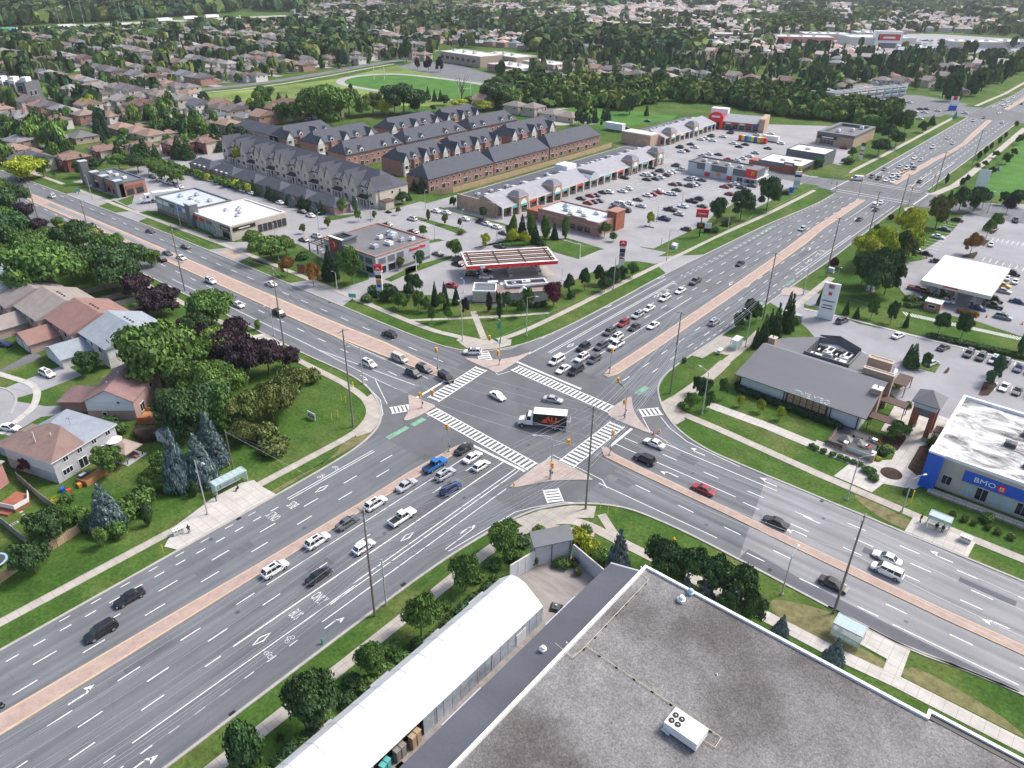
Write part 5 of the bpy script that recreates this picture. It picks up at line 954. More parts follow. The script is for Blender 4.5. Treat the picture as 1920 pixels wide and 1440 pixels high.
# the near roofs
g = Bld('flat_roofed_hall', 'large building with stained grey gravel roof and white edge, lower right foreground', 'building', 48.4,-150,52,119.6,9)
b = MB(); b.prism([(.05,.05),(140,.05),(140,120.6),(38.3,120.6),(38.3,119.55),(.05,119.55)],0,8.9, 'siding_grey'); b.build('wall', g.t)
b = MB(); b.prism([(.5,.5),(140,.5),(140,119.9),(38.8,119.9),(38.8,119.15),(.5,119.15)],8.9,9.0, 'gravel_roof'); b.build('roof', g.t)
b = MB(); b.box(0,.42,0,119.6,8.9,9.35, 'white'); b.box(.42,38.3,119.18,119.6,8.9,9.35, 'white'); b.box(37.9,38.3,119.6,120.7,8.9,9.35, 'white'); b.box(38.3,140,120.28,120.7,8.9,9.35, 'white'); b.build('roof_edge', g.t)
b = MB(); b.box(38.3,140,119.5,120.28,8.92,9.08, 'black'); b.build('parapet_shade_strip', g.t)  # black strip paints in the shade on the parapet's inner side
b = MB()
pipe = [(1.7,117.2),(1.7,101.2),(.6,101.1),(1.7,101.2)]; L0 = lambda x, y: (x - 48.4, y + 150)
pts = [L0(46.9,-50.2), L0(50.0,-50.6), L0(50.2,-48.6), L0(50.3,-32.6), L0(48.9,-32.2)]
for p, q_ in zip(pts, pts[1:]): b.tube((*p, 9.22),(*q_, 9.22),.035, 'pipe_yellow')
pts = [L0(50.3,-48.0), L0(69.3,-48.6), L0(69.3,-50.2), L0(68.0,-50.2)]
for p, q_ in zip(pts, pts[1:]): b.tube((*p, 9.22),(*q_, 9.22),.035, 'pipe_yellow')
b.build('gas_pipe', g.t)
blk = MB().box(-.16,.16,-.1,.1,0,.16, 'black').mesh('pipe_block')
for k in range(7): link('pipe_block', blk, g.t, None, (1.9,101.5 + k * 2.5,9.0), pi / 2)
for k in range(7): link('pipe_block', blk, g.t, None, (4 + k * 2.6,102 - .1 * k, 9.0))
b = MB(); b.box(0,4.2,0,2.6,.3,1.5, 'white'); b.box(.1,4.1,.1,2.5,0,.3, 'dark_metal')
b.raw([(0,-.01,.5),(1.0,-.01,.3),(1.0,-.5,.5),(0,-.5,.7)],[(0,1,2,3)], 'light_metal'); u = b.build('rooftop_unit', g.t, loc=(15.3,98.0,9.0), rz=-.03)
fan = MB(); fan.ring([(.36,0),(.36,.07),(.28,.07),(.26,.02)], 'black', n=14); fan.ring([(.12,.03),(.12,.08),(.03,.09)], 'rim', n=8); fan = fan.mesh('fan')
for x in (.55,1.35):
 for y in (.75,1.65): link('fan', fan, u, None, (x, y, 1.5))
def mushroom(parent, x, y, z, m='white', s_=1):
 b = MB(); b.box(-.45,.45,-.45,.45,0,.22, m); b.ring([(.55,.22),(.6,.45),(.42,.5),(.42,.78),(.3,.95),(.12,1.0)], m, n=12)
 o = b.build('roof_vent', parent, loc=(x, y, z)); o.scale = (s_,) * 3; return o
mushroom(g.t, 55.7 - 48.4,-33.0 + 150,9.0); mushroom(g.t, 56.0 - 48.4,-30.95 + 150,9.0, 'patina_blue', .9)
mushroom(g.t, 65 - 48.4,-41 + 150,9.0, 'light_metal', .25)
g2 = Bld('lean_to_building', 'narrow building with smooth dark grey sloping roof between tent and gravel roof', 'building', 41.2,-150,7.1,120.6,5)
MB().prism([(1.1,0),(7.1,0),(7.1,120.4),(1.1,120.4)],0,4.7, 'siding_grey').build('wall', g2.t)
b = MB(); b.raw([(.85,0,4.8),(7.12,0,6.6),(7.12,120.6,6.6),(.85,120.6,4.8),(.85,0,4.95),(7.12,0,6.8),(7.12,120.6,6.8),(.85,120.6,4.95)],[(4,5,6,7),(0,4,7,3),(3,7,6,2),(0,3,2,1)], 'lean_roof'); b.build('roof', g2.t)
b = MB(); b.raw([(.85,120.6,4.95),(7.12,120.6,6.8),(7.12,120.8,6.9),(.85,120.8,5.05)],[(0,1,2,3)], 'white'); b.build('roof_edge', g2.t)
gut = MB().box(0,.14,0,7,4.86,5.02, 'light_metal').mesh('gutter')
link('gutter', gut, g2.t, None, (.68,104.5,0)); link('gutter', gut, g2.t, None, (.68,84,0))
mushroom(g2.t, 3.6,100.2,5.8, 'white', .85)
for x, y in ((6.6,101.2),(6.7,119.4)): MB().tube((x, y, 6.6),(x, y, 8.6),.05, 'white').ring([(.12,8.6),(.1,8.75)], 'white', x, y).build('vent_pipe', g2.t)
t_ = thing('storage_tent', 'long white fabric storage tent with grey side wall, lower centre', 'tent', (29.5,-150,0))
prof = [(0,1.2),(.15,2.0),(.9,3.6),(3.1,5.75),(4.3,6.0),(5.7,5.8),(8.2,4.1),(9.2,3.3)]
b = MB(); Y1 = 108.2
for (xa, za),(xb, zb) in zip(prof, prof[1:]): b.raw([(xa, 0, za),(xb, 0, zb),(xb, Y1, zb),(xa, Y1, za)],[(0,1,2,3)], 'tent_white')
b.build('canopy', t_, smooth=False)
sm = MB()
for k in range(24):
 for (xa, za),(xb, zb) in zip(prof, prof[1:]): y_ = Y1 - 2 - k * 3.4; sm.raw([(xa, y_, za + .03),(xb, y_, zb + .03),(xb, y_ + .10, zb + .03),(xa, y_ + .10, za + .03)],[(0,1,2,3)], 'light_panel')
o = sm.build('seams', t_); o['kind'] = 'stuff'
b = MB(); b.face([(x, Y1 - .05, z) for x, z in prof] + [(9.15, Y1 - .05,0),(0, Y1 - .05,0)], 'tent_white'); b.build('end_wall', t_)
b = MB(); b.box(9.05,9.15,84, Y1 - .1,0,3.28, 'tent_wall'); b.box(.02,.1,0, Y1 - .1,0,1.3, 'tent_wall'); b.build('side_wall', t_)
b = MB(); b.box(8.0,8.1,0,84,0,3.2, 'mulch'); b.build('side_wall', t_)
for k in range(14): MB().box(9.13,9.16, Y1 - 1.5 - k * 1.6, Y1 - 1.42 - k * 1.6,0,3.2, 'grey_panel').build('wall_seam', t_)
for k in range(10): MB().box(9.1,9.22,1.5 + k * 10.6,1.66 + k * 10.6,0,3.3, 'light_metal').build('side_post', t_)
dr = Bld.__new__(Bld); dr.t = t_; dr.L = 9.15; dr.D = Y1; dr.slab('door', 'E', 102.2,104.3,.1,2.3, 'siding_white', .06)
sk = MB().box(-.7,.25,-1.6,1.6,1.2,1.34, 'light_metal').box(-.7,-.6,-1.6,1.6,.4,1.34, 'light_metal').mesh('side_flap')
for k in range(8): link('side_flap', sk, t_, None, (-.2,104.5 - k * 9.6,0))
for k, (x, y, sx, sy, sz, m_) in enumerate([(39.6,-71,.5,.9,.6, 'deck_wood'),(39.9,-76.6,.6,.9,.7, 'fence_grey'),(40.6,-69,1,1.2,1.1, 'fence_grey'),(41.2,-72.6,.9,1.6,.9, 'fence_tan'),(40.8,-75,1,.9,1.4, 'brick_pink'),(41.3,-77.4,.8,1.4,.8, 'deck_wood'),(40.7,-80.2,1,1.1,1.2, 'fence_grey'),(41.3,-67,.9,1,.7, 'teal'),(38.6,-84,.9,1.5,1.9, 'fence_grey'),(38.6,-72.4,.7,1.4,1.9, 'teal'),(39.4,-74.6,.9,1.2,.9, 'deck_wood'),(38.4,-76,.9,1.2,1.6, 'fence_tan'),(39.8,-78.2,.8,.8,.8, 'orange'),(38.7,-67.6,.7,1.6,2.2, 'fence_tan'),(38.5,-70,.8,1.6,2.0, 'fence_grey'),(38.6,-78.6,.8,1.3,1.5, 'brick_pink'),(38.4,-81,.8,1.4,1.8, 'fence_tan'),(39.6,-71,.5,.9,.6, 'deck_wood'),(39.7,-76.6,.6,.9,.7, 'fence_grey')]):
 o = MB().box(-sx / 2, sx / 2,-sy / 2, sy / 2,0, sz, m_).box(-sx / 2 - .05, sx / 2 + .05,-sy / 2 - .05, sy / 2 + .05, sz, sz + .06, m_).box(-sx / 2 - .03, sx / 2 + .03,-.06,.06,0, sz + .08, 'dark_metal').build('storage_crate', loc=(x, y, 0), rz=RND.uniform(-.2,.2))
 tag(o, {'teal': 'teal', 'deck_wood': 'brown wooden', 'fence_tan': 'tan', 'orange': 'orange', 'fence_grey': 'grey', 'brick_pink': 'pinkish'}[m_] + ' crate on the ground beside the open tent side', 'crate', 'goods stored beside the tent')
o = MB().box(-.9,.9,-.9,.9,0,.16, 'black').box(-.6,.6,-.6,.6,.16,.5, 'dark_metal').box(-.15,.15,-.15,.15,.5,.8, 'light_metal').build('pallet', loc=(38.6,-38.3,.03), rz=.4); tag(o, 'low dark square pallet with gear in the walled yard', 'pallet')
o = MB().box(-.3,.3,-.22,.22,0,.8, 'orange').box(-.32,.32,-.24,.24,.8,.88, 'dark_metal').build('gas_cabinet', loc=(40.3,-46.6,0)); tag(o, 'small orange cabinet at the tent corner', 'cabinet')
struct('yard_floor', MB().prism([(29.4,-45),(30.4,-33.4),(33.9,-27.8),(42.6,-29.8),(42.6,-145),(29.4,-145)],0,.03, 'yard_floor'))
def panel_wall(label, p, q, n, h, name='yard_wall'):
 t = thing(name, label, 'wall', (*p, 0), math.atan2(q[1] - p[1], q[0] - p[0])); L = math.hypot(q[0] - p[0], q[1] - p[1])
 for k in range(n): MB().box(L * k / n + .08, L * (k + 1) / n - .08,-.06,.06,.05, h, 'light_panel').build('panel', t)
 for k in range(n + 1): MB().box(L * k / n - .09, L * k / n + .09,-.12,.12,0, h + .05, 'offwhite').build('post', t)
 MB().box(0, L, -.1,.1, h + .05, h + .15, 'offwhite').build('cap', t); return t
panel_wall('left grey panel wall of the storage yard', (29.7,-38.5),(30.5,-33.6),3,3.3); panel_wall('right pale panel wall of the storage yard', (34.2,-27.9),(41.2,-29.5),4,3.0)
sh = Bld('yard_shed', 'tall grey shed with shingled lean-to roof at the yard corner', 'shed', 30.4,-33.6, math.hypot(3.5,5.5),1.6,5.0, math.atan2(5.5,3.5))
sh.walls('light_panel', 4.6)
b = MB(); b.raw([(-.15,-.5,4.5),(sh.L + .15,-.5,4.5),(sh.L + .15,1.8,5.9),(-.15,1.8,5.9),(-.15,-.5,4.35),(sh.L + .15,-.5,4.35),(sh.L + .15,1.8,5.75),(-.15,1.8,5.75)],[(0,1,2,3),(4,5,1,0),(5,6,2,1),(6,7,3,2),(7,4,0,3)], 'grey_panel'); b.build('roof', sh.t)
for u0, u1 in ((.3,3.0),(3.2,6.1)): sh.slab('door', 'S', u0, u1,.1,4.0, 'siding_grey', .06)
for u in (.1,3.1,6.3): sh.slab('post', 'S', u - .1, u + .1,0,4.4, 'grey_panel', .12)
# bank
b_ = Bld('bank_building', 'beige stucco bank with blue sign band and dirt-stained white roof', 'building', 72.1,32.7,32,27,6.4)
b_.walls('stucco'); b_.parapet('white', 'stained_white_roof', .5,.65)
b_.slab('sign_band', 'S', 6.3,27,3.4,5.6, 'blue', .25); b_.slab('blue_pier', 'S', 25.6,27,0,3.4, 'blue', .25)
lettering('BMO', 1.45, 'white', b_.t, (9.8,-.32,4.5), SOUTH, .08,.0,1.15)
o = MB().ring([(.75,0),(.75,.12)], 'bright_red', n=20).build('logo', b_.t, loc=(12.5,-.26,4.5)); o.rotation_euler = SOUTH
lettering('M', .62, 'white', o, (0,.14,.15),(0,0,0),.05,.02,1.5); MB().box(-.42,.42,-.34,-.22,.12,.17, 'white').build('logo_bar', o)
b = MB(); b.box(0.0,2.6,-1.9,-.0,0,7.7, 'blue', 'white'); b.build('blue_pylon', b_.t)
b = MB(); b.box(-.1,2.7,-2.0,.4,7.7,8.1, 'white'); b.build('pylon_cap', b_.t)
b_.win('S', 3.2,4.9,1.2,3.2, 'light_metal', 2)
for k in range(8): b_.win('S', 6.8 + k * 2.15,8.8 + k * 2.15,.5,3.1, 'light_metal', 2, 'teal_glass' if k % 3 != 1 else 'glass')
b_.slab('door', 'W', 1.0,2.4,.2,2.6, 'teal_glass', .08)
for x, y, l in ((10,12,2),(16,14,2.4),(14,6,2),(20,9,2),(12,18,1.4),(22,17,2.2)): b_.unit(x, y, 6.43, l, 1.4,.9, 'grey_panel' if l != 2 else 'dark_metal')
b = MB()
for p, q_ in (((11,9,6.6),(18,9,6.6)),((18,9,6.6),(18,5,6.6)),((9,12,6.6),(10,12,6.6)),((18,9,6.6),(22,9,6.6))): b.tube(p, q_, .09, 'white')
b.build('roof_pipe', b_.t)
rl = thing('ramp_railing', 'dark metal railing along the ramp before the bank', 'railing', (74.5,29.2,0))
struct('ramp', MB().prism([(74,29.6),(104,29.6),(104,31.2),(74,31.2)],0,.35, 'concrete'))
for k in range(15): MB().tube((k * 2.0,0,0),(k * 2.0,0,1.1),.035, 'dark_metal').build('post', rl)
for z in (.5,1.1): MB().tube((0,0, z),(28,0, z),.03, 'dark_metal').build('rail', rl)
# brick gate tower
gt = Bld('gate_tower', 'square brick gate tower with grey pyramid roof between restaurant and bank', 'tower', 65.2,47.9,4.2,5.2,7.4)
for x, y in ((0,0),(3.3,0),(0,4.3),(3.3,4.3)):
 MB().box(x, x + .9, y, y + .9,.7,7.0, 'brick_red').build('pier', gt.t); MB().box(x - .08, x + .98, y - .08, y + .98,0,.7, 'concrete').build('pier_base', gt.t)
MB().box(-.1,4.3,-.1,5.3,7.0,8.2, 'blue_membrane').build('fascia', gt.t)
MB().box(.9,3.3,.3,.45,5.2,7.0, 'grey_panel').build('panel', gt.t)
gt.hip(8.3,2.1, 'keg_roof', .6)
# steak restaurant
k_ = Bld('restaurant_building', 'low restaurant with broad dark grey metal roof and white raised lettering', 'building', 30.0,43.0,27.6,30.2,3.9)
MB().prism([(.2,.1),(27.2,.1),(27.2,26),(18,30),(8,30),(.2,22)],0,3.9, 'siding_white').build('wall', k_.t)
def slope(pts, m, name='roof', th=.2):
 b = MB(); lo = [(x, y, z - th) for x, y, z in pts]; n = len(pts); b.raw(list(pts) + lo, [tuple(range(n))] + [(i, n + i, n + (i + 1) % n, (i + 1) % n) for i in range(n)], m); return b.build(name, k_.t)
slope([(-.8,-1.2,3.9),(28.4,-1.4,3.9),(28.2,11.3,7.1),(-.2,11.7,7.1)], 'keg_roof')
slope([(28.2,11.3,7.1),(28.2,14,6.2),(-.2,14.3,6.2),(-.2,11.7,7.1)], 'keg_roof')
slope([(-.2,14.3,6.2),(28.2,14,6.2),(27.6,17.5,4.6),(-1,17.5,4.6)], 'keg_roof')
slope([(-1,17.5,4.6),(8,17.5,4.6),(8,28,5.4),(2,24,4.8),(-1,21,4.4)], 'keg_roof')
slope([(18.2,17.5,4.6),(27.6,17.5,4.6),(26.5,26,4.4),(18.2,27,5.2)], 'keg_roof')
slope([(8,28,5.8),(8,27.2,6.3),(12,29.8,6.3),(18.2,26.2,6.3),(18.2,27,5.2),(12,32,4.4)], 'keg_roof')
MB().box(8,18.2,17.6,27,3.9,4.0, 'black').build('roof_well', k_.t)
for p, q_ in (((8,17.5),(8,27.2)),((18.2,17.5),(18.2,26.2)),((8,27.2),(12,29.8)),((12,29.8),(18.2,26.2)),((8,17.5),(18.2,17.5))): MB().strip([p, q_],.25,4.0,5.6, 'grey_panel').build('well_parapet', k_.t)
for x, y, l, w, m_ in ((9,18.3,2.6,1.2, 'white'),(14.6,18.4,2.6,1.5, 'white'),(15,21,2,1.4, 'light_metal'),(11,21,1.5,1.5, 'light_metal'),(9,24,1.8,1.2, 'dark_metal'),(13,24,1.8,1.6, 'dark_metal'),(12.5,20.4,1,1, 'light_metal')): k_.unit(x, y, 4.0, l, w, 1.1, m_)
b = MB()
for k in range(6): b.tube((9.5 + k * 1.4,22.5,4.3),(9.8 + k * 1.4,26,4.3),.28, 'light_metal')
b.build('duct', k_.t)
for x0, x1, y0, y1 in ((22.4,28.8,13.0,14.2),(21.6,26.8,18.9,20.6)):
 MB().box(x0, x1, y0, y1,0,8.0, 'brick_tan').build('brick_fin', k_.t); b = MB(); b.box(x0 - .1, x1 + .1, y0 - .1, y0 + .2,8,8.15, 'stone_beige'); b.box(x0 - .1, x1 + .1, y1 - .2, y1 + .1,8,8.15, 'stone_beige'); b.box(x0 - .1, x0 + .2, y0 + .2, y1 - .2,8,8.15, 'stone_beige'); b.box(x1 - .2, x1 + .1, y0 + .2, y1 - .2,8,8.15, 'stone_beige'); b.build('fin_cap', k_.t)
MB().box(26.4,28.3,6.6,8.4,0,7.0, 'brick_tan').box(26.3,28.4,6.5,8.5,7.0,7.2, 'white').tube((27.3,7.5,7.2),(27.3,7.5,7.7),.15, 'dark_metal').build('chimney', k_.t)
MB().box(-.3,1.3,15.2,16.8,0,7.2, 'brick_tan').box(-.4,1.4,15.1,16.9,7.2,7.35, 'stone_beige').tube((.5,16,7.35),(.5,16,7.8),.15, 'dark_metal').build('chimney', k_.t)
L2 = lettering('THE KEG', 1.6, 'white', k_.t, (17.0,-1.75,4.75), SOUTH, .12,.025,1.2)
k_.slab('window_surround', 'S', 11.2,20.4,.7,3.3, 'pergola', .25)
for k in range(6):
 for z in (1.05,2.15): k_.slab('window', 'S', 11.65 + k * 1.43,12.85 + k * 1.43, z, z + .95, 'fence_tan', .06, base=.25)
k_.slab('brick_base', 'S', 11,20.6,0,.7, 'brick_pink', .3)
b = MB(); b.box(-.3,27.5,-.62,-.45,3.45,3.8, 'white'); b.build('soffit_light', k_.t)
for u in (.3,10.6,20.9,26.6): k_.slab('downpipe', 'S', u, u + .18,0,3.6, 'black', .18)
def awning(label, x0, x1, y0, y1, z):
 t = thing('dark_awning', label, 'awning', (x0, y0,0)); w, d = x1 - x0, y1 - y0
 MB().box(0, w, 0, d, z, z + .16, 'pergola').build('roof', t)
 for x in (.12, w - .12):
  for y in (.12, d - .12): MB().box(x - .08, x + .08, y - .08, y + .08,0, z, 'pergola').build('post', t)
awning('brown flat awning nearest the brick gate tower, over the walkway', 58.3,64.6,44.4,47.2,3.0); awning('brown flat awning behind, joining the restaurant entrance', 57.9,63.2,53,56,3.0); awning('small brown awning at the restaurant back corner', 57.6,60.6,63.6,69.6,2.8); awning('dark awning between the gate tower and the bank', 70.0,73.4,47.5,50.5,2.9)
pt = thing('patio_fence', 'brick and metal fence with glass panels round the restaurant patio', 'fence', (54,33,0))
for p, q_ in (((0,0),(3.6,0)),((3.6,0),(9,0)),((0,0),(0,6)),((9,0),(9,5))): MB().strip([p, q_],.3,0,.6, 'brick_pink').build('brick_base', pt); MB().strip([p, q_],.08,.6,1.3, 'dark_metal').build('railing', pt)
MB().box(3.9,8.7,-.05,.05,.65,1.5, 'teal_glass').build('glass_panel', pt)
for x, y in ((3.6,0),(9,0)): MB().box(x - .35, x + .35,-.35,.35,0,2.2, 'brick_tan').box(x - .42, x + .42,-.42,.42,2.2,2.35, 'white').build('pier', pt)
struct('patio_floor', MB().prism([(54,33),(63,33),(63,38),(61,43),(54,43)],0,.10, 'dark_metal'))
def table_set(x, y, m_, label):
 t = thing('patio_table', label, 'table', (x, y, .1)); MB().box(-.5,.5,-.4,.4,.70,.75, m_).build('tabletop', t)
 for a in (-.4,.4):
  for c in (-.3,.3): MB().box(a - .03, a + .03, c - .03, c + .03,0,.7, 'dark_metal').build('leg', t)
table_set(60.3,37.2, 'white', 'white patio table nearest the brick pier'); table_set(61.3,40.5, 'white', 'white patio table nearest the awning'); table_set(56.5,36.5, 'black', 'black patio table by the railing'); table_set(58.4,38.6, 'black', 'black patio table in the middle of the patio')
def parasol(x, y, m_, label, r_=1.5, z=.1):
 t = thing('parasol', label, 'parasol', (x, y, z)); MB().ring([(r_, 2.1),(.05,2.75)], m_, n=8).build('canopy', t); MB().tube((0,0,0),(0,0,2.8),.04, 'light_metal').build('pole', t); MB().ring([(.3,0),(.3,.1),(.05,.15)], 'dark_metal').build('base', t)
parasol(57.2,34.6, 'dark_metal', 'closed dark parasol nearest the patio railing'); parasol(59.5,35.0, 'dark_metal', 'dark parasol behind the glass patio panel')
def chair(x, y, rz, m_, label, z=0, group='garden and patio chairs'):
 t = thing('patio_chair', label, 'chair', (x, y, z), rz, group); MB().box(-.25,.25,-.25,.25,.42,.47, m_).build('seat', t); MB().box(-.25,.25,.2,.26,.47,.95, m_).build('backrest', t)
 for a in (-.22,.22):
  for c in (-.22,.22): MB().box(a - .02, a + .02, c - .02, c + .02,0,.42, m_).build('leg', t)
for i, (x, y) in enumerate([(59.4,37.2),(61.2,37.2),(60.4,40.5),(62.2,40.4),(55.6,36.5),(57.4,36.5),(57.5,38.6),(59.3,38.7)]): chair(x, y, i, 'red' if i in (1,3) else 'black', ('dark red' if i in (1,3) else 'black') + ' chair on the restaurant patio', .1)
# gas station (red-edged canopy)
def canopy(label, x, y, rz, L, D, z, edge, top, slats=0, cols=()):
 c = Bld('gas_canopy', label, 'canopy', x, y, L, D, z, rz)
 if slats:
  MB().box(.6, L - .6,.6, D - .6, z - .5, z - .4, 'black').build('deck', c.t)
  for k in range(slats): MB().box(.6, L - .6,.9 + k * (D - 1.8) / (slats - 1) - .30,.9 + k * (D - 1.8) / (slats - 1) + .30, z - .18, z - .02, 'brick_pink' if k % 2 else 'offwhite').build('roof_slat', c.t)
  for k in range(4): MB().box(1.5 + k * (L - 3.4) / 3,1.9 + k * (L - 3.4) / 3,.6, D - .6, z - .1, z + .06, 'mulch').build('roof_beam', c.t)
 else:
  MB().box(.15, L - .15,.15, D - .15, z - .3, z - .08, top).build('deck', c.t)
  for k in range(7): MB().box(.3, L - .3,1 + k * (D - 2) / 6,1.12 + k * (D - 2) / 6, z - .08, z - .02, top).build('roof_seam', c.t)
 b = MB(); b.box(0, L, 0,.5 if slats else .25, z - 1.1, z, edge[0], edge[1]); b.box(0, L, D - .5, D, z - 1.1, z, edge[0], edge[1]); b.box(0,.5,.5, D - .5, z - 1.1, z, edge[0], edge[1]); b.box(L - .5, L, .5, D - .5, z - 1.1, z, edge[0], edge[1]); b.build('fascia', c.t)
 for i, (u, v) in enumerate(cols):
  MB().box(u - .25, u + .25, v - .25, v + .25,0, z - .4, 'light_metal').build('column', c.t)
  MB().box(u - .5, u + .5, v - 1.6, v - .9,.15,1.7, 'light_metal').box(u - .42, u + .42, v - 1.64, v - 1.6,.9,1.5, 'dark_metal').box(u - .5, u + .5, v + .9, v + 1.6,.15,1.7, 'light_metal').box(u - .9, u + .9, v - 2, v + 2,0,.15, 'concrete').build('pump_island', c.t)
 return c
(o_, an, L, D) = rect3((875.2,499.5),(1045.4,488.7),(1028.7,462.7),5.5)
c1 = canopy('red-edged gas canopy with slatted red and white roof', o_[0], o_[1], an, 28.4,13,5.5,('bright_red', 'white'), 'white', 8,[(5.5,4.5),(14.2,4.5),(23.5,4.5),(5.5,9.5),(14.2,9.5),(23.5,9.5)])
MB().box(4.2,5.6,-.1,.3,4.6,5.7, 'white').build('logo_panel', c1.t)
struct('pump_apron', MB().flat(Zm(*YC, [(520,440),(560,515),(760,510),(1350,462),(1275,380),(540,392)]),.033, 'concrete'))
ki = Bld('gas_kiosk', 'low gas station shop with open rooftop well behind the red maple', 'building', -43.0,43.2,16.2,5.4,3.2, rad(52))
ki.walls('stucco'); ki.hip(3.2,1.5, 'tint_roof', .5,(.34,.25,.22), gx1=False)
b = MB(); b.box(2.2,14.2,.9,1.25,4.4,5.0, 'white'); b.box(2.2,14.2,4.6,4.95,4.4,5.0, 'white'); b.box(2.2,2.55,1.25,4.6,4.4,5.0, 'white'); b.box(13.85,14.2,1.25,4.6,4.4,5.0, 'white'); b.build('roof_curb', ki.t)
MB().box(2.5,13.9,1.2,4.7,4.3,4.62, 'black').build('roof_well', ki.t); ki.unit(7,2,4.6,2.4,1.6,.8, 'white'); ki.unit(4,2.2,4.6,1.2,1.2,.5)
ki.gable_y(3.3,1.1, 'white', .25, x0=5.6, x1=8.4, y0=-.9, y1=1.5, wall='stone_beige')
for u in (1.4,3.4,9.5,11.6): ki.win('S', u, u + 1.1,.9,2.4, 'white', 1, 'teal_glass')
cw = Bld('car_wash', 'flat-roofed beige car wash beside the gas station shop', 'building', -49.2,38.4,6.6,6.2,3.3, rad(38)); cw.walls('stucco'); cw.parapet('white', 'grey_panel', .3,.5); cw.slab('red_band', 'S', 0,6.6,.1,.35, 'mulch', .08)
# restaurant with round red logo
r_ = Bld('restaurant_building', 'two-storey grey restaurant with round red logo panel and pink roof trim', 'building', -110.2,33.4,25.3,23,6.2)
r_.walls('siding_grey'); r_.parapet('brick_pink', 'lot_far', .5,.45)
r_.walls('grey_panel', 8.0, name='sign_tower', x0=3.5, x1=10, y0=-.4, y1=5.5, z0=0)
b = MB(); b.box(3.2,10.3,-.7,.4,8,8.5, 'grey_panel', 'white'); b.box(3.2,10.3,4.6,5.8,8,8.5, 'grey_panel'); b.box(3.2,4.3,.4,4.6,8,8.5, 'grey_panel'); b.box(9.2,10.3,.4,4.6,8,8.5, 'grey_panel'); b.build('tower_rim', r_.t); MB().box(4.3,9.2,.4,4.6,7.8,8.02, 'black').build('tower_well', r_.t)
MB().box(3.7,7.9,-.62,-.42,3.2,7.9, 'brick_red').build('logo_panel', r_.t)
lg = MB().ring([(1.25,0),(1.25,.12)], 'bright_red', n=18).build('logo', r_.t, loc=(5.8,-.64,6.2)); lg.rotation_euler = SOUTH
b = MB()
for k in range(9): a0 = -.9 + k * .28; b.raw([(1.0 * cos(a0),1.0 * sin(a0),.13),(1.0 * cos(a0 + .28),1.0 * sin(a0 + .28),.13),(.72 * cos(a0 + .28),.72 * sin(a0 + .28),.13),(.72 * cos(a0),.72 * sin(a0),.13)],[(0,1,2,3)], 'white')
b.build('logo_crescent', lg)
for k in range(3):
 r_.win('S', 12 + k * 4.2,15.6 + k * 4.2,3.4,5.6, 'siding_grey', 1, 'grey_panel'); r_.win('S', 12 + k * 4.2,15.6 + k * 4.2,.6,2.8, 'siding_grey', 1)
for k in range(3): r_.win('E', 1.0 + k * 3.8,4.0 + k * 3.8,3.4,5.6, 'siding_grey', 1, 'grey_panel'); (r_.win('E', 1.0 + k * 3.8,4.0 + k * 3.8,.5,2.9, 'siding_grey', 1) if k < 2 else None)
r_.slab('plinth', 'E', 8.6,22.9,0,.9, 'grey_panel', .1)
lettering('Boston Pizza', 1.35, 'bright_red', r_.t, (25.42,17.6,5.0), EAST, .08,.03)
for x, y, l, m_ in ((12,12,1.6, 'white'),(14,15,2.6, 'light_metal'),(18,10,2.8, 'white'),(19,15,1.5, 'light_metal'),(17,5,2.4, 'light_metal'),(21,18,1.4, 'white'),(11,17,4, 'blue_membrane')): r_.unit(x, y, 6.25, l, 1.6,1.2, m_)
pg = thing('pergola', 'dark brown wooden pergola over the terrace left of the logo tower', 'pergola', (-119.5,33.8,0))
for k in range(9): MB().box(0,9.2, k * 1.25, k * 1.25 + .35,3.2,3.4, 'pergola').build('slat', pg)
for x in (0,4.4,8.9): MB().box(x, x + .3,0,10.4,3.0,3.2, 'pergola').build('beam', pg)
for x in (0,4.4,8.9):
 for y in (0,5,10): MB().box(x, x + .3, y, y + .3,0,3.0, 'pergola').build('post', pg)
for i in range(4): table_set(-118 + 2.2 * i, 35 + (i % 2), 'white', 'white table under the dark pergola')
# white-roofed shops and the grey tower shops, far left
w3 = Bld('shop_building', 'shop building with broad white roof and dark sign panels', 'building', -173.2,22.2,26,22.5,5)
w3.walls('stone_beige'); w3.parapet('offwhite', 'white_membrane', .6,.5)
for k in range(4): w3.win('S', 1.5 + k * 3.6,4.7 + k * 3.6,.4,2.9, 'dark_metal', 2, 'teal_glass')
for k, c in enumerate(('red', 'red', 'grey_panel')): w3.slab('sign_panel', 'S', 1.2 + k * 4.6,4.6 + k * 4.6,3.3,4.5, c, .15)
w3.slab('sign_panel', 'S', 19.5,25.5,3.3,4.6, 'black', .2); w3.slab('sign_panel', 'E', .8,9.6,3.3,4.6, 'black', .2)
for k, (u, s_) in enumerate(((22.5, 'S'),(5.2, 'E'))): o = w3.slab('sign_text', s_, u - 2.2, u + 2.2,3.75,4.15, 'offwhite', .03, base=.2)
for k in range(6): w3.win('E', 10.5 + k * 2,12.2 + k * 2,.6,3.4, 'dark_metal', 1)
w3.win('S', 20.5,24.8,.4,2.9, 'dark_metal', 2)
for x, y in ((10,12),(13,11),(8,14),(16,8),(7,9)): w3.unit(x, y, 5.05,1.6,1.2,.8)
w2 = Bld('shop_building', 'shop building with pale blue-white roof and round grey corner tower', 'building', -199.5,22.6,26,16.5,5.6)
w2.walls('siding_grey'); w2.parapet('grey_panel', 'blue_membrane', .5,.5)
w2.slab('stone_base', 'S', .2,25.8,0,1.2, 'brick_pink', .15)
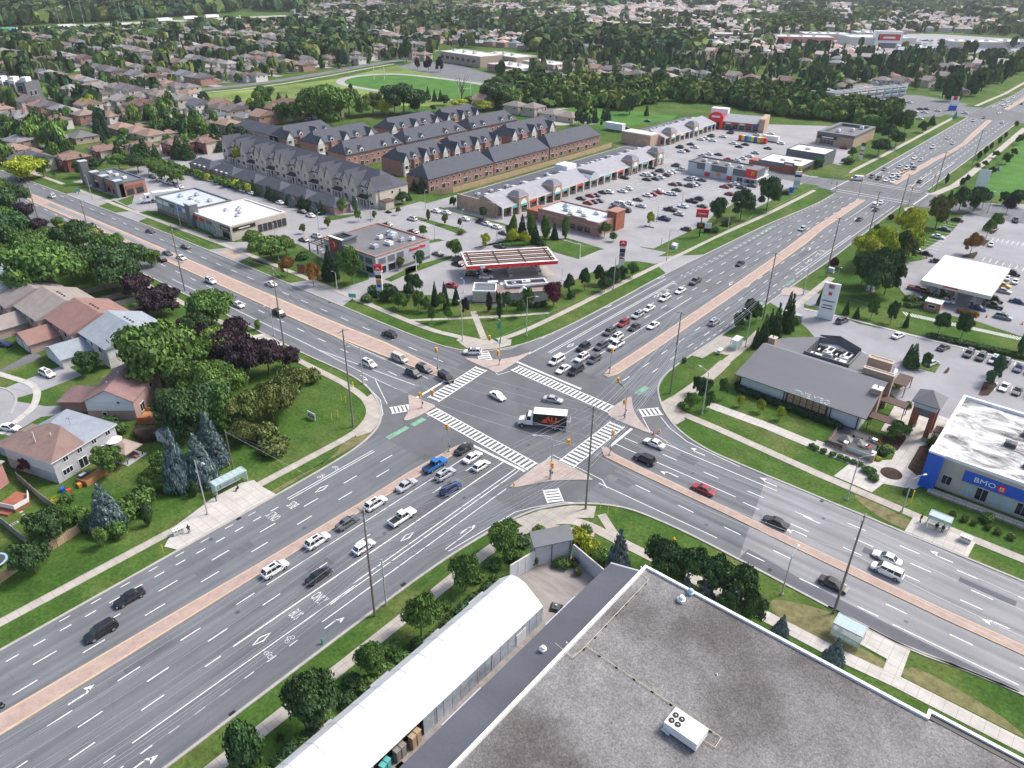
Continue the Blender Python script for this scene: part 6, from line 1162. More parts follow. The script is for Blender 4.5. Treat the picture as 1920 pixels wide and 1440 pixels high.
for k in range(6): w2.win('S', 1.2 + k * 3.9,4.6 + k * 3.9,1.3,3.4, 'dark_metal', 2, 'teal_glass')
for k, c in enumerate(('white', 'white', 'dark_metal', 'blue', 'white')): w2.slab('sign_panel', 'S', 1.2 + k * 4.7,4.8 + k * 4.7,3.9,5.1, c, .12)
MB().box(25.8,29.0,-1.9,1.4,0,8.3, 'grey_panel').box(25.6,29.2,-2.1,1.6,8.3,8.8, 'light_panel').build('tower', w2.t)
for x, y in ((6,6),(12,7),(18,6),(9,11),(20,10)): w2.unit(x, y, 5.65,1.8,1.4,.9)
w1 = Bld('shop_building', 'pinkish brick shop building with grey corner towers, farthest left', 'building', -255.3,22.2,27,10.8,5.4)
w1.walls('brick_pink'); w1.parapet('grey_panel', 'grey_panel', .5,.5)
for x0, y0, hh in ((-5.0,-1.5,9.8),(24.4,-1.2,6.6),(11.5,-.8,6.3),(2.0,-.6,6.3)): MB().box(x0, x0 + 2.6, y0, y0 + 3,0, hh, 'grey_panel').box(x0 - .15, x0 + 2.75, y0 - .15, y0 + 3.15, hh, hh + .3, 'light_panel').build('tower', w1.t)
for k in range(4): w1.win('S', 4.8 + k * 5.2,8.6 + k * 5.2 - 1,.5,2.6, 'dark_metal', 2); w1.slab('canopy_band', 'S', 5 + k * 5.2,8 + k * 5.2,3.1,3.6, 'brick_red' if k > 1 else 'light_panel', .4)
for k in range(2): w1.win('E', 2.5 + k * 4,5.5 + k * 4,.5,2.8, 'dark_metal', 2); w1.slab('canopy_band', 'E', 2.3 + k * 4,5.7 + k * 4,3.2,4.4, 'brick_red', .2)
for x in (6,12,19): w1.unit(x, 5,5.45,2,1.5,1, 'white')
# strip plaza with arcade
def arcade(nm, label, x, y, L, D, h, rz, towers, arch=None, signs=(), red=None):
 p = Bld(nm, label, 'building', x, y, L, D, h, rz); p.walls('brick_tan', 4.2)
 b = MB(); b.raw([(0,-2.6,4.3),(L, -2.6,4.3),(L, 6.8,7.2),(0,6.8,7.2),(L, 9.0,6.0),(0,9.0,6.0)],[(0,1,2,3),(3,2,4,5)], 'tint_roof'); b.build('sloping_roof', p.t, color=(.30,.30,.33))
 MB().box(0, L, 9.0, D, 4.1,5.0, 'dark_metal').build('rear_roof', p.t); b = MB(); b.raw([(0,-2.6,4.3),(0,6.8,7.2),(0,9,6),(0,9,4.2),(0,0,4.2)],[(0,1,2,3,4)], 'brick_tan'); b.build('gable', p.t); b = MB(); b.raw([(L, -2.6,4.3),(L, 6.8,7.2),(L, 9,6),(L, 9,4.2),(L, 0,4.2)],[(4,3,2,1,0)], 'brick_tan'); b.build('gable', p.t)
 MB().box(0, L, -2.75,-2.5,3.7,4.3, 'offwhite').build('fascia', p.t)
 n = int(L / 5.2)
 col = MB().box(-.3,.3,-.3,.3,0,3.7, 'offwhite').mesh('column')
 for k in range(n + 1): link('column', col, p.t, None, (min(L - .4,.4 + k * L / n),-2.6,0))
 for k in range(n): p.win('S', k * L / n + .5,(k + 1) * L / n - .5,.4,2.7, 'dark_metal', 2, name='shopfront'); p.slab('shop_sign', 'S', k * L / n + .9,(k + 1) * L / n - .9,2.9,3.6, signs[k % len(signs)] if signs else 'white', .3, base=2.76 if k % 2 else .0)
 for u in towers:
  MB().box(u - 2.9, u + 2.9,-3.4,2.4,3.6,6.4, 'brick_tan').box(u - 2.9, u - 2.1,-3.4,-2.7,0,3.6, 'brick_tan').box(u + 2.1, u + 2.9,-3.4,-2.7,0,3.6, 'brick_tan').build('tower', p.t)
  b = MB(); b.box(u - 3.1, u + 3.1,-3.6,2.6,6.4,6.6, 'offwhite'); b.raw([(u - 3.1,-3.6,6.6),(u + 3.1,-3.6,6.6),(u + 3.1,2.6,6.6),(u - 3.1,2.6,6.6),(u - 1.4,-1.9,8.4),(u + 1.4,-1.9,8.4),(u + 1.4,.9,8.4),(u - 1.4,.9,8.4)],[(0,1,5,4),(1,2,6,5),(2,3,7,6),(3,0,4,7),(4,5,6,7)], 'tint_roof'); b.build('tower_roof', p.t, color=(.20,.20,.225))
  b = MB(); n_ = 10; pts = [(u + 1.9 * cos(pi * i / n_),-3.46,3.7 + 1.9 * sin(pi * i / n_)) for i in range(n_ + 1)]; b.face(pts[::-1], 'white'); b.face([(u - 1.9,-3.46,3.7),(u + 1.9,-3.46,3.7),(u + 1.9,-3.46,2.9),(u - 1.9,-3.46,2.9)][::-1], 'teal'); b.build('arch_sign', p.t)
 if arch:
  u = arch; b = MB(); n_ = 12; f = [(u + 3.6 * cos(pi * i / n_),-3.3,3.6 + 3.4 * sin(pi * i / n_)) for i in range(n_ + 1)]; bk = [(x_, 6.8, max(z_, 4)) for x_, _, z_ in f]
  for i in range(n_): b.face([f[i], f[i + 1], bk[i + 1], bk[i]], 'dark_metal' if 2 < i < 9 else 'white')
  b.build('arch_roof', p.t); b = MB(); b.face(f[::-1], red or 'light_panel'); b.build('arch_sign', p.t)
 for k in range(int(L / 9)): p.unit(3 + k * 9 + RND.uniform(-1,1),11 + RND.uniform(-1,3),5.0,2,1.4,.9)
 for k in range(int(L / 8)): MB().box(3 + k * 8,5 + k * 8,6.9,9.4,5.9,6.9, 'light_panel').build('roof_vent', p.t)
 return p
a1 = arcade('shopping_arcade', 'long brick shopping arcade with grey roof, brick towers and colonnade beside the plaza lot', -97.5,104.5,122,20,4.2, pi / 2,(12,34,94,117),61,('blue', 'teal', 'white', 'red', 'offwhite', 'grey_panel'))
MB().box(55,62,7.5,14,5,8.6, 'white').build('penthouse', a1.t)
MB().box(-.6,0,1,20.5,0,5.6, 'brick_tan').build('end_wall', a1.t)
a2 = arcade('shopping_arcade', 'second brick arcade further back, running to the red-arched store', -117.5,262,60,18,4.2, pi / 2,(8,34), None, ('red', 'blue', 'white', 'offwhite'))
MB().box(-9,-.1,1,19,0,6, 'brick_tan').box(-9,-.1,1.2,18.8,6,6.4, 'offwhite').build('brick_block', a2.t)
a3 = Bld('anchor_store', 'grey-roofed store with big red arched sign at the plaza corner', 'building', -121,328,31,16,4.6, rad(14))
a3.walls('brick_tan', 4.6)
b = MB(); b.raw([(0,-2,4.6),(31,-2,4.6),(31,8,7.6),(0,8,7.6),(31,12,6.2),(0,12,6.2)],[(0,1,2,3),(3,2,4,5)], 'tint_roof'); b.build('sloping_roof', a3.t, color=(.30,.30,.33))
MB().box(-1,7.5,-3.6,2,0,7.6, 'bright_red').build('red_portal', a3.t); b = MB(); n_ = 10; b.face([(3.2 + 4.0 * cos(pi * i / n_),-3.7,7.0 + 2.6 * sin(pi * i / n_)) for i in range(n_ + 1)][::-1], 'bright_red'); b.face([(3.2 + 4.0 * cos(pi * i / n_),-2.7,7.0 + 2.6 * sin(pi * i / n_)) for i in range(n_ + 1)], 'bright_red'); b.build('red_arch', a3.t)
MB().box(.6,5.8,-3.68,-3.6,.1,4, 'black').build('entrance', a3.t); MB().box(.8,5.6,-3.8,-3.72,6.6,7.6, 'white').build('sign_text', a3.t)
MB().box(-2,8,6,12,6,10.2, 'white').build('penthouse', a3.t); MB().box(28.4,31.4,-2,16.2,0,7.6, 'brick_tan').build('end_wall', a3.t)
for k in range(5): a3.win('S', 9 + k * 4,12 + k * 4,.4,2.8, 'dark_metal', 2, name='shopfront'); a3.slab('shop_sign', 'S', 9 + k * 4,12 + k * 4,3.1,4.1,('white', 'red', 'white', 'red', 'blue')[k],.2, base=1.0)
for k in range(5): a3.unit(8 + k * 4.6,12.5,4.6,2,1.4,1)
mc = Bld('burger_restaurant', 'grey and white burger restaurant with red corner panel and yellow emblem', 'building', -77.0,217.6,33.5,13,5.2)
mc.walls('light_panel'); mc.parapet('grey_panel', 'lot_far', .4,.6)
for u0, u1 in ((4.5,8.5),(12,19.5),(22.5,28.5)): mc.slab('dark_panel', 'S', u0, u1,2.9,5.6, 'grey_panel', .15)
for u0 in (8.8,19.8): mc.slab('white_blade', 'S', u0, u0 + 2.6,2.4,6.6, 'white', .5); mc.slab('red_panel', 'S', u0, u0 + 2.6,.3,2.0, 'red', .2)
mc.walls('grey_panel', 6.8, name='corner_tower', x0=28.6, x1=33.9, y0=-.5, y1=8)
mc.slab('red_panel', 'S', 28.7,33.6,3.0,6.8, 'bright_red', .12, base=.5)
lettering('M', 2.4, 'yellow', mc.t, (32.0,-.72,5.1), SOUTH, .08,.05,.8); mc.slab('canopy', 'S', 28.2,34.2,2.6,3.0, 'white', .9, base=.4); mc.slab('canopy', 'E', -.9,12,2.6,3.0, 'white', .9, base=.0)
mc.win('S', 29.2,33.4,.5,2.5, 'white', 2, base=.5); mc.win('E', 1,8,.5,2.5, 'white', 3, base=.41); mc.slab('step', 'S', 28.2,34.6,0,.4, 'white', .9, base=.5); mc.slab('orange_emblem', 'S', 14.6,16.8,1.0,2.6, 'orange', .1); mc.win('S', 24.6,27.6,.4,2.4, 'white', 2)
for x in (4,10,16,22): mc.unit(x, 5,5.25,2.2,1.6,1.1, 'offwhite')
d1 = Bld('restaurant_building', 'low building with white roof, brown brick front and dark fascia near the far crossing', 'building', -56.5,250,21,17,3.9); d1.walls('brick_red', 2.2); d1.walls('grey_panel', 3.9, z0=2.2, name='upper_wall'); d1.parapet('grey_panel', 'white_membrane', .3,.25)
d1.slab('brick_portal', 'S', 12.5,17.5,0,5.0, 'brick_red', .5); d1.slab('sign', 'S', 13.2,16.8,3.8,4.4, 'white', .1, base=.5); MB().box(-6,0,3,9,0,2.6, 'brick_red').build('yard_wall', d1.t); d1.win('E', 2,14,.6,2.6, 'dark_metal', 5); d1.unit(8,6,4,2,1.4,.7); d1.unit(13,10,4,4,.6,.4, 'fence_tan')
d2 = Bld('restaurant_building', 'dark grey box-shaped building behind the white-roofed restaurant', 'building', -52,272,19,16,6.0); d2.walls('grey_panel'); d2.parapet('dark_metal', 'white_membrane', .4,.4); d2.unit(7,6,6,2.5,1.6,.9)
d3 = Bld('store_building', 'brick store with mansard grey roof and dark sign near the far crossing', 'building', -56.5,326,20,36,5.2); d3.walls('brick_tan'); d3.parapet('keg_roof', 'lot_far', 2.2,1.5); d3.slab('sign_band', 'S', .6,11,3.4,5.0, 'black', .4); d3.slab('sign_text', 'S', 3,9.4,3.9,4.5, 'white', .08, base=.4); d3.win('S', 2,10,.4,3.0, 'white', 4)
for x, y in ((6,12),(11,20),(13,30)): d3.unit(x, y, 5.3,2,1.6,1.6, 'white')
tu = Bld('restaurant_building', 'flat-roofed pinkish brick restaurant with pale roof and stone corner turrets', 'building', -83.0,111.4,27.6,14.5,4.6); tu.walls('brick_pink'); tu.parapet('brick_pink', 'blue_membrane', .5,.5)
MB().box(-6.5,-.1,1.5,9,0,3.2, 'brick_red').build('yard_wall', tu.t); MB().box(-6.0,-.3,2,8.5,2.2,2.3, 'black').build('yard_shade', tu.t); MB().box(24.6,28.6,9.6,15.5,0,6.8, 'brick_red').box(24.4,28.8,9.4,15.7,6.8,7.1, 'brick_pink').build('turret', tu.t)
for k in range(3): tu.win('S', 15.2 + k * 3.2,17.4 + k * 3.2,.7,2.4, 'black', 1)
tu.slab('brick_panel', 'S', 15,22.2,4.2,5.6, 'brick_pink', .15); tu.slab('brick_band', 'S', 0,27.6,3.3,3.6, 'brick_tan', .06)
for x, y, m_ in ((8,5, 'light_metal'),(13,7, 'white'),(17,4, 'white'),(5,9, 'light_metal'),(12,2.5, 'white'),(19,9, 'white')): tu.unit(x, y, 4.65,2.2,1.5,1.1, m_)
c2 = canopy('broad white gas canopy at right', 46.6,128.6,0,18.3,28.6,5.6,('offwhite', 'white'), 'white', 0,[(4.5,5),(9.2,5),(14,5),(4.5,14),(9.2,14),(14,14),(4.5,23),(9.2,23),(14,23)])
c2.slab('sign_text', 'S', 6,10,5.0,5.4, 'red', .05)
hut = Bld('pump_hut', 'small pinkish hut before the white canopy', 'hut', 50.5,120.5,4.2,3.4,2.6); hut.walls('brick_pink'); hut.parapet('white', 'white', .2,.2); hut.win('S', 1,3,1,2, 'white', 1)
# townhouses
BE = (.56,.50,.42); RD = (.33,.185,.155); DK = (.072,.079,.100)
def tmesh(key, fn, cache={}):
 if key not in cache: cache[key] = fn()
 return cache[key]
def wmesh(w, h, n, frame='white'):
 def f():
  b = MB(); b.box(0, w, -.1,.02,0, h, frame); return b.mesh('window')
 return tmesh(('w', w, h, n, frame), f)
def gmesh(w, h, n):
 def f():
  b = MB(); k = (w - .12) / n
  for i in range(n): b.box(.1 + i * k, k * (i + 1),-.13,-.09,.1, h - .1, 'glass')
  return b.mesh('pane')
 return tmesh(('g', w, h, n), f)
def addwin(t, x, y, z, w, h, n=1, rz=0):
 o = link('window', wmesh(w, h, n), t, None, (x, y, z), rz); link('pane', gmesh(w, h, n), o); return o
NB = 7; MW = 116.5 / NB
for i in range(NB):
 x0 = -256 + i * MW; t = Bld('stone_townhouse', 'pale stone townhouse pair with twin gables and dark porch roof, in the front row', 'house', x0,86.6 - i * .65, MW, 15,7.2,0, 'pale stone townhouses')
 t.walls('tint_wall', 7.0, color=shade(BE, RND.uniform(.95,1.05)))
 t.hip(7.0,5.6, 'tint_roof', .3, DK, gx0=i > 0, gx1=i < NB - 1)
 for k, (u, w) in enumerate(((.35,4.6),(11.6,4.6))):
  t.walls('tint_wall', 7.2, color=BE, name='bay', x0=u, x1=u + w, y0=-1.6, y1=0); t.gable_y(7.2,4.5, 'tint_roof', .3, DK, x0=u, x1=u + w, y0=-1.6, y1=7.6, wall='tint_wall', wcolor=BE, name='bay_roof')
  addwin(t.t, u + 1.2,-1.6,4.2,1.6,1.7,2); addwin(t.t, u + .9,-1.6,1.0,2.2,1.8,2)
 for u in (5.6,8.9): t.gable_y(7.6,1.3, 'tint_roof', .2, DK, x0=u, x1=u + 2.1, y0=-.1, y1=4.4, wall='siding_white', name='dormer_roof'); MB().box(u, u + 2.1,-.1,3.4,6.4,7.6, 'siding_white').build('dormer', t.t); addwin(t.t, u + .4,-.1,6.6,1.3,1.0,1)
 b = MB(); b.raw([(5.0,-2.6,3.0),(11.6,-2.6,3.0),(11.2,0,3.9),(5.4,0,3.9)],[(0,1,2,3)], 'tint_roof'); b.box(5.0,11.6,-2.6,-.05,2.8,3.0, 'white'); b.build('porch_roof', t.t, color=(.04,.035,.035))
 for u in (5.2,7.2,9.3,11.3): MB().box(u - .12, u + .12,-2.5,-2.3,0,2.8, 'white').build('porch_post', t.t)
 for u in (6,9.2): MB().box(u, u + 1.3,-.12,0,.1,2.3, 'pergola').build('door', t.t); addwin(t.t, u + .1,0,4.4,1.2,1.4,1)
 if i == NB - 1: t.slab('utility_annex', 'E', 0,4.2,0,3.0, 'stone_beige', 3.4); t.slab('annex_roof', 'E', -.3,4.5,3.0,3.3, 'pergola', 3.7); [t.win('E', 6 + 4 * k, 7.2 + 4 * k, z, z + 1.3, 'white', 1) for k in range(2) for z in (4.6,)]
for i in range(6):
 x0 = -250 + i * 17.6; t = Bld('garage_block', 'low garage block with dark shingle roof in front of the stone townhouses', 'garage', x0,64.4 + .3 * (i % 2),17.0,7.6,3.2,0, 'garage blocks'); t.walls('tint_wall', 3.2, color=(.33,.22,.18)); t.hip(3.2,2.8, 'tint_roof', .4, DK)
 for k in range(3): MB().box(2 + k * 5,4.4 + k * 5,7.6,7.7,.1,2.2, 'white').build('garage_door', t.t)
 if i < 2: [MB().box(4 + k * 4,5.4 + k * 4,-.2,1.2,2.6,3.8, 'white').build('dormer', t.t) for k in range(3)]
def brick_row(x, y0, y1, n, gables, depth=13.5, h=5.8, label='', group='red brick townhouses', rz=pi / 2, rise=4.9, seg=None):
 """row of attached houses; local x runs along the row, fronts look towards +X of the world"""
 w = (y1 - y0) / n
 for i in range(n):
  lab = 'red brick townhouse with dark roof ' + label
  t = Bld('brick_townhouse', lab, 'house', x - depth if rz == 0 else x, y0 + i * w if rz else y0, w, depth, h, rz, group)
  t.walls('tint_wall', h, color=shade(RD, RND.uniform(.88,1.12))); t.hip(h, rise, 'tint_roof', .35 if 0 else .0, DK, gx0=i > 0, gx1=i < n - 1)
  MB().box(0, w, -.45,0, h - .2, h + .05, 'tint_roof').build('eave', t.t, color=DK)
  if gables == 'front':
   t.walls('tint_wall', h, color=RD if i % 2 else (.55,.53,.5), name='bay', x0=.5, x1=w * .55, y0=-1.2, y1=0)
   if i % 2 == 0: t.gable_y(h, 3.2, 'tint_roof', .25, DK, x0=.4, x1=w * .58, y0=-1.2, y1=5, wall='siding_white', name='bay_roof')
   else: t.gable_y(h + 1.5,.9, 'tint_roof', .15, DK, x0=1.2, x1=3.2, y0=.2, y1=4.2, wall='siding_white', name='dormer_roof'); MB().box(1.2,3.2,.2,3.4, h, h + 1.5, 'siding_white').build('dormer', t.t); addwin(t.t, 1.5,.2, h + .3,1.4,1.0,1)
   addwin(t.t, 1.0,-1.2,3.4,2.0,1.5,2); addwin(t.t, w * .64,0,3.4,1.3,1.4,1); MB().box(1, w * .5,-1.3,-1.2,.1,2.3, 'white').build('garage_door', t.t); MB().box(w * .66, w * .66 + 1,-.08,0,.1,2.2, 'dark_metal').build('door', t.t)
   b = MB(); b.raw([(w * .56,-1.5,2.7),(w, -1.5,2.7),(w, 0,3.2),(w * .56,0,3.2)],[(0,1,2,3)], 'tint_roof'); b.build('porch_roof', t.t, color=(.05,.04,.045))
  else:
   addwin(t.t, 1.0,0,3.7,1.1,1.2,1); addwin(t.t, w - 2.6,0,3.7,1.1,1.2,1); addwin(t.t, 1.0,0,.6,2.2,2.0,2); addwin(t.t, w - 2.5,0,1.0,1.1,1.2,1)
   if gables == 'dormer' and i % 3 != 2: t.gable_y(h + 1.5,1.0, 'tint_roof', .15, DK, x0=1.6, x1=3.8, y0=.4, y1=4.6, wall='siding_white', name='dormer_roof'); MB().box(1.6,3.8,.4,3.6, h, h + 1.5, 'siding_white').build('dormer', t.t); addwin(t.t, 2.0,.4, h + .3,1.4,1.0,1)
lb = ('in the row along the wooden fence', 'in the gabled second row from the fence', 'in the third row from the fence', 'in the rear row by the woods')
for a, c in ((111,152.4),(153,194),(195,239)): brick_row(-141.2, a, c, 6, 'rear', label=lb[0])
for a, c in ((122,153.4),(155,191),(198,238)): brick_row(-169.6, a, c, 5, 'front', label=lb[1], h=6.9)
for a, c in ((114,150),(152,196),(200,239)): brick_row(-198.6, a, c, 5, 'dormer', label=lb[2], h=6.6)
for a, c in ((118,158),(166,206),(208,238)): brick_row(-226.5, a, c, 5, 'front', label=lb[3], h=6.9)
brick_row(-252,118,150,4, 'front', label='behind the stone row at its far end', h=6)
for i in range(3): t = Bld('stone_townhouse', 'pale townhouse with grey roof behind the far end of the stone row', 'house', -300 + i * 14,118,14,12,6,0, 'pale stone townhouses'); t.walls('tint_wall', color=(.45,.30,.24)); t.hip(6,3.6, 'tint_roof', .3, DK, gx0=i > 0, gx1=i < 2); addwin(t.t, 3,0,3.6,1.4,1.4); addwin(t.t, 9,0,3.6,1.4,1.4)
def fence(label, pts, h=1.8, m='fence_grey', per=2.4, name='wooden_fence', boards=False):
 t = thing(name, label, 'fence', (*pts[0],0)); ox, oy = pts[0]
 for p, q in zip(pts, pts[1:]):
  L = math.hypot(q[0] - p[0], q[1] - p[1]); n = max(1, round(L / per)); a = math.atan2(q[1] - p[1], q[0] - p[0])
  pm = tmesh(('fp', round(L / n, 2), h, m), lambda: MB().box(.08, L / n - .08,-.03,.03,.05, h, m).box(.0, L / n, -.06,-.03, h * .75, h * .82, m).mesh('panel')); qm = tmesh(('fq', h, m), lambda: MB().box(-.08,.08,-.08,.08,0, h + .15, m).mesh('post'))
  for k in range(n):
   x = p[0] + (q[0] - p[0]) * k / n - ox; y = p[1] + (q[1] - p[1]) * k / n - oy
   link('panel', pm, t, None, (x, y, 0), a); link('post', qm, t, None, (x, y, 0), a)
 return t
fence('tan wooden fence between the brick townhouses and the arcade', [(-137.8,110.5),(-136,113.5),(-134.0,118),(-133.4,150),(-133.3,200),(-134.2,240)],2.4, 'fence_tan', 5)
# houses on the left
def gable_house(label, x, y, L, D, h, rise, wall, roof, rz=0, group='houses on the court at left', wins=True, gx=True):
 t = Bld('semi_detached_house', label, 'house', x, y, L, D, h, rz, group); t.walls('tint_wall', h, color=wall)
 t.hip(h, rise, 'tint_roof', .45, roof, gx0=True, gx1=gx)
 for xe in ([0.0, L] if gx else [0.0]):
  b = MB(); b.raw([(xe, 0, h - .02),(xe, D, h - .02),(xe, D / 2, h + rise * .96)],[(0,1,2)] if xe else [(2,1,0)], 'tint_wall'); b.build('gable', t.t, color=wall)
 return t
hc = [(-101.3,-47.3,(.60,.58,.56),(.265,.30,.335), 'with blue-grey shingles'),(-115.8,-49.2,(.42,.30,.26),(.25,.145,.125), 'with dark red shingles'),(-130.2,-51.4,(.42,.32,.27),(.27,.235,.215), 'with taupe shingles'),(-144.6,-53.4,(.42,.32,.27),(.24,.21,.20), 'with brown-grey shingles')]
for i, (x, y, wc, rc, ds) in enumerate(hc):
 t = gable_house('semi-detached house ' + ds + ' in the attached row at left', x, y, 14.2,15.5,5.2,3.0, wc, rc)
 addwin(t.t, 2,0,3.2,1.6,1.4,2); addwin(t.t, 10,0,3.2,1.6,1.4,2); addwin(t.t, 6,0,3.4,1.0,1.2)
 if i == 0: t.slab('siding_panel', 'E', .2,15.2,2.4,5.1, 'siding_white', .06)
 MB().box(-.35,.1,-.5,8,5.3,5.6, 'white').build('party_parapet', t.t)
 for k in range(4): MB().box(6 + k * 1.4,6.4 + k * 1.4,8.8,9.2,7.6,8.1, 'dark_metal').build('roof_vent', t.t)
 gx = Bld('attached_garage', 'garage ' + ds + ' in front of its house at left', 'garage', x + (-2.5 if i else -3.2), y - 7.4,9.4,7.2,2.5,0, 'garages on the court'); gx.walls('tint_wall', 2.5, color=wc); gx.gable_y(2.5,1.8, 'tint_roof', .4, rc, wall='tint_wall', wcolor=wc); MB().box(1.2,4.2,-.08,0,.1,2.2, 'siding_white').build('garage_door', gx.t); MB().box(5.2,8.2,-.08,0,.1,2.2, 'siding_white').build('garage_door', gx.t)
for i, (p, rc) in enumerate(((W(-15,545,5),(.30,.34,.38)),(W(-40,505,5),(.36,.38,.40)),(W(10,530,4),(.40,.44,.46)))):
 t = gable_house('grey-roofed house partly behind trees at the left edge, ' + ('lowest' if i == 0 else 'uppermost' if i == 1 else 'middle') + ' of three', p[0] - 6, p[1] - 4,12,11,5,2.6,(.55,.55,.55), rc)
mv = Bld('detached_house', 'mauve-roofed brick house with white gable and red chairs on its deck', 'house', -67.9,-60.6,9.9,13.4,4.6, rad(41)); MV = (.40,.275,.25); MR = (.225,.140,.135)
mv.walls('tint_wall', 4.6, color=MV); mv.gable_y(4.6,2.6, 'tint_roof', .35, MR, wall='siding_white'); mv.slab('white_siding', 'S', .1,9.8,2.3,4.6, 'siding_white', .06)
addwin(mv.t, 6.6,-.08,4.0,.8,.7); addwin(mv.t, 3,0,1.2,1.0,.8); mv.win('E', 2.2,4.2,.4,2.4, 'white', 2); mv.win('E', 8,9.4,3,4.2, 'white', 1)
MB().box(-7.5,0,3.2,9.6,0,2.6, 'tint_wall').build('garage', mv.t, color=(.38,.20,.17)); mv.hip(2.6,1.7, 'tint_roof', .4, MR, x0=-7.5, x1=-.4, y0=3.2, y1=9.6, gx1=True, name='garage_roof')
for x, y, z in ((4,8,7.0),(6.5,9,6.2),(3,4.5,6.5)): MB().tube((x, y, z - .6),(x, y, z + .35),.12, 'offwhite').build('roof_vent', mv.t)
dk = thing('wooden_deck', 'orange-brown wooden deck beside the mauve-roofed house', 'deck', (-59.4,-54.4,0), rad(41))
for k in range(12): MB().box(.0 + k * .36,.33 + k * .36,-.6,3.6,.55,.62, 'deck_wood').build('board', dk)
for p, q in (((0,-.6),(4.3,-.6)),((4.3,-.6),(4.3,3.6)),((4.3,3.6),(0,3.6))): MB().strip([p, q],.08,.62,1.5, 'deck_wood').build('railing', dk)
MB().box(0,4.3,-.6,3.6,0,.54, 'deck_wood').build('base', dk)
for x, y in ((-58.4,-54.6),(-57.2,-53.4),(-57.9,-52.6)): chair(x, y, 1 + x, 'bright_red', 'red chair on the orange-brown deck', .62)
gs = Bld('semi_detached_house', 'two-storey grey siding house, half its roof brown and half blue-grey', 'house', -62.2,-77.9,13,13.8,5.0, rad(17)); GC = (.42,.43,.46)
gs.walls('tint_wall', 5.0, color=GC); o = .4; L, D = 13,13.8; zt = 7.4; ym = D / 2
b = MB(); b.raw([(-o, -o, 5),(L + o, -o, 5),(L + o, ym, 5),(L - 5.2, ym, zt),(5.0, ym, zt),(-o, ym, 5)],[(0,1,3,4),(1,2,3),(5,0,4)], 'tint_roof'); b.build('brown_roof', gs.t, color=(.215,.145,.125))
b = MB(); b.raw([(-o, ym, 5),(5.0, ym, zt),(L - 5.2, ym, zt),(L + o, ym, 5),(L + o, D + o, 5),(-o, D + o, 5)],[(4,5,1,2),(3,4,2),(5,0,1)], 'tint_roof'); b.build('blue_grey_roof', gs.t, color=(.235,.265,.31))
MB().box(-o, L + o, -o, D + o, 4.78,4.98, 'white').build('eaves', gs.t)
gs.slab('white_siding', 'S', .1,12.9,2.3,4.8, 'siding_white', .05)
for u in (2.0,5.0,8.2,11.4): gs.win('E', u, u + 1.2,3.5,4.6, 'white', 2)
gs.win('E', 1.2,3.4,.9,2.2, 'white', 3); gs.win('E', 4.6,6.6,.2,2.4, 'white', 2, name='patio_door'); gs.win('E', 8.8,10.4,.2,2.3, 'white', 2, name='patio_door'); gs.win('E', 11.2,13.2,1.0,2.3, 'white', 2)
for x, y in ((4.5,3.4),(6.2,2.4),(7.8,4.5)): MB().tube((x, y, 5.8),(x, y, 7.2),.12, 'offwhite').build('roof_vent', gs.t)
an_ = MB(); an_.tube((8.4,8.4,6.8),(8.4,8.4,8.6),.03, 'dark_metal'); an_.tube((7.6,8.4,8.3),(9.2,8.4,8.3),.02, 'dark_metal'); an_.tube((8.4,7.8,8.5),(8.4,9.0,8.5),.02, 'dark_metal'); an_.build('aerial', gs.t)
MB().box(-5.5,0,2,9.5,0,2.6, 'tint_wall').build('garage', gs.t, color=GC); gs.hip(2.6,1.6, 'tint_roof', .4,(.20,.14,.13), x0=-5.5, x1=-.4, y0=2, y1=9.5, gx1=True, name='garage_roof')
pk = Bld('detached_house', 'pinkish brick house cut off by the lower left edge of the picture', 'house', -60.5,-91.5,8,9,4.8, rad(25)); pk.walls('tint_wall', 4.8, color=(.45,.22,.20)); pk.hip(4.8,2.2, 'tint_roof', .4,(.28,.26,.27))
dk2 = thing('wooden_deck', 'red deck with white angular railing at the left edge', 'deck', (-50.5,-84.2,0), rad(25)); b = MB(); b.prism([(0,0),(4,0),(4.6,2.4),(2.8,4.2),(0,4.2)],0,.7, 'brick_red', 'brick_red'); b.build('floor', dk2); MB().strip([(0,0),(4,0),(4.6,2.4),(2.8,4.2)],.08,.7,1.6, 'white').build('railing', dk2)
o = MB().box(0,3.5,-1.2,0,0,.35, 'brick_red').build('steps', dk2)
gz = Bld('gazebo', 'open gazebo with tan pitched roof on a grey floor in the back garden', 'gazebo', -50.3,-64.3,4.4,3.8,2.3, rad(17)); MB().box(-.4,4.8,-.4,4.2,0,.12, 'siding_grey').build('floor', gz.t); gz.hip(2.4,1.0, 'tint_roof', .2,(.36,.28,.24))
for x in (.1,4.3):
 for y in (.1,3.7): MB().box(x - .07, x + .07, y - .07, y + .07,.12,2.4, 'pergola').build('post', gz.t)
b = MB(); b.box(0,2.0,0,.8,0,.45, 'brick_pink'); b.box(0,2.0,.65,.8,.45,.9, 'brick_pink'); o = b.build('garden_sofa', loc=(-48.6,-61.6,.12), rz=.3); tag(o, 'dusty pink sofa under the tan gazebo', 'sofa')
parasol(-53.3,-62.0, 'white', 'white parasol between the gazebo and the grey siding house', 1.7,0)
b = MB(); b.ring([(2.6,0),(2.6,1.1),(2.3,1.35),(.3,1.5)], 'mulch', n=16); o = b.build('covered_pool', loc=(-53.2,-55.8,0)); o.scale = (1.25,.8,1); tag(o, 'above-ground pool under a dark brown winter cover', 'pool')
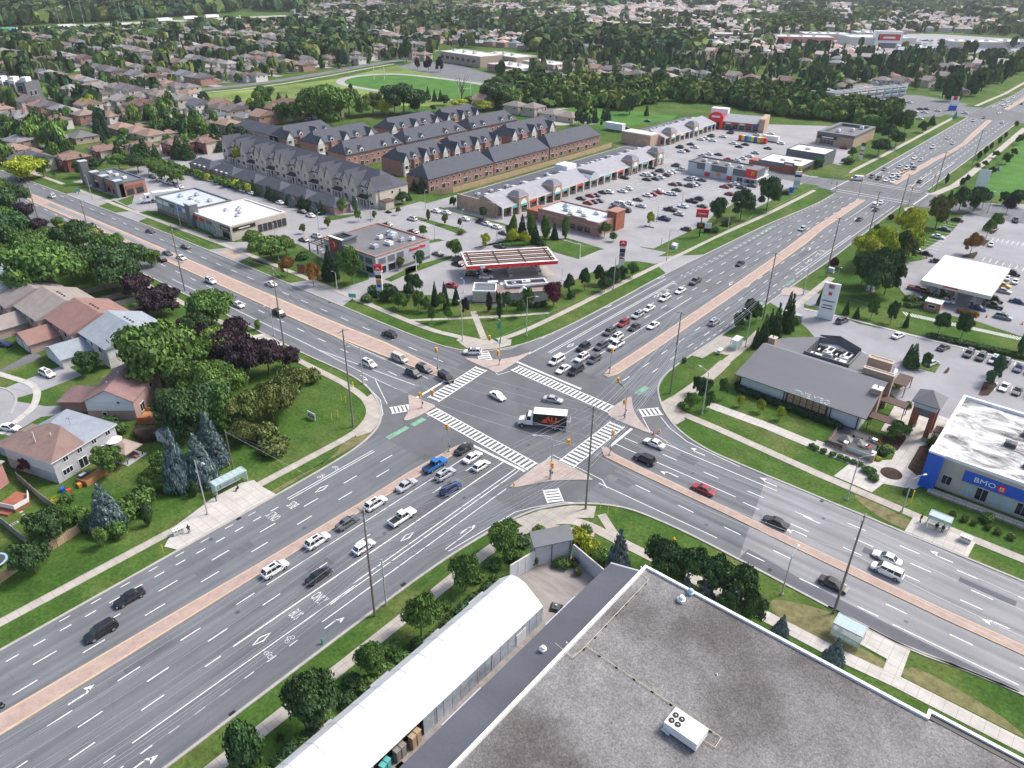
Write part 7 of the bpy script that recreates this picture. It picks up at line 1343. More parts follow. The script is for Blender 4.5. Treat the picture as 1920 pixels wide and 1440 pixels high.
s1 = Bld('garden_shed', 'small white garden shed with grey gable roof', 'shed', -49.8,-55.3,2.2,2.6,2.0, rad(15)); s1.walls('siding_white'); s1.gable_y(2.0,.9, 'tint_roof', .2,(.28,.30,.33), wall='siding_white'); s1.win('S', .8,1.4,.9,1.5, 'white', 1)
b = MB(); b.ring([(1.9,.7),(1.9,.8),(1.55,.82),(1.5,.74)], 'patina_blue', n=20, closed=False); b.ring([(1.55,.72),(0.02,.70)], 'dark_metal', n=20)
for k in range(6): b.tube((1.8 * cos(k),1.8 * sin(k),0),(1.8 * cos(k),1.8 * sin(k),.7),.04, 'light_metal')
o = b.build('trampoline', loc=(-35.5,-89.6,0)); tag(o, 'round trampoline with light blue rim at the left edge', 'trampoline')
dk3 = thing('wooden_deck', 'low wooden deck behind the grey siding house', 'deck', (-47.3,-71.8,0), rad(107)); MB().box(0,4.5,-2.4,0,0,.4, 'deck_wood').build('floor', dk3)
for p, q in (((0,-2.4),(4.5,-2.4)),((0,0),(0,-2.4))): MB().strip([p, q],.08,.4,1.2, 'deck_wood').build('railing', dk3)
o = MB().box(-1.0,1.0,-.4,.4,.1,.5, 'cloth_blue').box(-.6,.6,-.35,.35,.5,.58, 'white').build('hot_tub', loc=(-48.2,-70.4,.4), rz=1.8); tag(o, 'blue hot tub with white lid on the low deck', 'hot tub')
for x, y, m_, lab in ((-47.0,-74.6, 'blue', 'blue'),(-46.0,-72.0, 'orange', 'orange'),(-45.6,-74.0, 'red', 'red')): o = MB().box(-.4,.4,-.3,.3,0,.7, m_).box(-.44,.44,-.34,.34,.7,.78, m_).build('storage_bin', loc=(x, y, 0)); tag(o, lab + ' storage bin at the foot of the grey siding house', 'bin')
fence('pinkish board fence along the gardens at lower left', [W(0,1095), W(60,1052), W(110,1025), W(170,985)],1.7, 'fence_tan', 1.9)
fence('grey fence between the two gardens at lower left', [W(35,900), W(80,940), W(130,975)],1.7, 'fence_grey', 1.9); fence('grey fence at the bottom left garden', [W(0,980), W(50,1020), W(75,1050)],1.7, 'fence_grey', 1.9)
for i, (p, q) in enumerate((((120,562),(245,532)),((150,578),(265,548)),((175,588),(290,556)),((210,600),(300,570)))): fence('weathered grey fence between the narrow back gardens, ' + ('first', 'second', 'third', 'fourth')[i] + ' from the top', [W(*p), W(*q)],1.6, 'fence_grey', 2.4)
fence('grey fence behind the mauve-roofed house', [W(272,700), W(330,738), W(400,745)],1.7, 'fence_grey', 2.2)
for i in range(4):
 t = Bld('modern_townhouse', 'modern white and black three-storey townhouse at the left edge', 'house', -520 + i * 7.5,66 + i * 4.5,11,13,14, rad(30), 'modern white and black townhouses'); t.walls('grey_panel', 13.5, top='dark_metal'); t.walls('white', 14.6, name='white_frame', x0=0, x1=4.2, y0=-.8, y1=2); t.win('S', .6,3.6,6.5,12.5, 'white', 2, base=.8); t.win('S', 5,9,8,11.5, 'white', 2); t.win('S', 5,9,3,6, 'white', 2); t.walls('white', 16, name='roof_access', x0=5, x1=9, y0=4, y1=9, z0=13.5); [t.win('E', 2 + 4 * k, 4.5 + 4 * k, 5,8, 'white', 1) for k in range(2)]
for i, (x, y, L_, D_, h_) in enumerate(((-474,452,62,30,9),(-440,476,50,26,8),(-392,430,46,26,6),(-372,455,40,22,8),(-352,400,34,24,6))):
 t = Bld('school_wing', 'tan brick school wing with pale flat roof beyond the running track', 'building', x, y, L_, D_, h_, rad(-8), 'wings of the school'); t.walls('tint_wall', color=(.42,.33,.27) if i != 2 else (.40,.22,.18)); t.parapet('offwhite', 'offwhite', 1,.5)
 for k in range(int(L_ / 8)): t.win('S', 2 + k * 8,7 + k * 8, h_ * .35, h_ * .7, 'white', 2)
 for k in range(3): t.unit(5 + k * L_ / 4, D_ * .4, h_, 3,3,2)
for i in range(9):
 x = -92 + i * 3.0; y = 455 + i * 8.5; t = Bld('apartment_block', 'unit of the terraced apartment row with blue and white balconies', 'building', x, y, 8.4,9,9, rad(72), 'terraced apartment row'); t.walls('tint_wall', 9, color=(.40,.38,.38)); t.parapet('light_panel', 'lot_far', .4,.3)
 for z in (1,4,7): t.slab('balcony', 'S', .5,7.9, z, z + .9, 'patina_blue' if i > 5 and z > 1 else 'light_panel' if z == 4 else 'offwhite', .8); t.win('S', 1,7, z + .9, z + 2, 'white', 3)
ml = Bld('big_box_store', 'big white store with dark red arched sign on the horizon at right', 'building', -231,912,78,44,11, rad(38)); ml.walls('offwhite'); ml.parapet('white', 'white_membrane', 1,1); ml.walls('white', 19, name='entrance_gable', x0=28, x1=60, y0=-2, y1=8); ml.slab('red_sign', 'S', 31,57,9,15.5, 'mulch', .5, base=2); ml.slab('red_sign', 'S', 32,56,9.6,15, 'red', .2, base=2.5); ml.slab('sign_text', 'S', 37,51,11,13, 'white', .2, base=2.8); ml.slab('entrance', 'S', 33,55,0,6, 'grey_panel', .4, base=2)
for i, (x, y, L_, c) in enumerate(((-330,905,80,(.55,.25,.2)),(-315,985,60,(.6,.4,.3)),(-140,1010,60,(.5,.48,.45)),(-95,1060,50,(.5,.46,.43)),(-270,1060,60,(.5,.45,.4)),(-160,880,40,(.5,.46,.43)))):
 t = Bld('store_building', 'pale low store beside the big white store on the horizon', 'building', x, y, L_, 30,7, rad(35), 'stores of the distant mall'); t.walls('tint_wall', color=c); t.parapet('white', 'white_membrane', .8,.5); t.slab('sign', 'S', 10,22,4,6,('red', 'blue', 'yellow', 'blue', 'red', 'yellow')[i],.3)
 for k in range(4): t.unit(8 + k * L_ / 5,12,7,4,3,2)
for i, (px, py, L_) in enumerate(((540,45,70),(690,8,120),(870,6,90),(1140,60,60),(1340,78,50))):
 x, y = W(px, py); t = Bld('institution_building', ('long tan building with pale roof among trees', 'long white building near the horizon, left of centre', 'second long white building near the horizon', 'dark three-storey block in the trees right of the school', 'grey flat block at the edge of the right suburb')[i], 'building', x, y, L_, 24,9 + 3 * (i == 3), rad(35)); t.walls('tint_wall', color=((.5,.4,.33),(.75,.75,.75),(.75,.75,.75),(.10,.10,.12),(.4,.37,.37))[i]); t.parapet('offwhite', 'offwhite', 1,.5)
 for k in range(int(L_ / 10)): t.win('S', 2 + k * 10,8 + k * 10,5,7, 'white', 2)
# poles and wires
def upole(x, y, h, label, rz=0, arms=(0.985,), m='wood_pole', lean=(0,0)):
 t = thing('utility_pole', label, 'utility pole', (x, y, 0), rz, 'utility poles'); t.rotation_euler = (lean[0], lean[1], rz)
 MB().tube((0,0,0),(0,0, h),.21, m, .12,8).build('pole', t)
 for i, f in enumerate(arms):
  MB().box(-1.2,1.2,-.06,.06, h * f - .12, h * f, 'wood_pole').build('crossarm', t)
 for z in (h + .02, h - 1.6, h - 3.2): MB().ring([(.07,0),(.10,.1),(.06,.3),(.09,.36),(.03,.5)], 'offwhite', n=6).build('insulator', t, loc=(.22,0, z - .25))
 MB().tube((0,0, h - 5.5),(.0,.35, h - 6.3),.18, 'light_metal', n=8).build('transformer', t) if False else None
 return t
def slight(x, y, h, label, arm=2.2, az=0, m='concrete_pole', name='street_light', dbl=False):
 t = thing(name, label, 'street light', (x, y, 0), az, 'street lights')
 MB().tube((0,0,0),(0,0, h),.13, m, .08,8).build('pole', t); MB().ring([(.24,0),(.24,.35),(.15,.5)], m, n=8).build('base', t)
 for s_ in ((1,-1) if dbl else (1,)):
  MB().tube((0,0, h - .15),(arm * .6 * s_, 0, h + .35),.05, 'steel_pole', .04,6).tube((arm * .6 * s_, 0, h + .35),(arm * s_, 0, h + .35),.04, 'steel_pole', .04,6).build('arm', t)
  MB().box(arm * s_ - .1, arm * s_ + .6 if s_ > 0 else arm * s_ - .1 - .5 + .6,-.15,.15, h + .28, h + .42, 'light_metal').build('lamp_head', t)
 return t
P = {}
for k, (x, y, h, lab) in dict(SW=(18.9,-57.1,20.3, 'tall wooden utility pole on the verge beside the arrow at lower left'), S=(28.5,-16.1,21.6, 'tall pole at the curve of the lower corner, by the short crosswalk'), E=(19.4,30.5,20.3, 'utility pole on the verge at the right corner curve'), NE=(18.8,82.9,19.5, 'tall dark pole by the driveway on the upper-right road'), SE=(71.1,-11.6,19.0, 'thick wooden pole beside the lower-right bus shelter'), W1=(-24.0,-25.9,22.6, 'utility pole at the left corner sidewalk'), W2=(-64.8,-14.3,21.5, 'tall pole at the concrete pad on the upper-left road'), W3=(-118.6,-11.2,20, 'utility pole behind the purple-leaved trees on the upper-left road'), W4=(-183.6,-9.5,14, 'utility pole left of the waiting cars, far up the upper-left road'), W5=(-225.6,-10.8,12.6, 'farthest utility pole on the upper-left road'), NE2=(20.2,128,19, 'utility pole by the small maroon bush on the upper-right road'), NE3=(20.0,168,19, 'utility pole near the yellow-green trees by the upper-right road'), NE4=(20,205,18, 'utility pole just before the far crossing'), NE5=(20,262,17, 'utility pole just past the far crossing'), NE6=(21,330,17, 'utility pole along the park past the far crossing'), OFF=(19.4,-104,20.3, 'utility pole near the camera, left of the tent'), OFF2=(19.4,-152,20.3, 'utility pole behind the camera'), OFF3=(120,-11,19, 'utility pole off to the right')).items():
 if k in ('OFF', 'OFF2', 'OFF3'): P[k] = (x, y, h); continue
 P[k] = (x, y, h); upole(x, y, h, lab, pi / 2 if k.startswith(('W', 'SE')) else 0)
slight(-73.2,-11.6,8.5, 'short dark pole on the pad beside the tall pole', 1.2,-pi / 2)
t = thing('guy_pole', 'short grey pole tied to the tall wooden pole at lower left', 'pole', (18.6,-54.6,0)); MB().tube((0,0,0),(0,0,9.3),.14, 'concrete_pole', .1,8).build('pole', t); MB().tube((0,0,9.2),(-.6,-2.4,12.5),.04, 'wire', n=5).build('brace', t); MB().box(-.5,.5,-.06,.06,8.3,8.45, 'light_metal').build('bracket', t)
t = thing('guy_pole', 'thin wooden pole with guy wires behind the left bus shelter', 'pole', (-29.6,-50.6,0)); MB().tube((0,0,0),(0,0,9),.14, 'wood_pole', .09,7).build('pole', t)
for dx, dy in ((12,8),(10,10),(8,12)): MB().tube((0,0,8.6),(dx, dy, .1),.012, 'wire', n=3).build('guy_wire', t)
def span(a, b_, za, zb, off=(0,0), sag=.9, r_=.022, mb=None):
 a = (a[0] + off[0], a[1] + off[1], za); b_ = (b_[0] + off[0], b_[1] + off[1], zb); n = 8; pr = None
 for i in range(n + 1):
  t_ = i / n; p = (a[0] + (b_[0] - a[0]) * t_, a[1] + (b_[1] - a[1]) * t_, a[2] + (b_[2] - a[2]) * t_ - sag * 4 * t_ * (1 - t_))
  if pr: mb.tube(pr, p, r_, 'wire', n=3, cap=False)
  pr = p
def wires(label, chain, offs, axis):
 t = thing('overhead_wires', label, 'wires', (0,0,0))
 for dz, o_, r_ in offs:
  mb = MB()
  for p, q in zip(chain, chain[1:]): span(P[p], P[q], P[p][2] + dz, P[q][2] + dz, ((o_, 0) if axis == 'y' else (0, o_)),1.1 + .1 * abs(dz) ** .5, r_, mb)
  mb.build('wire', t)
OF = [(.3,.25,.028),(-1.3,.25,.028),(-2.9,.25,.028),(-.2,-1.1,.026),(-.2,1.1,.026),(-6.4,-1.0,.028),(-6.4,0,.028),(-6.4,1.0,.028),(-9.2,0,.03),(-9.8,.1,.025),(-11,0,.045),(-11.6,0,.035),(-12.4,.1,.03)]
wires('bundle of overhead wires along the near side of the big road', ['OFF2', 'OFF', 'SW', 'S', 'E', 'NE'], OF, 'y'); wires('overhead wires along the upper-right road', ['NE', 'NE2', 'NE3', 'NE4', 'NE5', 'NE6'], OF[:3] + OF[5:9], 'y')
wires('overhead wires along the upper-left road', ['W5', 'W4', 'W3', 'W2', 'W1'],[(.2,0,.02),(-1.4,0,.02),(-3.5,0,.025),(-7,0,.03)], 'x'); wires('overhead wires crossing the junction from left to lower right', ['W1', 'S'],[(.2,0,.02),(-1.5,.3,.02),(-3,0,.02),(-6,0,.025),(-8.5,0,.03)], 'x'); wires('overhead wires along the lower-right road', ['S', 'SE', 'OFF3'],[(.2,0,.02),(-1.6,.2,.02),(-3.2,0,.02),(-7,0,.03),(-9,0,.03)], 'x')
wires('fan of overhead wires from the lower corner to the right corner', ['S', 'E'],[(-4.6,1.8,.022),(-5.2,-1.8,.022),(-7.6,1.4,.022),(-8.2,-1.4,.022),(-10.2,.8,.025)], 'y')
for x, y, h, az, lab in ((-21.1,-60.9,11.7,.1, 'concrete street light on the sidewalk by the left bus shelter'),(-36.4,-12.8,9.5,-2.3, 'street light at the left corner curve'),(-34.4,18.4,10,2.6, 'left street light on the corner lawn in front of the gas station'),(-23.9,31.7,11,.6, 'right street light on the corner lawn in front of the gas station'),(29.2,27.0,10.5,2.9, 'street light in front of the restaurant lawn at right'),(63.4,17.6,9.5,.8, 'street light on the verge before the round planting bed'),(72.1,20.5,7.5,1.0, 'grey pole by the walkway left of the bank'),(63.6,-13.1,8.0,1.57, 'slim street light on the verge right of the dark trees'),(-119.8,22.0,11,2.6, 'street light in front of the leafy tree by the pergola'),(-24.6,106,10.5,.3, 'street light by the red plaza sign'),(-24,150,10.5,.3, 'street light between the big round trees by the plaza lot'),(-24.5,74,10,.3, 'street light beside the tall gas price sign'),(-234,13,9,2.9, 'street light by the small green sign, far left'),(-176,19,8,2.9, 'street light before the grey corner tower'),(22.3,64,9.5,2.8, 'street light by the triangular brick island'),(20.5,108,9.5,2.9, 'street light leaning over the upper-right lanes'),(-19,245,9,.3, 'street light left of the far crossing'),(-20.5,320,10,.3, 'street light on the verge before the dark-signed store'),(-20,410,10,.3, 'street light further up the upper-right verge')):
 slight(x, y, h, lab, az=az)
for i, (q, a, b_, h) in enumerate(((ZB, 1050,1235,7),(ZB, 1515,1130,7),(ZB, 1405,1060,5),(ZC, 180,1020,7),(ZC, 265,1290,7.5),(ZC, 512,1230,8),(ZC, 825,1320,5),(ZD, 665,970,5),(ZD, 315,700,5),(ZD, 440,1130,6),(ZD, 475,1370,4),(YB, 1210,580,5),(YC, 100,425,5),(YC, 1570,310,5),(YC, 530,620,4),(YC, 1410,510,4),(YE, 220,560,6),(YD, 1590,900,4),(ZE_, 1590,1050,8))):
 x, y = Zm(*q, [(a, b_)])[0]; slight(x, y, h, 'slim lot lamp post ' + ('behind the white-roofed shops', 'behind the logo restaurant', 'by the end of the stone townhouses', 'in front of the arcade end wall', 'left of the gas canopy in the lot', 'on the small lot island', 'behind the gas canopy', 'in the middle of the plaza lot', 'by the arcade columns', 'left of the red plaza sign', 'at the plaza exit', 'before the logo restaurant trees', 'right of the logo restaurant', 'on the lawn right of the gas canopy', 'behind the car wash', 'right of the gas station kiosk', 'left of the large dark conifer', 'by the triangular brick island', 'behind the wide trees near the far crossing')[i],.7, az=RND.uniform(0,6), m='white' if q is YC or i == 11 else 'steel_pole')
# signals
def head(parent, x, y, z, rz=0, n=3):
 o = MB().box(-.24,.24,-.22,.22,-.62,.62, 'signal_yellow').build('signal_head', parent, loc=(x, y, z), rz=rz)
 for k, m_ in enumerate(('red', 'yellow', 'sign_green')):
  l = MB().ring([(.15,0),(.15,.06),(.02,.07)], 'black' if k else 'taillamp', n=8).build('lens', o, loc=(0,-.22,.4 - .4 * k)); l.rotation_euler = SOUTH
  MB().box(-.16,.16,-.38,-.22,.55 - .4 * k, .59 - .4 * k, 'signal_yellow').build('visor', o)
def signal(x, y, h, arm, az, label, heads=(1.0,), sign=False, light=0):
 t = thing('traffic_signal', label, 'traffic light', (x, y, .15), az, 'traffic lights of the crossing')
 MB().tube((0,0,0),(0,0, h),.13, 'steel_pole', .09,8).build('pole', t); MB().ring([(.28,0),(.28,.25),(.15,.4)], 'steel_pole', n=8).build('base', t)
 if arm: MB().tube((0,0, h - .9),(arm, 0, h - .3),.06, 'steel_pole', .04,6).build('mast_arm', t)
 for f in heads: head(t, arm * f if arm else .0,0 if arm else -.3, h - .55 if arm else h, pi / 2)
 if arm: head(t, .0,-.4,3.4,0)
 if sign: MB().box(1.2,3.4,-.03,.03, h - .95, h - .5, 'sign_green').build('street_name_sign', t)
 if light: MB().tube((0,0, h),(-.4,0, h + 1.4),.05, 'steel_pole', n=6).tube((-.4,0, h + 1.4),(-3.2,0, h + 2.2),.05, 'steel_pole', n=6).box(-3.9,-3.1,-.15,.15, h + 2.12, h + 2.28, 'light_metal').build('lamp_arm', t)
 MB().box(.12,.35,-.14,.14,1.2,1.6, 'dark_metal').build('push_button_box', t); return t
signal(18.4,-13.2,8.3,3.2,1.0, 'signal mast on the lower corner island with a lamp arm', light=1); signal(-18.7,14.8,6.8,-3.2,0, 'signal mast on the upper corner island with street name sign', sign=False)
signal(16.8,15.4,7.0,-4.2,-.5, 'signal mast on the right corner island with green street sign', sign=False); signal(-18.4,-11.3,7.0,5.2,-.3, 'signal mast on the left corner island reaching over the crosswalk')
signal(-2.4,-19.4,6.0,0,0, 'signal post on the lower-left median behind the blue pickup'); signal(3.9,29.0,6.0,0, pi, 'signal post on the upper-right median nose'); signal(22.6,.7,5.4,0, pi / 2, 'signal post on the lower-right median nose'); signal(-27.0,2.2,6.0,0,-pi / 2, 'signal post on the upper-left median nose')
for x, y, z in ((16.8,15.4,7),): o = MB().box(-1.1,1.1,-.03,.03,0,.5, 'sign_green').build('street_name_sign', loc=(14.4,16.7,6.0), rz=-.5); tag(o, 'long green street name sign hanging over the right corner', 'sign')
o = MB().box(-1.1,1.1,-.03,.03,0,.5, 'sign_green').build('street_name_sign', loc=(-20.3,15.0,6.2), rz=-.1); tag(o, 'teal green street name sign above the short upper crosswalk', 'sign')
t = slight(-26.3,24.0,6.6, 'green lamp post with green banner behind the upper crosswalk', 2.0,3.6, 'sign_green'); MB().box(.1,.9,-.04,.04,4.2,5.8, 'sign_green').build('banner', t)
for i, (x, y, az) in enumerate(((-13,233,0),(-3,232,0),(19,259,0),(17,232,0))): signal(x, y, 7,0 if i else 4, az, 'yellow signal at the far crossing, ' + ('nearest the white van', 'on the median tip', 'on the right far corner', 'on the right near corner')[i])
# bus shelters
def shelter(x, y, L, D, rz, label, roof='clear_glass', frame='siding_grey'):
 t = thing('bus_shelter', label, 'bus shelter', (x, y, .10), rz, 'bus shelters'); h = 2.5
 for u in (0, L / 2, L):
  for v in (0, D):
   if v == 0 and u == L / 2: continue
   MB().box(u - .05, u + .05, v - .05, v + .05,0, h, frame).build('post', t)
 MB().box(-.1, L + .1,-.1,0, h, h + .22, frame).box(-.1, L + .1, D, D + .1, h, h + .22, frame).box(-.1,0,0, D, h, h + .22, frame).box(L, L + .1,0, D, h, h + .22, frame).build('roof_frame', t)
 n = max(3, int(L / .9))
 for k in range(n): MB().box(k * L / n + .03,(k + 1) * L / n - .03,.02, D - .02, h + .12, h + .16, roof).build('roof_pane', t)
 for k in range(1, n): MB().box(k * L / n - .03, k * L / n + .03,.0, D, h + .08, h + .2, frame).build('roof_bar', t)
 for k in range(int(L / 1.4)): MB().box(k * L / int(L / 1.4) + .08,(k + 1) * L / int(L / 1.4) - .08, D - .02, D + .02,.3, h - .1, 'clear_glass').build('wall_pane', t)
 for u in (0, L): MB().box(u - .02, u + .02,.3, D - .1,.3, h - .1, 'clear_glass').build('end_pane', t)
 MB().box(.5, L - .7, D - .5, D - .15,.42,.48, 'light_metal').build('bench', t)
 return t
shelter(-23.9,-57.2,6.2,1.7, pi / 2, 'long grey-framed bus shelter with glass roof panes by the left sidewalk'); shelter(76.2,-14.0,4.0,2.4, pi, 'pale green glass bus shelter in front of the gravel roof', 'teal_glass'); shelter(76.4,18.9,3.4,1.8,0, 'glass bus shelter before the bank with people waiting', 'teal_glass'); shelter(19.8,63.5,3.4,1.7,-pi / 2, 'white-roofed bus shelter on the right verge by the restaurant', 'white')
def litter(x, y, rz, label, m_='offwhite'):
 t = thing('litter_bin', label, 'bin', (x, y, .1), rz); MB().box(-.85,.85,-.4,.4,.15,1.0, m_).build('body', t); MB().box(-.9,.9,-.45,.45,1.0,1.15, 'white').build('lid', t)
 for k in (-.45,.05,.5): MB().box(k - .12, k + .12,-.42,-.40,.7,.9, 'black').box(k - .12, k + .12,-.15,.15,1.15,1.16, 'dark_metal').build('opening', t)
litter(-20.2,-66.8,1.4, 'grey three-slot recycling bin at the end of the left bus stop pad'); litter(82.6,19.2,.0, 'white recycling bin right of the bank bus shelter'); litter(19.0,56.2,1.6, 'white recycling bin on the right bus stop pad')
# people
def person(x, y, rz, label, top, legs, z=0, sit=False, walk_=.25):
 sk = bpy.data.meshes.new('person'); k = walk_
 V = [(0,0,.95),(0,0,1.18),(0,0,1.40),(0,0,1.50),(0,.01,1.58),(0,.02,1.70),(.19,0,1.42),(.25,.05,1.15),(.24,.2,.95),(-.19,0,1.42),(-.25,-.05,1.15),(-.24,.1,.93),(.10,0,.90),(.11, k * .6,.50),(.11, k * .5,.08),(.11, k * .5 + .16,.04),(-.10,0,.90),(-.11,-k * .4,.50),(-.11,-k, .10),(-.11,-k + .15,.04)]
 Ed = [(0,1),(1,2),(2,3),(3,4),(4,5),(2,6),(6,7),(7,8),(2,9),(9,10),(10,11),(0,12),(12,13),(13,14),(14,15),(0,16),(16,17),(17,18),(18,19)]
 if sit: V[12:] = [(.10,.05,.50),(.11,.42,.48),(.11,.45,.08),(.11,.6,.04),(-.10,.05,.50),(-.11,.42,.48),(-.11,.45,.08),(-.11,.6,.04)]; V[:12] = [(a, b__, c - .42) for a, b__, c in V[:12]]
 R_ = [.15,.15,.15,.055,.075,.10,.065,.045,.035,.065,.045,.035,.09,.06,.045,.04,.09,.06,.045,.04]
 sk.from_pydata(V, Ed, []); o = bpy.data.objects.new('person', sk); COL.objects.link(o)
 m_ = o.modifiers.new('Skin', 'SKIN');
 for i, d in enumerate(sk.skin_vertices[0].data if sk.skin_vertices else []): d.radius = (R_[i] * (1.15 if i < 3 else 1), R_[i] * .8 if i < 3 else R_[i]); d.use_root = i == 0
 return o, V, R_
def make_person(x, y, rz, label, top='cloth_dark', legs='cloth_dark', z=.1, sit=False, walk_=.2):
 bm_o, V, R_ = person(x, y, rz, label, top, legs, z, sit, walk_)
 me = bm_o.data
 if not me.skin_vertices:
  bpy.context.view_layer.objects.active = bm_o; bpy.context.view_layer.update()
 dg = bpy.context.evaluated_depsgraph_get(); body = bpy.data.meshes.new_from_object(bm_o.evaluated_get(dg)); bpy.data.objects.remove(bm_o)
 body.name = 'body'; body.materials.clear()
 for m_ in (legs, top, 'skin', 'black'): body.materials.append(M[m_])
 hz = -.42 if sit else 0
 for p in body.polygons:
  c = p.center; zz = c.z - hz; ax = abs(c.x)
  p.material_index = 0 if zz < (.98 if not sit else .95) and ax < .2 else (2 if (zz > 1.48 and zz < 1.70 and c.y > -.02) else 3 if zz > 1.52 else 2 if (ax > .18 and zz < 1.02) else 1); p.use_smooth = True
 t = thing('person', label, 'person', (x, y, z), rz); link('body', body, t); MB().ring([(.02,1.60 + hz),(.105,1.64 + hz),(.11,1.72 + hz),(.06,1.79 + hz)], 'black', 0,0,8).build('hair', t); return t
PPL = [(-19.0,-65.5,1, 'person in dark clothes walking beside the recycling bin', 'cloth_dark', 'cloth_dark', False),(-23.3,-57.9,2, 'person in black standing at the near end of the left bus shelter', 'cloth_dark', 'cloth_blue', False),(-23.0,-53.6,3, 'person sitting inside the left bus shelter', 'cloth_blue', 'cloth_dark', True),(17.9,-12.6,.3, 'pedestrian in black waiting under the signal mast on the lower island', 'cloth_dark', 'black', False),(17.6,14.0,2, 'pedestrian in black on the right corner island', 'cloth_dark', 'cloth_dark', False),(73.3,-14.0,0, 'person in black sitting in the pale green bus shelter', 'cloth_dark', 'cloth_dark', True),(75.4,19.6,1, 'person in black standing left of the bank bus shelter', 'cloth_dark', 'black', False),(78.0,19.6,3.2, 'person in dark jacket seated in the bank bus shelter', 'cloth_dark', 'cloth_dark', True),(79.0,19.7,3.2, 'second person seated in the bank bus shelter, nearer the bin', 'cloth_blue', 'cloth_dark', True)]
for x, y, rz, lab, a_, b__, s_ in PPL: make_person(x, y, rz, lab, a_, b__, .15 if abs(x) < 20 and abs(y) < 20 else .1, s_)
for a, b__, lab in ((915,1075, 'pedestrian walking past the arcade end'),(925,1080, 'second pedestrian walking past the arcade end')): x, y = Zm(*ZC, [(a, b__)])[0]; make_person(x, y, 1, lab, 'cloth_dark', 'cloth_blue', .03)
x, y = Zm(*ZD, [(1235,855)])[0]; make_person(x, y, 1, 'pedestrian by the car right of the burger restaurant', 'cloth_blue', 'cloth_dark', .03)
x, y = Zm(*ZE_, [(1680,670)])[0]; o = MB().raw([(-1.4,-1.4,0),(1.4,-1.4,0),(1.4,1.4,0),(-1.4,1.4,0),(0,0,1.6)],[(0,1,4),(1,2,4),(2,3,4),(3,0,4)], 'cloth_blue').raw([(-1.5,-1.5,0),(-1,-1,0),(0,0,1.7)],[(0,1,2)], 'white').build('tent', loc=(x, y, .05)); tag(o, 'small blue and white tent on the park lawn', 'tent')
# truck, semi, motorcycle
def wheels(t, xs, w, r_=.5):
 for x in xs:
  for s_ in (-1,1):
   o = link('wheel', TYRE, t, None, (x, s_ * w, r_)); o.scale = (r_ / WR, 2.2, r_ / WR); link('rim', RIM, o, None, (0,0,0))
pa, pb = W(966,800), W(1058,808); ang = math.atan2(pa[1] - pb[1], pa[0] - pb[0])
t = thing('box_truck', 'white-cab box truck with black side and orange lettering, mid crossing', 'truck', ((pa[0] + pb[0]) / 2 - sin(-ang) * 0,(pa[1] + pb[1]) / 2 + 1.2, ZM), ang)
MB().box(-4.9,2.0,-1.25,1.25,1.15,3.75, 'black', 'white').build('cargo_box', t); MB().box(-4.95,2.05,-1.3,1.3,3.75,3.82, 'white').build('box_roof', t); MB().box(-5.0,2.03,-1.28,-1.24,1.1,1.25, 'light_metal').box(-5.0,2.03,1.24,1.28,1.1,1.25, 'light_metal').build('side_rail', t)
cb_ = MB(); cb_.raw([(2.15,-1.1,.8),(3.7,-1.1,.8),(3.7,1.1,.8),(2.15,1.1,.8),(2.15,-1.1,3.0),(3.2,-1.05,3.0),(3.2,1.05,3.0),(2.15,1.1,3.0),(3.75,-1.1,2.0),(3.75,1.1,2.0)],[(0,1,8,5,4),(3,7,6,9,2),(4,5,6,7),(0,4,7,3),(5,8,9,6),(1,2,9,8)], 'white'); cb_.build('cab', t)
MB().raw([(3.7,-.95,.7),(5.2,-.9,.7),(5.2,.9,.7),(3.7,.95,.7),(3.7,-.95,1.95),(5.1,-.8,1.6),(5.1,.8,1.6),(3.7,.95,1.95)],[(0,1,5,4),(1,2,6,5),(2,3,7,6),(4,5,6,7)], 'white').build('hood', t)
MB().raw([(3.74,-.95,2.08),(3.74,.95,2.08),(3.28,.9,2.9),(3.28,-.9,2.9)],[(0,1,2,3)], 'car_glass').build('windshield', t)
for s_ in (-1,1): MB().box(2.6,3.4, s_ * 1.10 - .03, s_ * 1.10 + .03,1.95,2.75, 'car_glass').build('side_window', t); MB().box(5.12,5.24, s_ * .7 - .15, s_ * .7 + .15,1.0,1.25, 'headlamp').build('headlight', t); MB().box(3.5,3.65, s_ * 1.35 - .12, s_ * 1.35 + .12,1.9,2.5, 'dark_metal').build('mirror', t)
MB().box(5.2,5.35,-1.1,1.1,.45,.8, 'light_metal').build('bumper', t); MB().box(-4.9,5,-.5,.5,.6,.95, 'dark_metal').build('chassis', t); MB().box(2.2,3.5,-1.12,-.6,.45,.95, 'light_metal').build('fuel_tank', t); MB().box(-5.6,-4.95,-1.1,1.1,1.0,1.1, 'light_metal').box(-5.65,-5.55,-1.1,1.1,1.1,2.2, 'light_metal').build('tail_lift', t)
wheels(t, (4.4,-2.6,-3.8),1.05,.48)
for s_, rot in ((1,(pi / 2,0, pi)),(-1,(pi / 2,0,0))):
 cxl = -1.6; lettering('ALL', 1.55, 'orange_red', t, (cxl - s_ * .3, s_ * 1.27,2.55), rot, .04,.06,1.15)
 b = MB(); y_ = s_ * 1.285
 q_ = [(0,-.62),(1.9,-.62),(1.3,.1),(.95,.3),(.9,.1),(.5,-.35)]; b.face([(cxl + s_ * (.2 + a), y_, 2.35 + c) for a, c in (q_ if s_ < 0 else q_[::-1])], 'orange_red'); b.box(cxl - 1.5, cxl + .2, min(y_, y_ - s_ * .02), max(y_, y_ - s_ * .02),1.62,1.72, 'orange_red'); b.build('emblem', t)
pa, pb = Zm(*ZA, [(1190,790),(1390,765)]); ang = math.atan2(pa[1] - pb[1], pa[0] - pb[0])
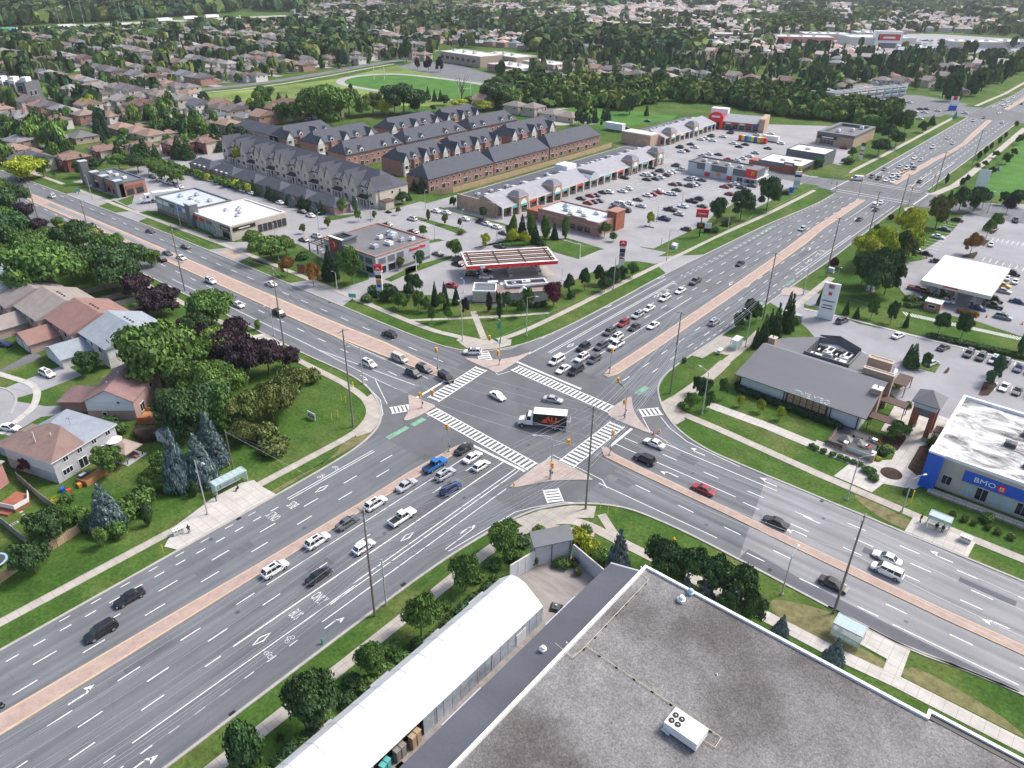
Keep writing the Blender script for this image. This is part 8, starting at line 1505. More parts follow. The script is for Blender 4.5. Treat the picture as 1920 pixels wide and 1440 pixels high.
t = thing('semi_truck', 'white semi truck with long trailer between the grey-towered shops', 'truck', (pb[0], pb[1] + 1.2,.03), ang)
MB().box(-9,1.2,-1.3,1.3,1.1,4.0, 'white').build('trailer', t); MB().box(2.2,4.2,-1.2,1.2,.9,3.6, 'white').build('cab', t); MB().box(4.2,6.0,-1.0,1.0,.8,2.0, 'white').build('hood', t); MB().box(4.21,4.3,-1,1,2.2,3.1, 'car_glass').build('windshield', t); MB().box(2.7,3.6,-1.25,1.25,2.1,2.9, 'car_glass').build('side_window', t); MB().box(-8.8,5.6,-.5,.5,.6,1.0, 'dark_metal').build('chassis', t); wheels(t, (5.2,2.4,1.3,-6.5,-7.7),1.1,.5)
x, y = Zm(*ZD, [(45,318)])[0]; t = Bld('delivery_truck', 'big white box trailer parked behind the arcade by the park', 'truck', x - 6, y, 12,3.5,4,0); t.walls('white', 4.6, z0=1.0); MB().box(.5,11.5,.5,3,.5,1.0, 'dark_metal').build('chassis', t.t); wheels(t.t, (2,9),1.1,.5)
x, y = W(4,1327,.6); t = thing('motorcycle', 'blue motorcycle cut off by the left edge of the picture', 'motorcycle', (x - .5, y - .6, ZM),-pi / 2)
for u in (-.72,.72): o = link('wheel', TYRE, t, None, (u, 0,.34)); o.scale = (1,.6,1)
MB().box(-.5,.3,-.16,.16,.45,.85, 'blue').box(-.9,-.2,-.14,.14,.8,.95, 'black').build('body', t); MB().tube((.72,0,.34),(.4,0,1.05),.04, 'light_metal').tube((.4,-.35,1.08),(.4,.35,1.08),.025, 'dark_metal').build('fork', t)
make_person(x - .5, y - .6, pi, 'rider in dark blue on the motorcycle at the left edge', 'cloth_blue', 'cloth_dark', .45, True)
x, y = Zm(*ZD, [(1170,402)])[0]; t = thing('food_trailer', 'long multi-coloured ride trailer parked in the upper plaza lot', 'trailer', (x, y, .03),.1)
for k, m_ in enumerate(('red', 'yellow', 'blue', 'teal', 'yellow', 'blue', 'yellow', 'orange', 'red')): MB().box(k * 1.75, k * 1.75 + 1.6,0,2.4,.4,3.0, m_).build('panel', t)
MB().box(0,15.6,.3,2.1,.1,.4, 'dark_metal').build('chassis', t)
o = MB().box(0,9,0,2.6,.5,3.2, 'white').box(.3,8.7,.2,2.4,0,.5, 'dark_metal').build('trailer', loc=(x + 10, y + 9,.03)); tag(o, 'white trailer behind the multi-coloured ride trailer', 'trailer')
# signs, small things
def plate(name, label, x, y, rz, w, z0, z1, m_, cat='sign', post=None, th=.3, group=None):
 t = thing(name, label, cat, (x, y, 0), rz, group); MB().box(-w / 2, w / 2,-th / 2, th / 2, z0, z1, m_).build('panel', t)
 if post:
  for u in post: MB().box(u - .08, u + .08,-.08,.08,0, z0, 'light_metal').build('post', t)
 return t
t = plate('real_estate_sign', 'white and dark board sign standing on the corner lawn', -33.0,-29.8,.05,2.5,.3,1.7, 'white', post=(-1.1,1.1), th=.1)
MB().box(-1.05,1.05,-.07,-.05,.45,1.15, 'grey_panel').build('lower_panel', t); lettering('LEASE', .42, 'white', t, (0,-.09,.85), SOUTH, .02,.01)
for i, (a, b__, q) in enumerate(((1165,430, XB),(1220,400, XB),(1250,250, XB),(1290,270, XB),(250,870, XB),(1755,1220, XC),(1820,1280, XC),(1890,1260, XC),(1475,1430 - 0, XA),(890,1190, XE))):
 x, y = Zm(*q, [(a, b__)])[0]; o = MB().tube((0,0,0),(0,0,1.9 if i < 9 else 3.4),.05 if i < 9 else .1, 'yellow', n=6).ring([(.07,1.5),(.07,1.9)], 'yellow').build('marker_post', loc=(x, y, 0)); tag(o, 'thin yellow marker post on the grass ' + ('of the corner lawn' if i < 4 else 'behind the left bus shelter' if i == 4 else 'at the lower corner' if i < 8 else 'by the left sidewalk' if i == 8 else 'before the bank'), 'post', 'yellow marker posts')
for x, y, m_, lab in ((44.8,-13.4, 'yellow', 'yellow fire hydrant on the lower lawn'),(17.2,-65.4, 'sign_green', 'small green hydrant at the kerb by the arrow'),(-37.5,-15.0, 'yellow', 'yellow hydrant at the left corner verge'),(26,14.2, 'signal_yellow', 'yellow bollard at the tip of the right island'),(14.7,-19.6, 'signal_yellow', 'yellow bollard at the tip of the lower island')):
 o = MB().ring([(.2,0),(.2,.1),(.13,.12),(.13,.75),(.17,.78),(.12,.95),(.02,1.0)], m_, n=8).box(-.24,.24,-.07,.07,.5,.64, m_).build('fire_hydrant' if 'hydrant' in lab else 'bollard', loc=(x, y, .05)); tag(o, lab, 'hydrant' if 'hydrant' in lab else 'bollard')
def pylon(label, q, a, b__, h, w, panels, rz, base_m='white'):
 x, y = Zm(*q, [(a, b__)])[0]; t = thing('pylon_sign', label, 'sign', (x, y, 0), rz, 'tall roadside signs')
 MB().box(-w / 2, w / 2,-.35,.35,0, h, base_m).build('column', t)
 for z0, z1, m_, k, tx, sz, tm in panels:
  o = MB().box(-w / 2 * k, w / 2 * k, -.5,.5, h * z0, h * z1, m_).build('panel', t)
  if tx: lettering(tx, sz, tm, t, (0,-.53, h * (z0 + z1) / 2), SOUTH, .04,.01)
 return t
pylon('red and white gas price sign at the left roadside', YB, 1600,660,10,1.7,((.84,1.0, 'bright_red', 1.3, '', 0, ''),(.78,.83, 'white', 1.3, '', 0, ''),(.60,.70, 'mulch', 1.0, '', 0, ''),(.44,.56, 'orange', .8, '', 0, ''),(.34,.42, 'blue', .7, '', 0, '')),.6)
pylon('red and white gas price sign at the right roadside', YD, 115,410,9.5,1.8,((.84,1.0, 'bright_red', 1.25, '', 0, ''),(.62,.74, 'mulch', .95, '', 0, ''),(.48,.60, 'grey_panel', .8, '', 0, ''),(.40,.46, 'red', .8, '', 0, '')),.6)
for nm in LAB[-2:]: b = MB().raw([(-.9,-.56,0),(0,-.56,.9),(.9,-.56,0),(0,-.56,.35)],[(0,3,1),(3,2,1)], 'white').build('leaf_emblem', nm, loc=(0,0,8.6))
pylon('tall white pylon sign with red square emblem by the right driveway', YE, 125,850,10.5,4.2,((.86,.98, 'white', 1.0, '', 0, ''),(.86,.97, 'red', .36, '', 0, ''),(.68,.76, 'red', .2, '', 0, ''),(.50,.52, 'dark_metal', .8, '', 0, ''),(.38,.40, 'dark_metal', .6, '', 0, ''),(.30,.32, 'dark_metal', .7, '', 0, '')),.15)
t = pylon('red and black plaza sign on a black post', ZD, 820,1270,10.2,.3,((.72,1.0, 'red', 14, 'Kelseys', .95, 'white'),(.32,.52, 'black', 9, '', 0, ''),(.38,.50, 'orange', 5, '', 0, '')),.55, 'black')
t = pylon('yellow-arched sign with dark panels at the far crossing', ZD, 1690,830,7.4,2.6,((.68,.80, 'mulch', 1.1, '', 0, ''),(.50,.64, 'white', 1, '', 0, ''),(.20,.46, 'light_panel', 1, '', 0, '')),.4)
lettering('M', 2.9, 'yellow', t, (0,0,8.7), SOUTH, .3,.06,.9)
pylon('pale blue-white upright board at the edge of the park lawn', ZE_, 1520,850,9,4.5,((.1,1, 'white', .95, '', 0, ''),),.4)
pylon('small grey-white roadside sign by the round trees', ZD, 890,1230,3.6,2.2,((.5,1, 'white', 1.1, '', 0, ''),(.1,.4, 'black', 1.1, '', 0, '')),.55, 'dark_metal'); pylon('dark and white striped sign post before the dark-signed store', ZE_, 445,575,8.5,1.6,((.8,1, 'dark_metal', 1.3, '', 0, ''),(.5,.58, 'brick_red', 1.1, '', 0, ''),(.3,.38, 'brick_red', 1.1, '', 0, '')),.5)
pylon('stacked blue, white and red sign beyond the far crossing', ZE_, 1270,130,9,5,((.75,1, 'red', .5, '', 0, ''),(.4,.75, 'white', 1, '', 0, ''),(0,.35, 'blue', 1, '', 0, '')),.5); pylon('blue sign behind the kerb by the yellow-arched sign', ZD, 1640,890,3.2,1.7,((.3,1, 'blue', 1.05, '', 0, ''),),.5)
x, y = Zm(*ZE_, [(1295,205)])[0]; o = MB().ring([(1.5,0),(.1,5)], 'sign_green', n=4).build('green_cone_sign', loc=(x, y, 0)); tag(o, 'green pointed marker on the verge past the far crossing', 'marker')
o = MB().raw([(-1,0,1.2),(0,0,0.2),(1,0,1.2),(0,0,2.2),(-1,.06,1.2),(0,.06,.2),(1,.06,1.2),(0,.06,2.2)],[(0,1,2,3),(7,6,5,4)], 'orange_red').box(-.04,.04,.0,.08,0,.3, 'dark_metal').build('roadwork_sign', loc=(*Zm(*ZA, [(232,535)])[0],0), rz=.5); tag(o, 'orange diamond roadwork sign on the far-left verge', 'sign')
for i, (q, a, b__, m_) in enumerate(((ZA, 710,690, 'teal'),(ZA, 490,540, 'sign_green'),(YB, 1350,690, 'teal'))):
 x, y = Zm(*q, [(a, b__)])[0]; o = MB().box(-1.1,1.1,-.05,.05,1.0,2.2, m_).box(-.06,.06,-.08,.08,0,1.0, 'dark_metal').build('banner_sign', loc=(x, y, 0), rz=.5); tag(o, ('teal sign on the verge before the farthest shop building', 'green sign in front of the dark red brick house', 'small teal sign at the restaurant driveway kerb')[i], 'sign')
x, y = Zm(*YB, [(895,440)])[0]; o = MB().box(-1.2,1.2,-.5,.5,0,2.6, 'brick_red').box(-1.25,1.25,-.55,.55,2.6,2.8, 'black').ring([(.5,0),(.5,.05)], 'white').build('monument_sign', loc=(x, y, 0), rz=.4); tag(o, 'red and black monument sign left of the orange tree', 'sign')
for i, (q, a, b__) in enumerate(((ZD, 595,1375),(YE, 180,430),(YE, 535,560 + 40),(YD, 600,210),(YE, 960,690),(YD, 1715,860))):
 x, y = Zm(*q, [(a, b__)])[0]; o = MB().box(-.9,.9,-.7,.7,0,1.3, 'teal_glass' if i > 3 else 'light_panel').box(-.95,.95,-.75,.75,1.3,1.4, 'light_panel').box(-1.2,1.2,-1,1,0,.12, 'concrete').build('utility_cabinet', loc=(x, y, 0)); tag(o, 'utility cabinet ' + ('by the plaza exit', 'at the foot of a pole by the big conifer', 'in front of the big conifer', 'beside the plaza exit lawn', 'in the shrubs before the white canopy', 'behind the tall white pylon sign')[i], 'cabinet')
for i, (a, b__) in enumerate(((410,548),(1040,305),(1490,845),(1580,840),(1755,865),(1900,905),(655,350))):
 x, y = Zm(*(YE if i not in (0,6) else XD),[(a, b__)])[0]; o = MB().ring([(.25,.03),(.06,.8)], 'orange_red', n=8).box(-.28,.28,-.28,.28,0,.04, 'black').build('traffic_cone', loc=(x, y, .05)); tag(o, 'orange traffic cone ' + ('beside the right crosswalk', 'at the lot edge by the parked pair of cars', 'before the white canopy lot', 'before the white canopy lot', 'before the white canopy lot', 'before the white canopy lot', 'on the walk by the right corner')[i], 'cone', 'traffic cones')
for i in range(8):
 x, y = W(20 + i * 4,985 - i * 2 if i < 4 else 930 + i * 6); o = MB().prism([(.35 * cos(a * 1.05),.3 * sin(a * 1.05)) for a in range(6)],0,.05, 'kerb').build('stepping_stone', loc=(x, y, 0), rz=i); tag(o, 'flat stepping stone on the lawn beside the red deck', 'stepping stone', 'stepping stones by the red deck')
for i, (a, b__, w) in enumerate(((925,600,9),(1565,720,9))):
 x, y = Zm(480,0,4,[(a, b__)])[0]; t = thing('goal_post', 'white H-shaped goal post at the ' + ('left' if not i else 'right') + ' end of the oval field', 'goal', (x, y, 0),.5)
 for u in (-w / 2, w / 2): MB().tube((u, 0,0),(u, 0,11),.25, 'white').build('upright', t)
 MB().tube((-w / 2,0,5),(w / 2,0,5),.25, 'white').build('crossbar', t)
t = thing('bare_tree', 'bare grey tree at the near edge of the sports field', 'tree', (*Zm(480,0,4,[(1545,775)])[0],0)); b = MB(); b.tube((0,0,0),(0,0,8),.7, 'bark', .4)
for k in range(14): a = k * 2.4; b.tube((0,0,5 + k * .35),(5 * cos(a),5 * sin(a),13 + k * .5),.2, 'bark', .04,4)
b.build('branches', t)
for i, (a, b__, h) in enumerate(((450,190,30),(560,190,30),(635,190,34),(920,165,28),(610,880 - 500,12))):
 if i < 4: x, y = Zm(0,0,4,[(a, b__)])[0]; t = slight(x, y, h, 'tall highway lamp mast at the upper left', 3,0, 'white', 'high_mast_light')
for i, (a, b__, c) in enumerate(((290,238, 'white'),(505,218, 'white'),(905,208, 'white'),(1235,165, 'white'),(1430,150, 'white'),(1590,138, 'white'),(60,245, 'teal'))):
 pa = Zm(0,0,4,[(a, b__)])[0]; an__ = math.atan2(W(500,30)[1] - W(0,58)[1], W(500,30)[0] - W(0,58)[0]); t = thing('highway_truck', ('white' if c != 'teal' else 'teal') + ' truck on the highway at the upper left', 'truck', (*pa, .1), an__, 'trucks on the highway'); MB().box(-12,8,-2,2,1.5,5.8, c).build('trailer', t); MB().box(8.5,13,-1.8,1.8,.8,5, 'white').build('cab', t); MB().box(-11,12,-1.5,1.5,.4,1.5, 'black').build('chassis', t)
for i in range(14):
 px = 20 + i * 33; y0_ = 61 - px * .068 + (i % 3 - 1) * 1.5; x, y = W(px, y0_); car(x, y, math.degrees(an__), 'sedan', 'wkgws'[i % 5], 'on the highway at the upper left', 'cars on the highway', True)
# suburbs beyond
def inpoly(x, y, poly):
 c = False; n = len(poly); j = n - 1
 for i in range(n):
  xi, yi = poly[i]; xj, yj = poly[j]
  if (yi > y) != (yj > y) and x < (xj - xi) * (y - yi) / (yj - yi) + xi: c = not c
  j = i
 return c
EX = {
'field': [(300,180),(560,136),(700,116),(760,112),(1010,120),(1000,160),(920,195),(880,205),(720,215),(540,205),(420,200),(340,188)],
'block': [(135,330),(150,300),(240,290),(280,262),(345,262),(395,280),(425,235),(540,232),(700,212),(880,195),(960,205),(1100,235),(1170,225),(1330,195),(1460,210),(1530,225),(1660,240),(1760,240),(1830,215),(1920,160),(2300,60),(2300,1440),(0,1440),(-600,1440),(-600,330),(0,330)],
'wood': [(900,150),(960,146),(1100,158),(1240,160),(1430,168),(1560,190),(1660,205),(1720,205),(1640,245),(1540,228),(1450,218),(1330,200),(1170,222),(1010,210),(900,196)],
'hwy': [(-300,90),(0,72),(250,58),(560,40),(560,-20),(-300,-20)],
'school': [(800,120),(820,88),(1015,92),(1020,125),(900,150)],
'mall': [(1440,66),(1560,60),(1620,72),(1760,60),(1920,70),(1990,90),(1900,112),(1700,102),(1440,92)],
'apt': [(1540,215),(1620,172),(1700,165),(1810,185),(1790,215),(1700,225)],
'apt2': [(0,200),(0,150),(95,155),(100,195)], 'court': [(120,240),(250,238),(260,285),(130,300)]}
def where(px, py):
 for k, p in EX.items():
  if inpoly(px, py, p): return k
 return None
def seen(X, Y, m=60):
 px, py = PX(X, Y); return -m < px < 1920 + m and py > -14, px, py
RF = [(.17,.14,.132),(.20,.172,.165),(.14,.115,.107),(.22,.20,.19),(.16,.155,.162),(.20,.20,.212),(.22,.18,.158),(.28,.26,.245),(.11,.115,.135),(.18,.11,.095),(.26,.175,.14),(.165,.15,.148)]
WLc = [(.48,.42,.36),(.56,.53,.49),(.62,.60,.57),(.33,.19,.15),(.40,.30,.25),(.55,.48,.42),(.38,.24,.20)]
RN = ['brown', 'tan', 'dark brown', 'pale brown', 'grey', 'light grey', 'tan', 'pale', 'dark slate', 'red', 'terracotta', 'brown']
def hparts(v):
 L, D, h, rise = [(11,12,5.4,2.6),(10,13,5.6,3.0),(12.5,11,5.0,2.4),(13,12,3.2,2.4)][v]
 gable = v == 1; o = .5
 w = MB(); w.box(0, L, 0, D, 0, h, 'tint_wall')
 if gable:
  w.raw([(0,0, h),(0, D, h),(0, D / 2, h + rise)],[(0,2,1)], 'tint_wall'); w.raw([(L, 0, h),(L, D, h),(L, D / 2, h + rise)],[(0,1,2)], 'tint_wall')
 r_ = MB(); ym = D / 2; d = 0 if gable else D / 2; a, c = (-o, L + o) if gable else (d - o, L + o - d)
 if c < a: a = c = L / 2
 vv = [(-o, -o, h),(L + o, -o, h),(L + o, D + o, h),(-o, D + o, h),(a, ym, h + rise),(c, ym, h + rise)]
 r_.raw(vv, [(0,1,5,4),(2,3,4,5)] + ([(1,2,5),(3,0,4)]), 'tint_roof')
 gm = MB(); gm.box(1,7,-5,0,0,2.6, 'tint_wall'); gr = MB(); gr.raw([(.6,-5.4,2.6),(7.4,-5.4,2.6),(7.4,.2,2.6),(.6,.2,2.6),(4,-3,4.2),(4,.2,4.2)],[(0,1,4),(1,2,5,4),(3,0,4,5)], 'tint_roof')
 gd = MB().box(1.6,6.4,-5.08,-5,.1,2.2, 'siding_white')
 ch = MB().box(L * .7, L * .7 + .8, D * .62, D * .62 + .8, h, h + rise + .6, 'brick_pink')
 dw = MB().box(1.2,6.8,-13.5,-5.1,0,.05, 'lot_far')
 return [('driveway', dw.mesh('driveway')),('wall', w.mesh('wall')),('roof', r_.mesh('roof')),('garage', gm.mesh('garage')),('garage_roof', gr.mesh('garage_roof')),('garage_door', gd.mesh('garage_door')),('chimney', ch.mesh('chimney'))], L, D, h
HP = [hparts(v) for v in range(4)]
winb = MB().box(0,1.6,-.08,.02,0,1.3, 'white').box(.1,1.5,-.10,-.08,.1,1.2, 'glass').mesh('window')
cand = []
rr = random.Random(5)
for (ox, oy, a, nx, ny, sx, sy) in ((-2600,-60, rad(2),190,60,14.5,33),(-700,560, rad(14),100,60,14.5,33),(-140,560, rad(-8),66,62,14.5,33)):
 ca, sa = cos(a), sin(a)
 for j in range(ny):
  for i in range(nx):
   u = i * sx + (7 if j % 4 > 1 else 0) + rr.uniform(-.8,.8); v = j * sy + (0 if j % 2 else 5) + rr.uniform(-1.5,1.5)
   if (i % 17) in (0,1): continue
   X, Y = ox + ca * u - sa * v, oy + sa * u + ca * v
   if ox == -2600 and Y > 540 and X > -700: continue
   if ox == -700 and X > -150: continue
   ok, px, py = seen(X, Y)
   if not ok or where(px, py): continue
   if -38 < X < 44 and Y > 200: continue
   d = math.hypot(X - CAM.x, Y - CAM.y)
   if d > 2300: continue
   cand.append((d, X, Y, a + (0 if j % 2 else pi), px, py))
cand.sort()
near = cand[:290]; far = cand[290:]
occupied = set()
def mark(X, Y, r_=9):
 for i in range(int((X - r_) // 6), int((X + r_) // 6) + 1):
  for j in range(int((Y - r_) // 6), int((Y + r_) // 6) + 1): occupied.add((i, j))
def zone(px, py):
 if px < 560 and py > 200: return 'between the townhouses and the left edge'
 if px < 330: return 'in the suburb at upper left'
 if px < 620: return 'in the suburb left of the sports field'
 if px < 960: return 'in the suburb behind the sports field'
 if px < 1300: return 'in the suburb behind the central wood'
 return 'in the suburb left of the far road'
for d, X, Y, a, px, py in near:
 v = rr.randrange(4); parts, L, D, h = HP[v]; ri = rr.randrange(len(RF)); wi = rr.randrange(len(WLc)); mark(X + cos(a) * 5 - sin(a) * 5, Y + sin(a) * 5 + cos(a) * 5,8)
 t = thing('suburban_house', RN[ri] + '-roofed house ' + zone(px, py), 'house', (X, Y, 0), a, 'suburban houses ' + zone(px, py))
 for nm, me in parts:
  if nm == 'chimney' and rr.random() < .5: continue
  link(nm, me, t, shade(RF[ri], rr.uniform(.9,1.1)) if 'roof' in nm else WLc[wi])
 for (u, z) in ((1.4, h - 1.9),(L - 3.4, h - 1.9)): link('window', winb, t, None, (u, 0, z))
 for (u, z) in ((2, h - 1.9),(D - 4, h - 1.9)): link('window', winb, t, None, (L, u, z), pi / 2); link('window', winb, t, None, (0, D - u, z),-pi / 2)
 for (u,) in ((2.0,),(L - 1.5,)): link('window', winb, t, None, (u + 1.6, D, h - 1.9), pi)
class Bulk:
 def __init__(s): s.V = []; s.F = []; s.C = []; s.n = 0
 def add(s, v, f, c):
  v = np.asarray(v, float); s.V.append(v); s.F += [tuple(int(i) + s.n for i in q) for q in f]; s.n += len(v)
  s.C.append(np.tile(np.array([*c, 1.0]),(len(v),1)) if np.ndim(c) == 1 else c)
 def build(s, name, mat, label, cat):
  me = bpy.data.meshes.new(name); me.from_pydata(np.concatenate(s.V).tolist(),[], s.F)
  at_ = me.attributes.new('col', 'FLOAT_COLOR', 'POINT'); at_.data.foreach_set('color', np.concatenate(s.C).ravel()); me.materials.append(M[mat]); me.update()
  o = bpy.data.objects.new(name, me); COL.objects.link(o); o['kind'] = 'stuff'; o['label'] = label; o['category'] = cat; return o
hb = Bulk(); pc = Bulk(); BX = [(0,1,5,4),(1,2,6,5),(2,3,7,6),(3,0,4,7),(4,5,6,7)]
hc_ = np.array([(0,0,0),(1,0,0),(1,1,0),(0,1,0),(0,0,1),(1,0,1),(1,1,1),(0,1,1)], float)
for d, X, Y, a, px, py in cand[:900]:
 for sx_ in (2.6,5.3):
  if rr.random() < .42:
   c = rr.choice(((.8,.8,.8),(.75,.75,.76),(.02,.02,.02),(.10,.10,.11),(.42,.43,.45),(.3,.02,.03),(.03,.05,.14))); y_ = rr.uniform(-12,-10); R_ = np.array([[cos(a), sin(a),0],[-sin(a), cos(a),0],[0,0,1]])
   pc.add((hc_ * (1.8,4.4,.55) + (sx_ - .9, y_, .35)) @ R_ + (X, Y, 0), BX, c); pc.add((hc_ * (1.5,2.2,.5) + (sx_ - .75, y_ + 1.0,.9)) @ R_ + (X, Y, 0), BX[:4],(.03,.035,.04)); pc.add((hc_ * (1.4,2.0,.06) + (sx_ - .7, y_ + 1.1,1.4)) @ R_ + (X, Y, 0), BX, c)
pc.build('driveway_cars', 'far_paint', 'small cars parked in the driveways of the suburbs', 'cars')
hv = np.array([(0,0,0),(1,0,0),(1,1,0),(0,1,0),(0,0,1),(1,0,1),(1,1,1),(0,1,1)], float)
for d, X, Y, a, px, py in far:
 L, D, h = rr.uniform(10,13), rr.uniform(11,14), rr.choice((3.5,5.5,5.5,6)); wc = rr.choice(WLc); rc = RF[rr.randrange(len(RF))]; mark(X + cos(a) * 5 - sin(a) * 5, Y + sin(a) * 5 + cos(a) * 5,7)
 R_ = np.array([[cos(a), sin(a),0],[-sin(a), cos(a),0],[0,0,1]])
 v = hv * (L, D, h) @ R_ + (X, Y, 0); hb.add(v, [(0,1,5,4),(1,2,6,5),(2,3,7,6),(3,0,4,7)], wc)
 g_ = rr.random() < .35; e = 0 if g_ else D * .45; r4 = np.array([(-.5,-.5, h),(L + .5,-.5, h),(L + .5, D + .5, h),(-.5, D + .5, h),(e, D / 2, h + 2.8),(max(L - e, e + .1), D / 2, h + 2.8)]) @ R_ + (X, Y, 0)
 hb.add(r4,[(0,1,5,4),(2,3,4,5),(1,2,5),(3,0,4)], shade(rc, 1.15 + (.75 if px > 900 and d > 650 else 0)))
 if d < 1300: hb.add(np.array([(1.2,-12,.05),(6.8,-12,.05),(6.8,0,.05),(1.2,0,.05)]) @ R_ + (X, Y, 0),[(0,1,2,3)],(.26,.26,.27))
 if d < 1100:   # two dark windows and a garage door, real small panels
  for (u, z, w_, hh, c) in ((1.5, h - 2,1.8,1.3,(.05,.05,.06)),(L - 3.3, h - 2,1.8,1.3,(.05,.05,.06)),(3,.2,4.5,2.1,(.6,.6,.6))):
   q = np.array([(u, -.06, z),(u + w_, -.06, z),(u + w_, -.06, z + hh),(u, -.06, z + hh)]) @ R_ + (X, Y, 0); hb.add(q, [(0,1,2,3)], c)
cb = Bulk()
for k in range(520):
 px, py = rr.uniform(1445,1915), rr.uniform(76,101); X, Y = W(px, py); c = rr.choice(((.8,.8,.8),(.7,.7,.72),(.1,.1,.11),(.4,.41,.43),(.8,.8,.8),(.4,.03,.03))); a = .6
 R_ = np.array([[cos(a), sin(a),0],[-sin(a), cos(a),0],[0,0,1]]); cb.add((hv - (.5,.5,0)) * (4.6,1.9,.9) @ R_ + (X, Y, .05),[(0,1,5,4),(1,2,6,5),(2,3,7,6),(3,0,4,7),(4,5,6,7)], c); cb.add((hv - (.5,.5,0)) * (2.6,1.6,.6) @ R_ + (X, Y, .95),[(0,1,5,4),(1,2,6,5),(2,3,7,6),(3,0,4,7),(4,5,6,7)], shade(c, .7))
cb.build('distant_parked_cars', 'far_paint', 'crowd of tiny parked cars on the distant mall lot', 'cars')
hb.build('distant_houses', 'far_paint', 'mass of small pale and brown houses of the distant suburbs', 'houses')
for (ox, oy, a, nx, ny, sx, sy) in ((-2600,-60, rad(2),190,60,14.5,33),(-700,560, rad(14),100,60,14.5,33),(-140,560, rad(-8),66,62,14.5,33)):
 ca, sa = cos(a), sin(a); mb = MB()
 for j in range(1, ny, 2):
  v0 = j * sy + 16; run = None
  for i in range(nx * 2):
   u = i * sx / 2; vv_ = v0 + sy * .55; X, Y = ox + ca * u - sa * vv_, oy + sa * u + ca * vv_; ok, px, py = seen(X, Y)
   good = ok and not where(px, py) and not (-36 < X < 42 and Y > 200) and not (ox == -2600 and Y > 540 and X > -700) and not (ox == -700 and X > -150) and math.hypot(X, Y) < 1500
   if good:
    mb.raw([(ox + ca * (u - 3.7) - sa * (vv_ + s_), oy + sa * (u - 3.7) + ca * (vv_ + s_),.04) for s_ in (-4,4)] + [(ox + ca * (u + 3.7) - sa * (vv_ + s_), oy + sa * (u + 3.7) + ca * (vv_ + s_),.04) for s_ in (4,-4)],[(0,3,2,1)], 'lot')
 if mb.f: struct('street', mb)
# far trees
def far_tree_proto(seed, n, cone=False, size=.34, core=True):
 rs = np.random.RandomState(seed); V = []; Fc = []
 d = rs.normal(size=(n, 3)); d /= np.linalg.norm(d, axis=1)[:, None]; d[:, 2] = np.abs(d[:, 2]) * rs.choice([1,-.35], n, p=[.75,.25])
 for k in range(n):
  if cone: z = rs.uniform(.08,1) ; R_ = (1 - z) * .9 + .08; a = rs.uniform(0,6.28); c = np.array([R_ * cos(a), R_ * sin(a), z])
  else: b_ = 1 + .2 * sin(3 * d[k, 0] + seed) ; c = np.array([d[k, 0] * b_, d[k, 1] * b_, .56 + .42 * d[k, 2] * b_])
  nr = d[k] + rs.normal(size=3) * .35; nr /= np.linalg.norm(nr); a_ = np.cross(nr, rs.normal(size=3)); a_ /= np.linalg.norm(a_); b2 = np.cross(nr, a_); s_ = size * rs.uniform(.7,1.3)
  q = [c - a_ * s_, c - b2 * s_, c + a_ * s_, c + b2 * s_]; base = len(V); V += [tuple((p[0], p[1], p[2] * 1 if True else 0)) for p in q]; Fc.append((base, base + 1, base + 2, base + 3))
 V = np.array(V); V[:, 2] = np.clip(c2z(V[:, 2],.56,.5 if not cone else 1),.0,1.08)
 if core:
  base = len(V); cr = []
  for i in range(4):
   z = (.12,.4,.72,.95)[i]; R_ = ((.75,.5,.25,.03) if cone else (.5,.8,.7,.2))[i]
   for j in range(5): cr.append((R_ * cos(j * 1.257), R_ * sin(j * 1.257), z))
  V = np.concatenate([V, np.array(cr)]); Fc += [(base + i * 5 + j, base + i * 5 + (j + 1) % 5, base + (i + 1) * 5 + (j + 1) % 5, base + (i + 1) * 5 + j) for i in range(3) for j in range(5)]
 return V, Fc
def c2z(z, a, k): return z
FT = {'A': [far_tree_proto(s_, 46) for s_ in range(5)], 'Ac': [far_tree_proto(s_ + 9,40, True, .26) for s_ in range(3)], 'B': [far_tree_proto(s_ + 20,14, False, .5) for s_ in range(5)], 'Bc': [far_tree_proto(s_ + 29,10, True, .36) for s_ in range(2)], 'C': [far_tree_proto(s_ + 40,6, False, .62) for s_ in range(4)]}
FG = [(.062,.110,.036),(.046,.088,.038),(.088,.140,.042),(.036,.070,.036),(.120,.160,.048),(.055,.098,.042),(.040,.072,.040),(.098,.130,.054)]
fb = Bulk(); FL = [(.10,.14,.05),(.08,.12,.055),(.14,.17,.06),(.06,.095,.05),(.12,.15,.07),(.07,.10,.06)]
def ftree(X, Y, h, r_, cone, lod, c=None):
 V, Fc = rr.choice(FT[lod + ('c' if cone and lod != 'C' else '')]); a = rr.uniform(0,6.28)
 R_ = np.array([[cos(a), sin(a),0],[-sin(a), cos(a),0],[0,0,1]]); v = (V @ R_) * (r_, r_ * rr.uniform(.85,1.15), h) + (X, Y, 0)
 c = c or rr.choice(FG); u = rr.uniform(.8,1.25); u2 = rr.uniform(.9,1.1)
 n4 = len(V); vr = np.repeat(np.random.RandomState(rr.randrange(10 ** 6)).uniform(.6,1.45,(n4 + 3) // 4),4)[:n4, None]
 col = np.concatenate([np.clip(np.array([[c[0] * u * u2, c[1] * u, c[2] * u]]) * vr, 0,1), np.ones((n4,1))],1)
 fb.add(v, Fc, col)
fg = []
def spread(poly, n, fn):
 k = 0; tries = 0; xs = [p[0] for p in poly]; ys = [p[1] for p in poly]
 while k < n and tries < n * 30:
  tries += 1; px, py = rr.uniform(min(xs), max(xs)), rr.uniform(min(ys), max(ys))
  if inpoly(px, py, poly): fn(px, py); k += 1
cnt = 0
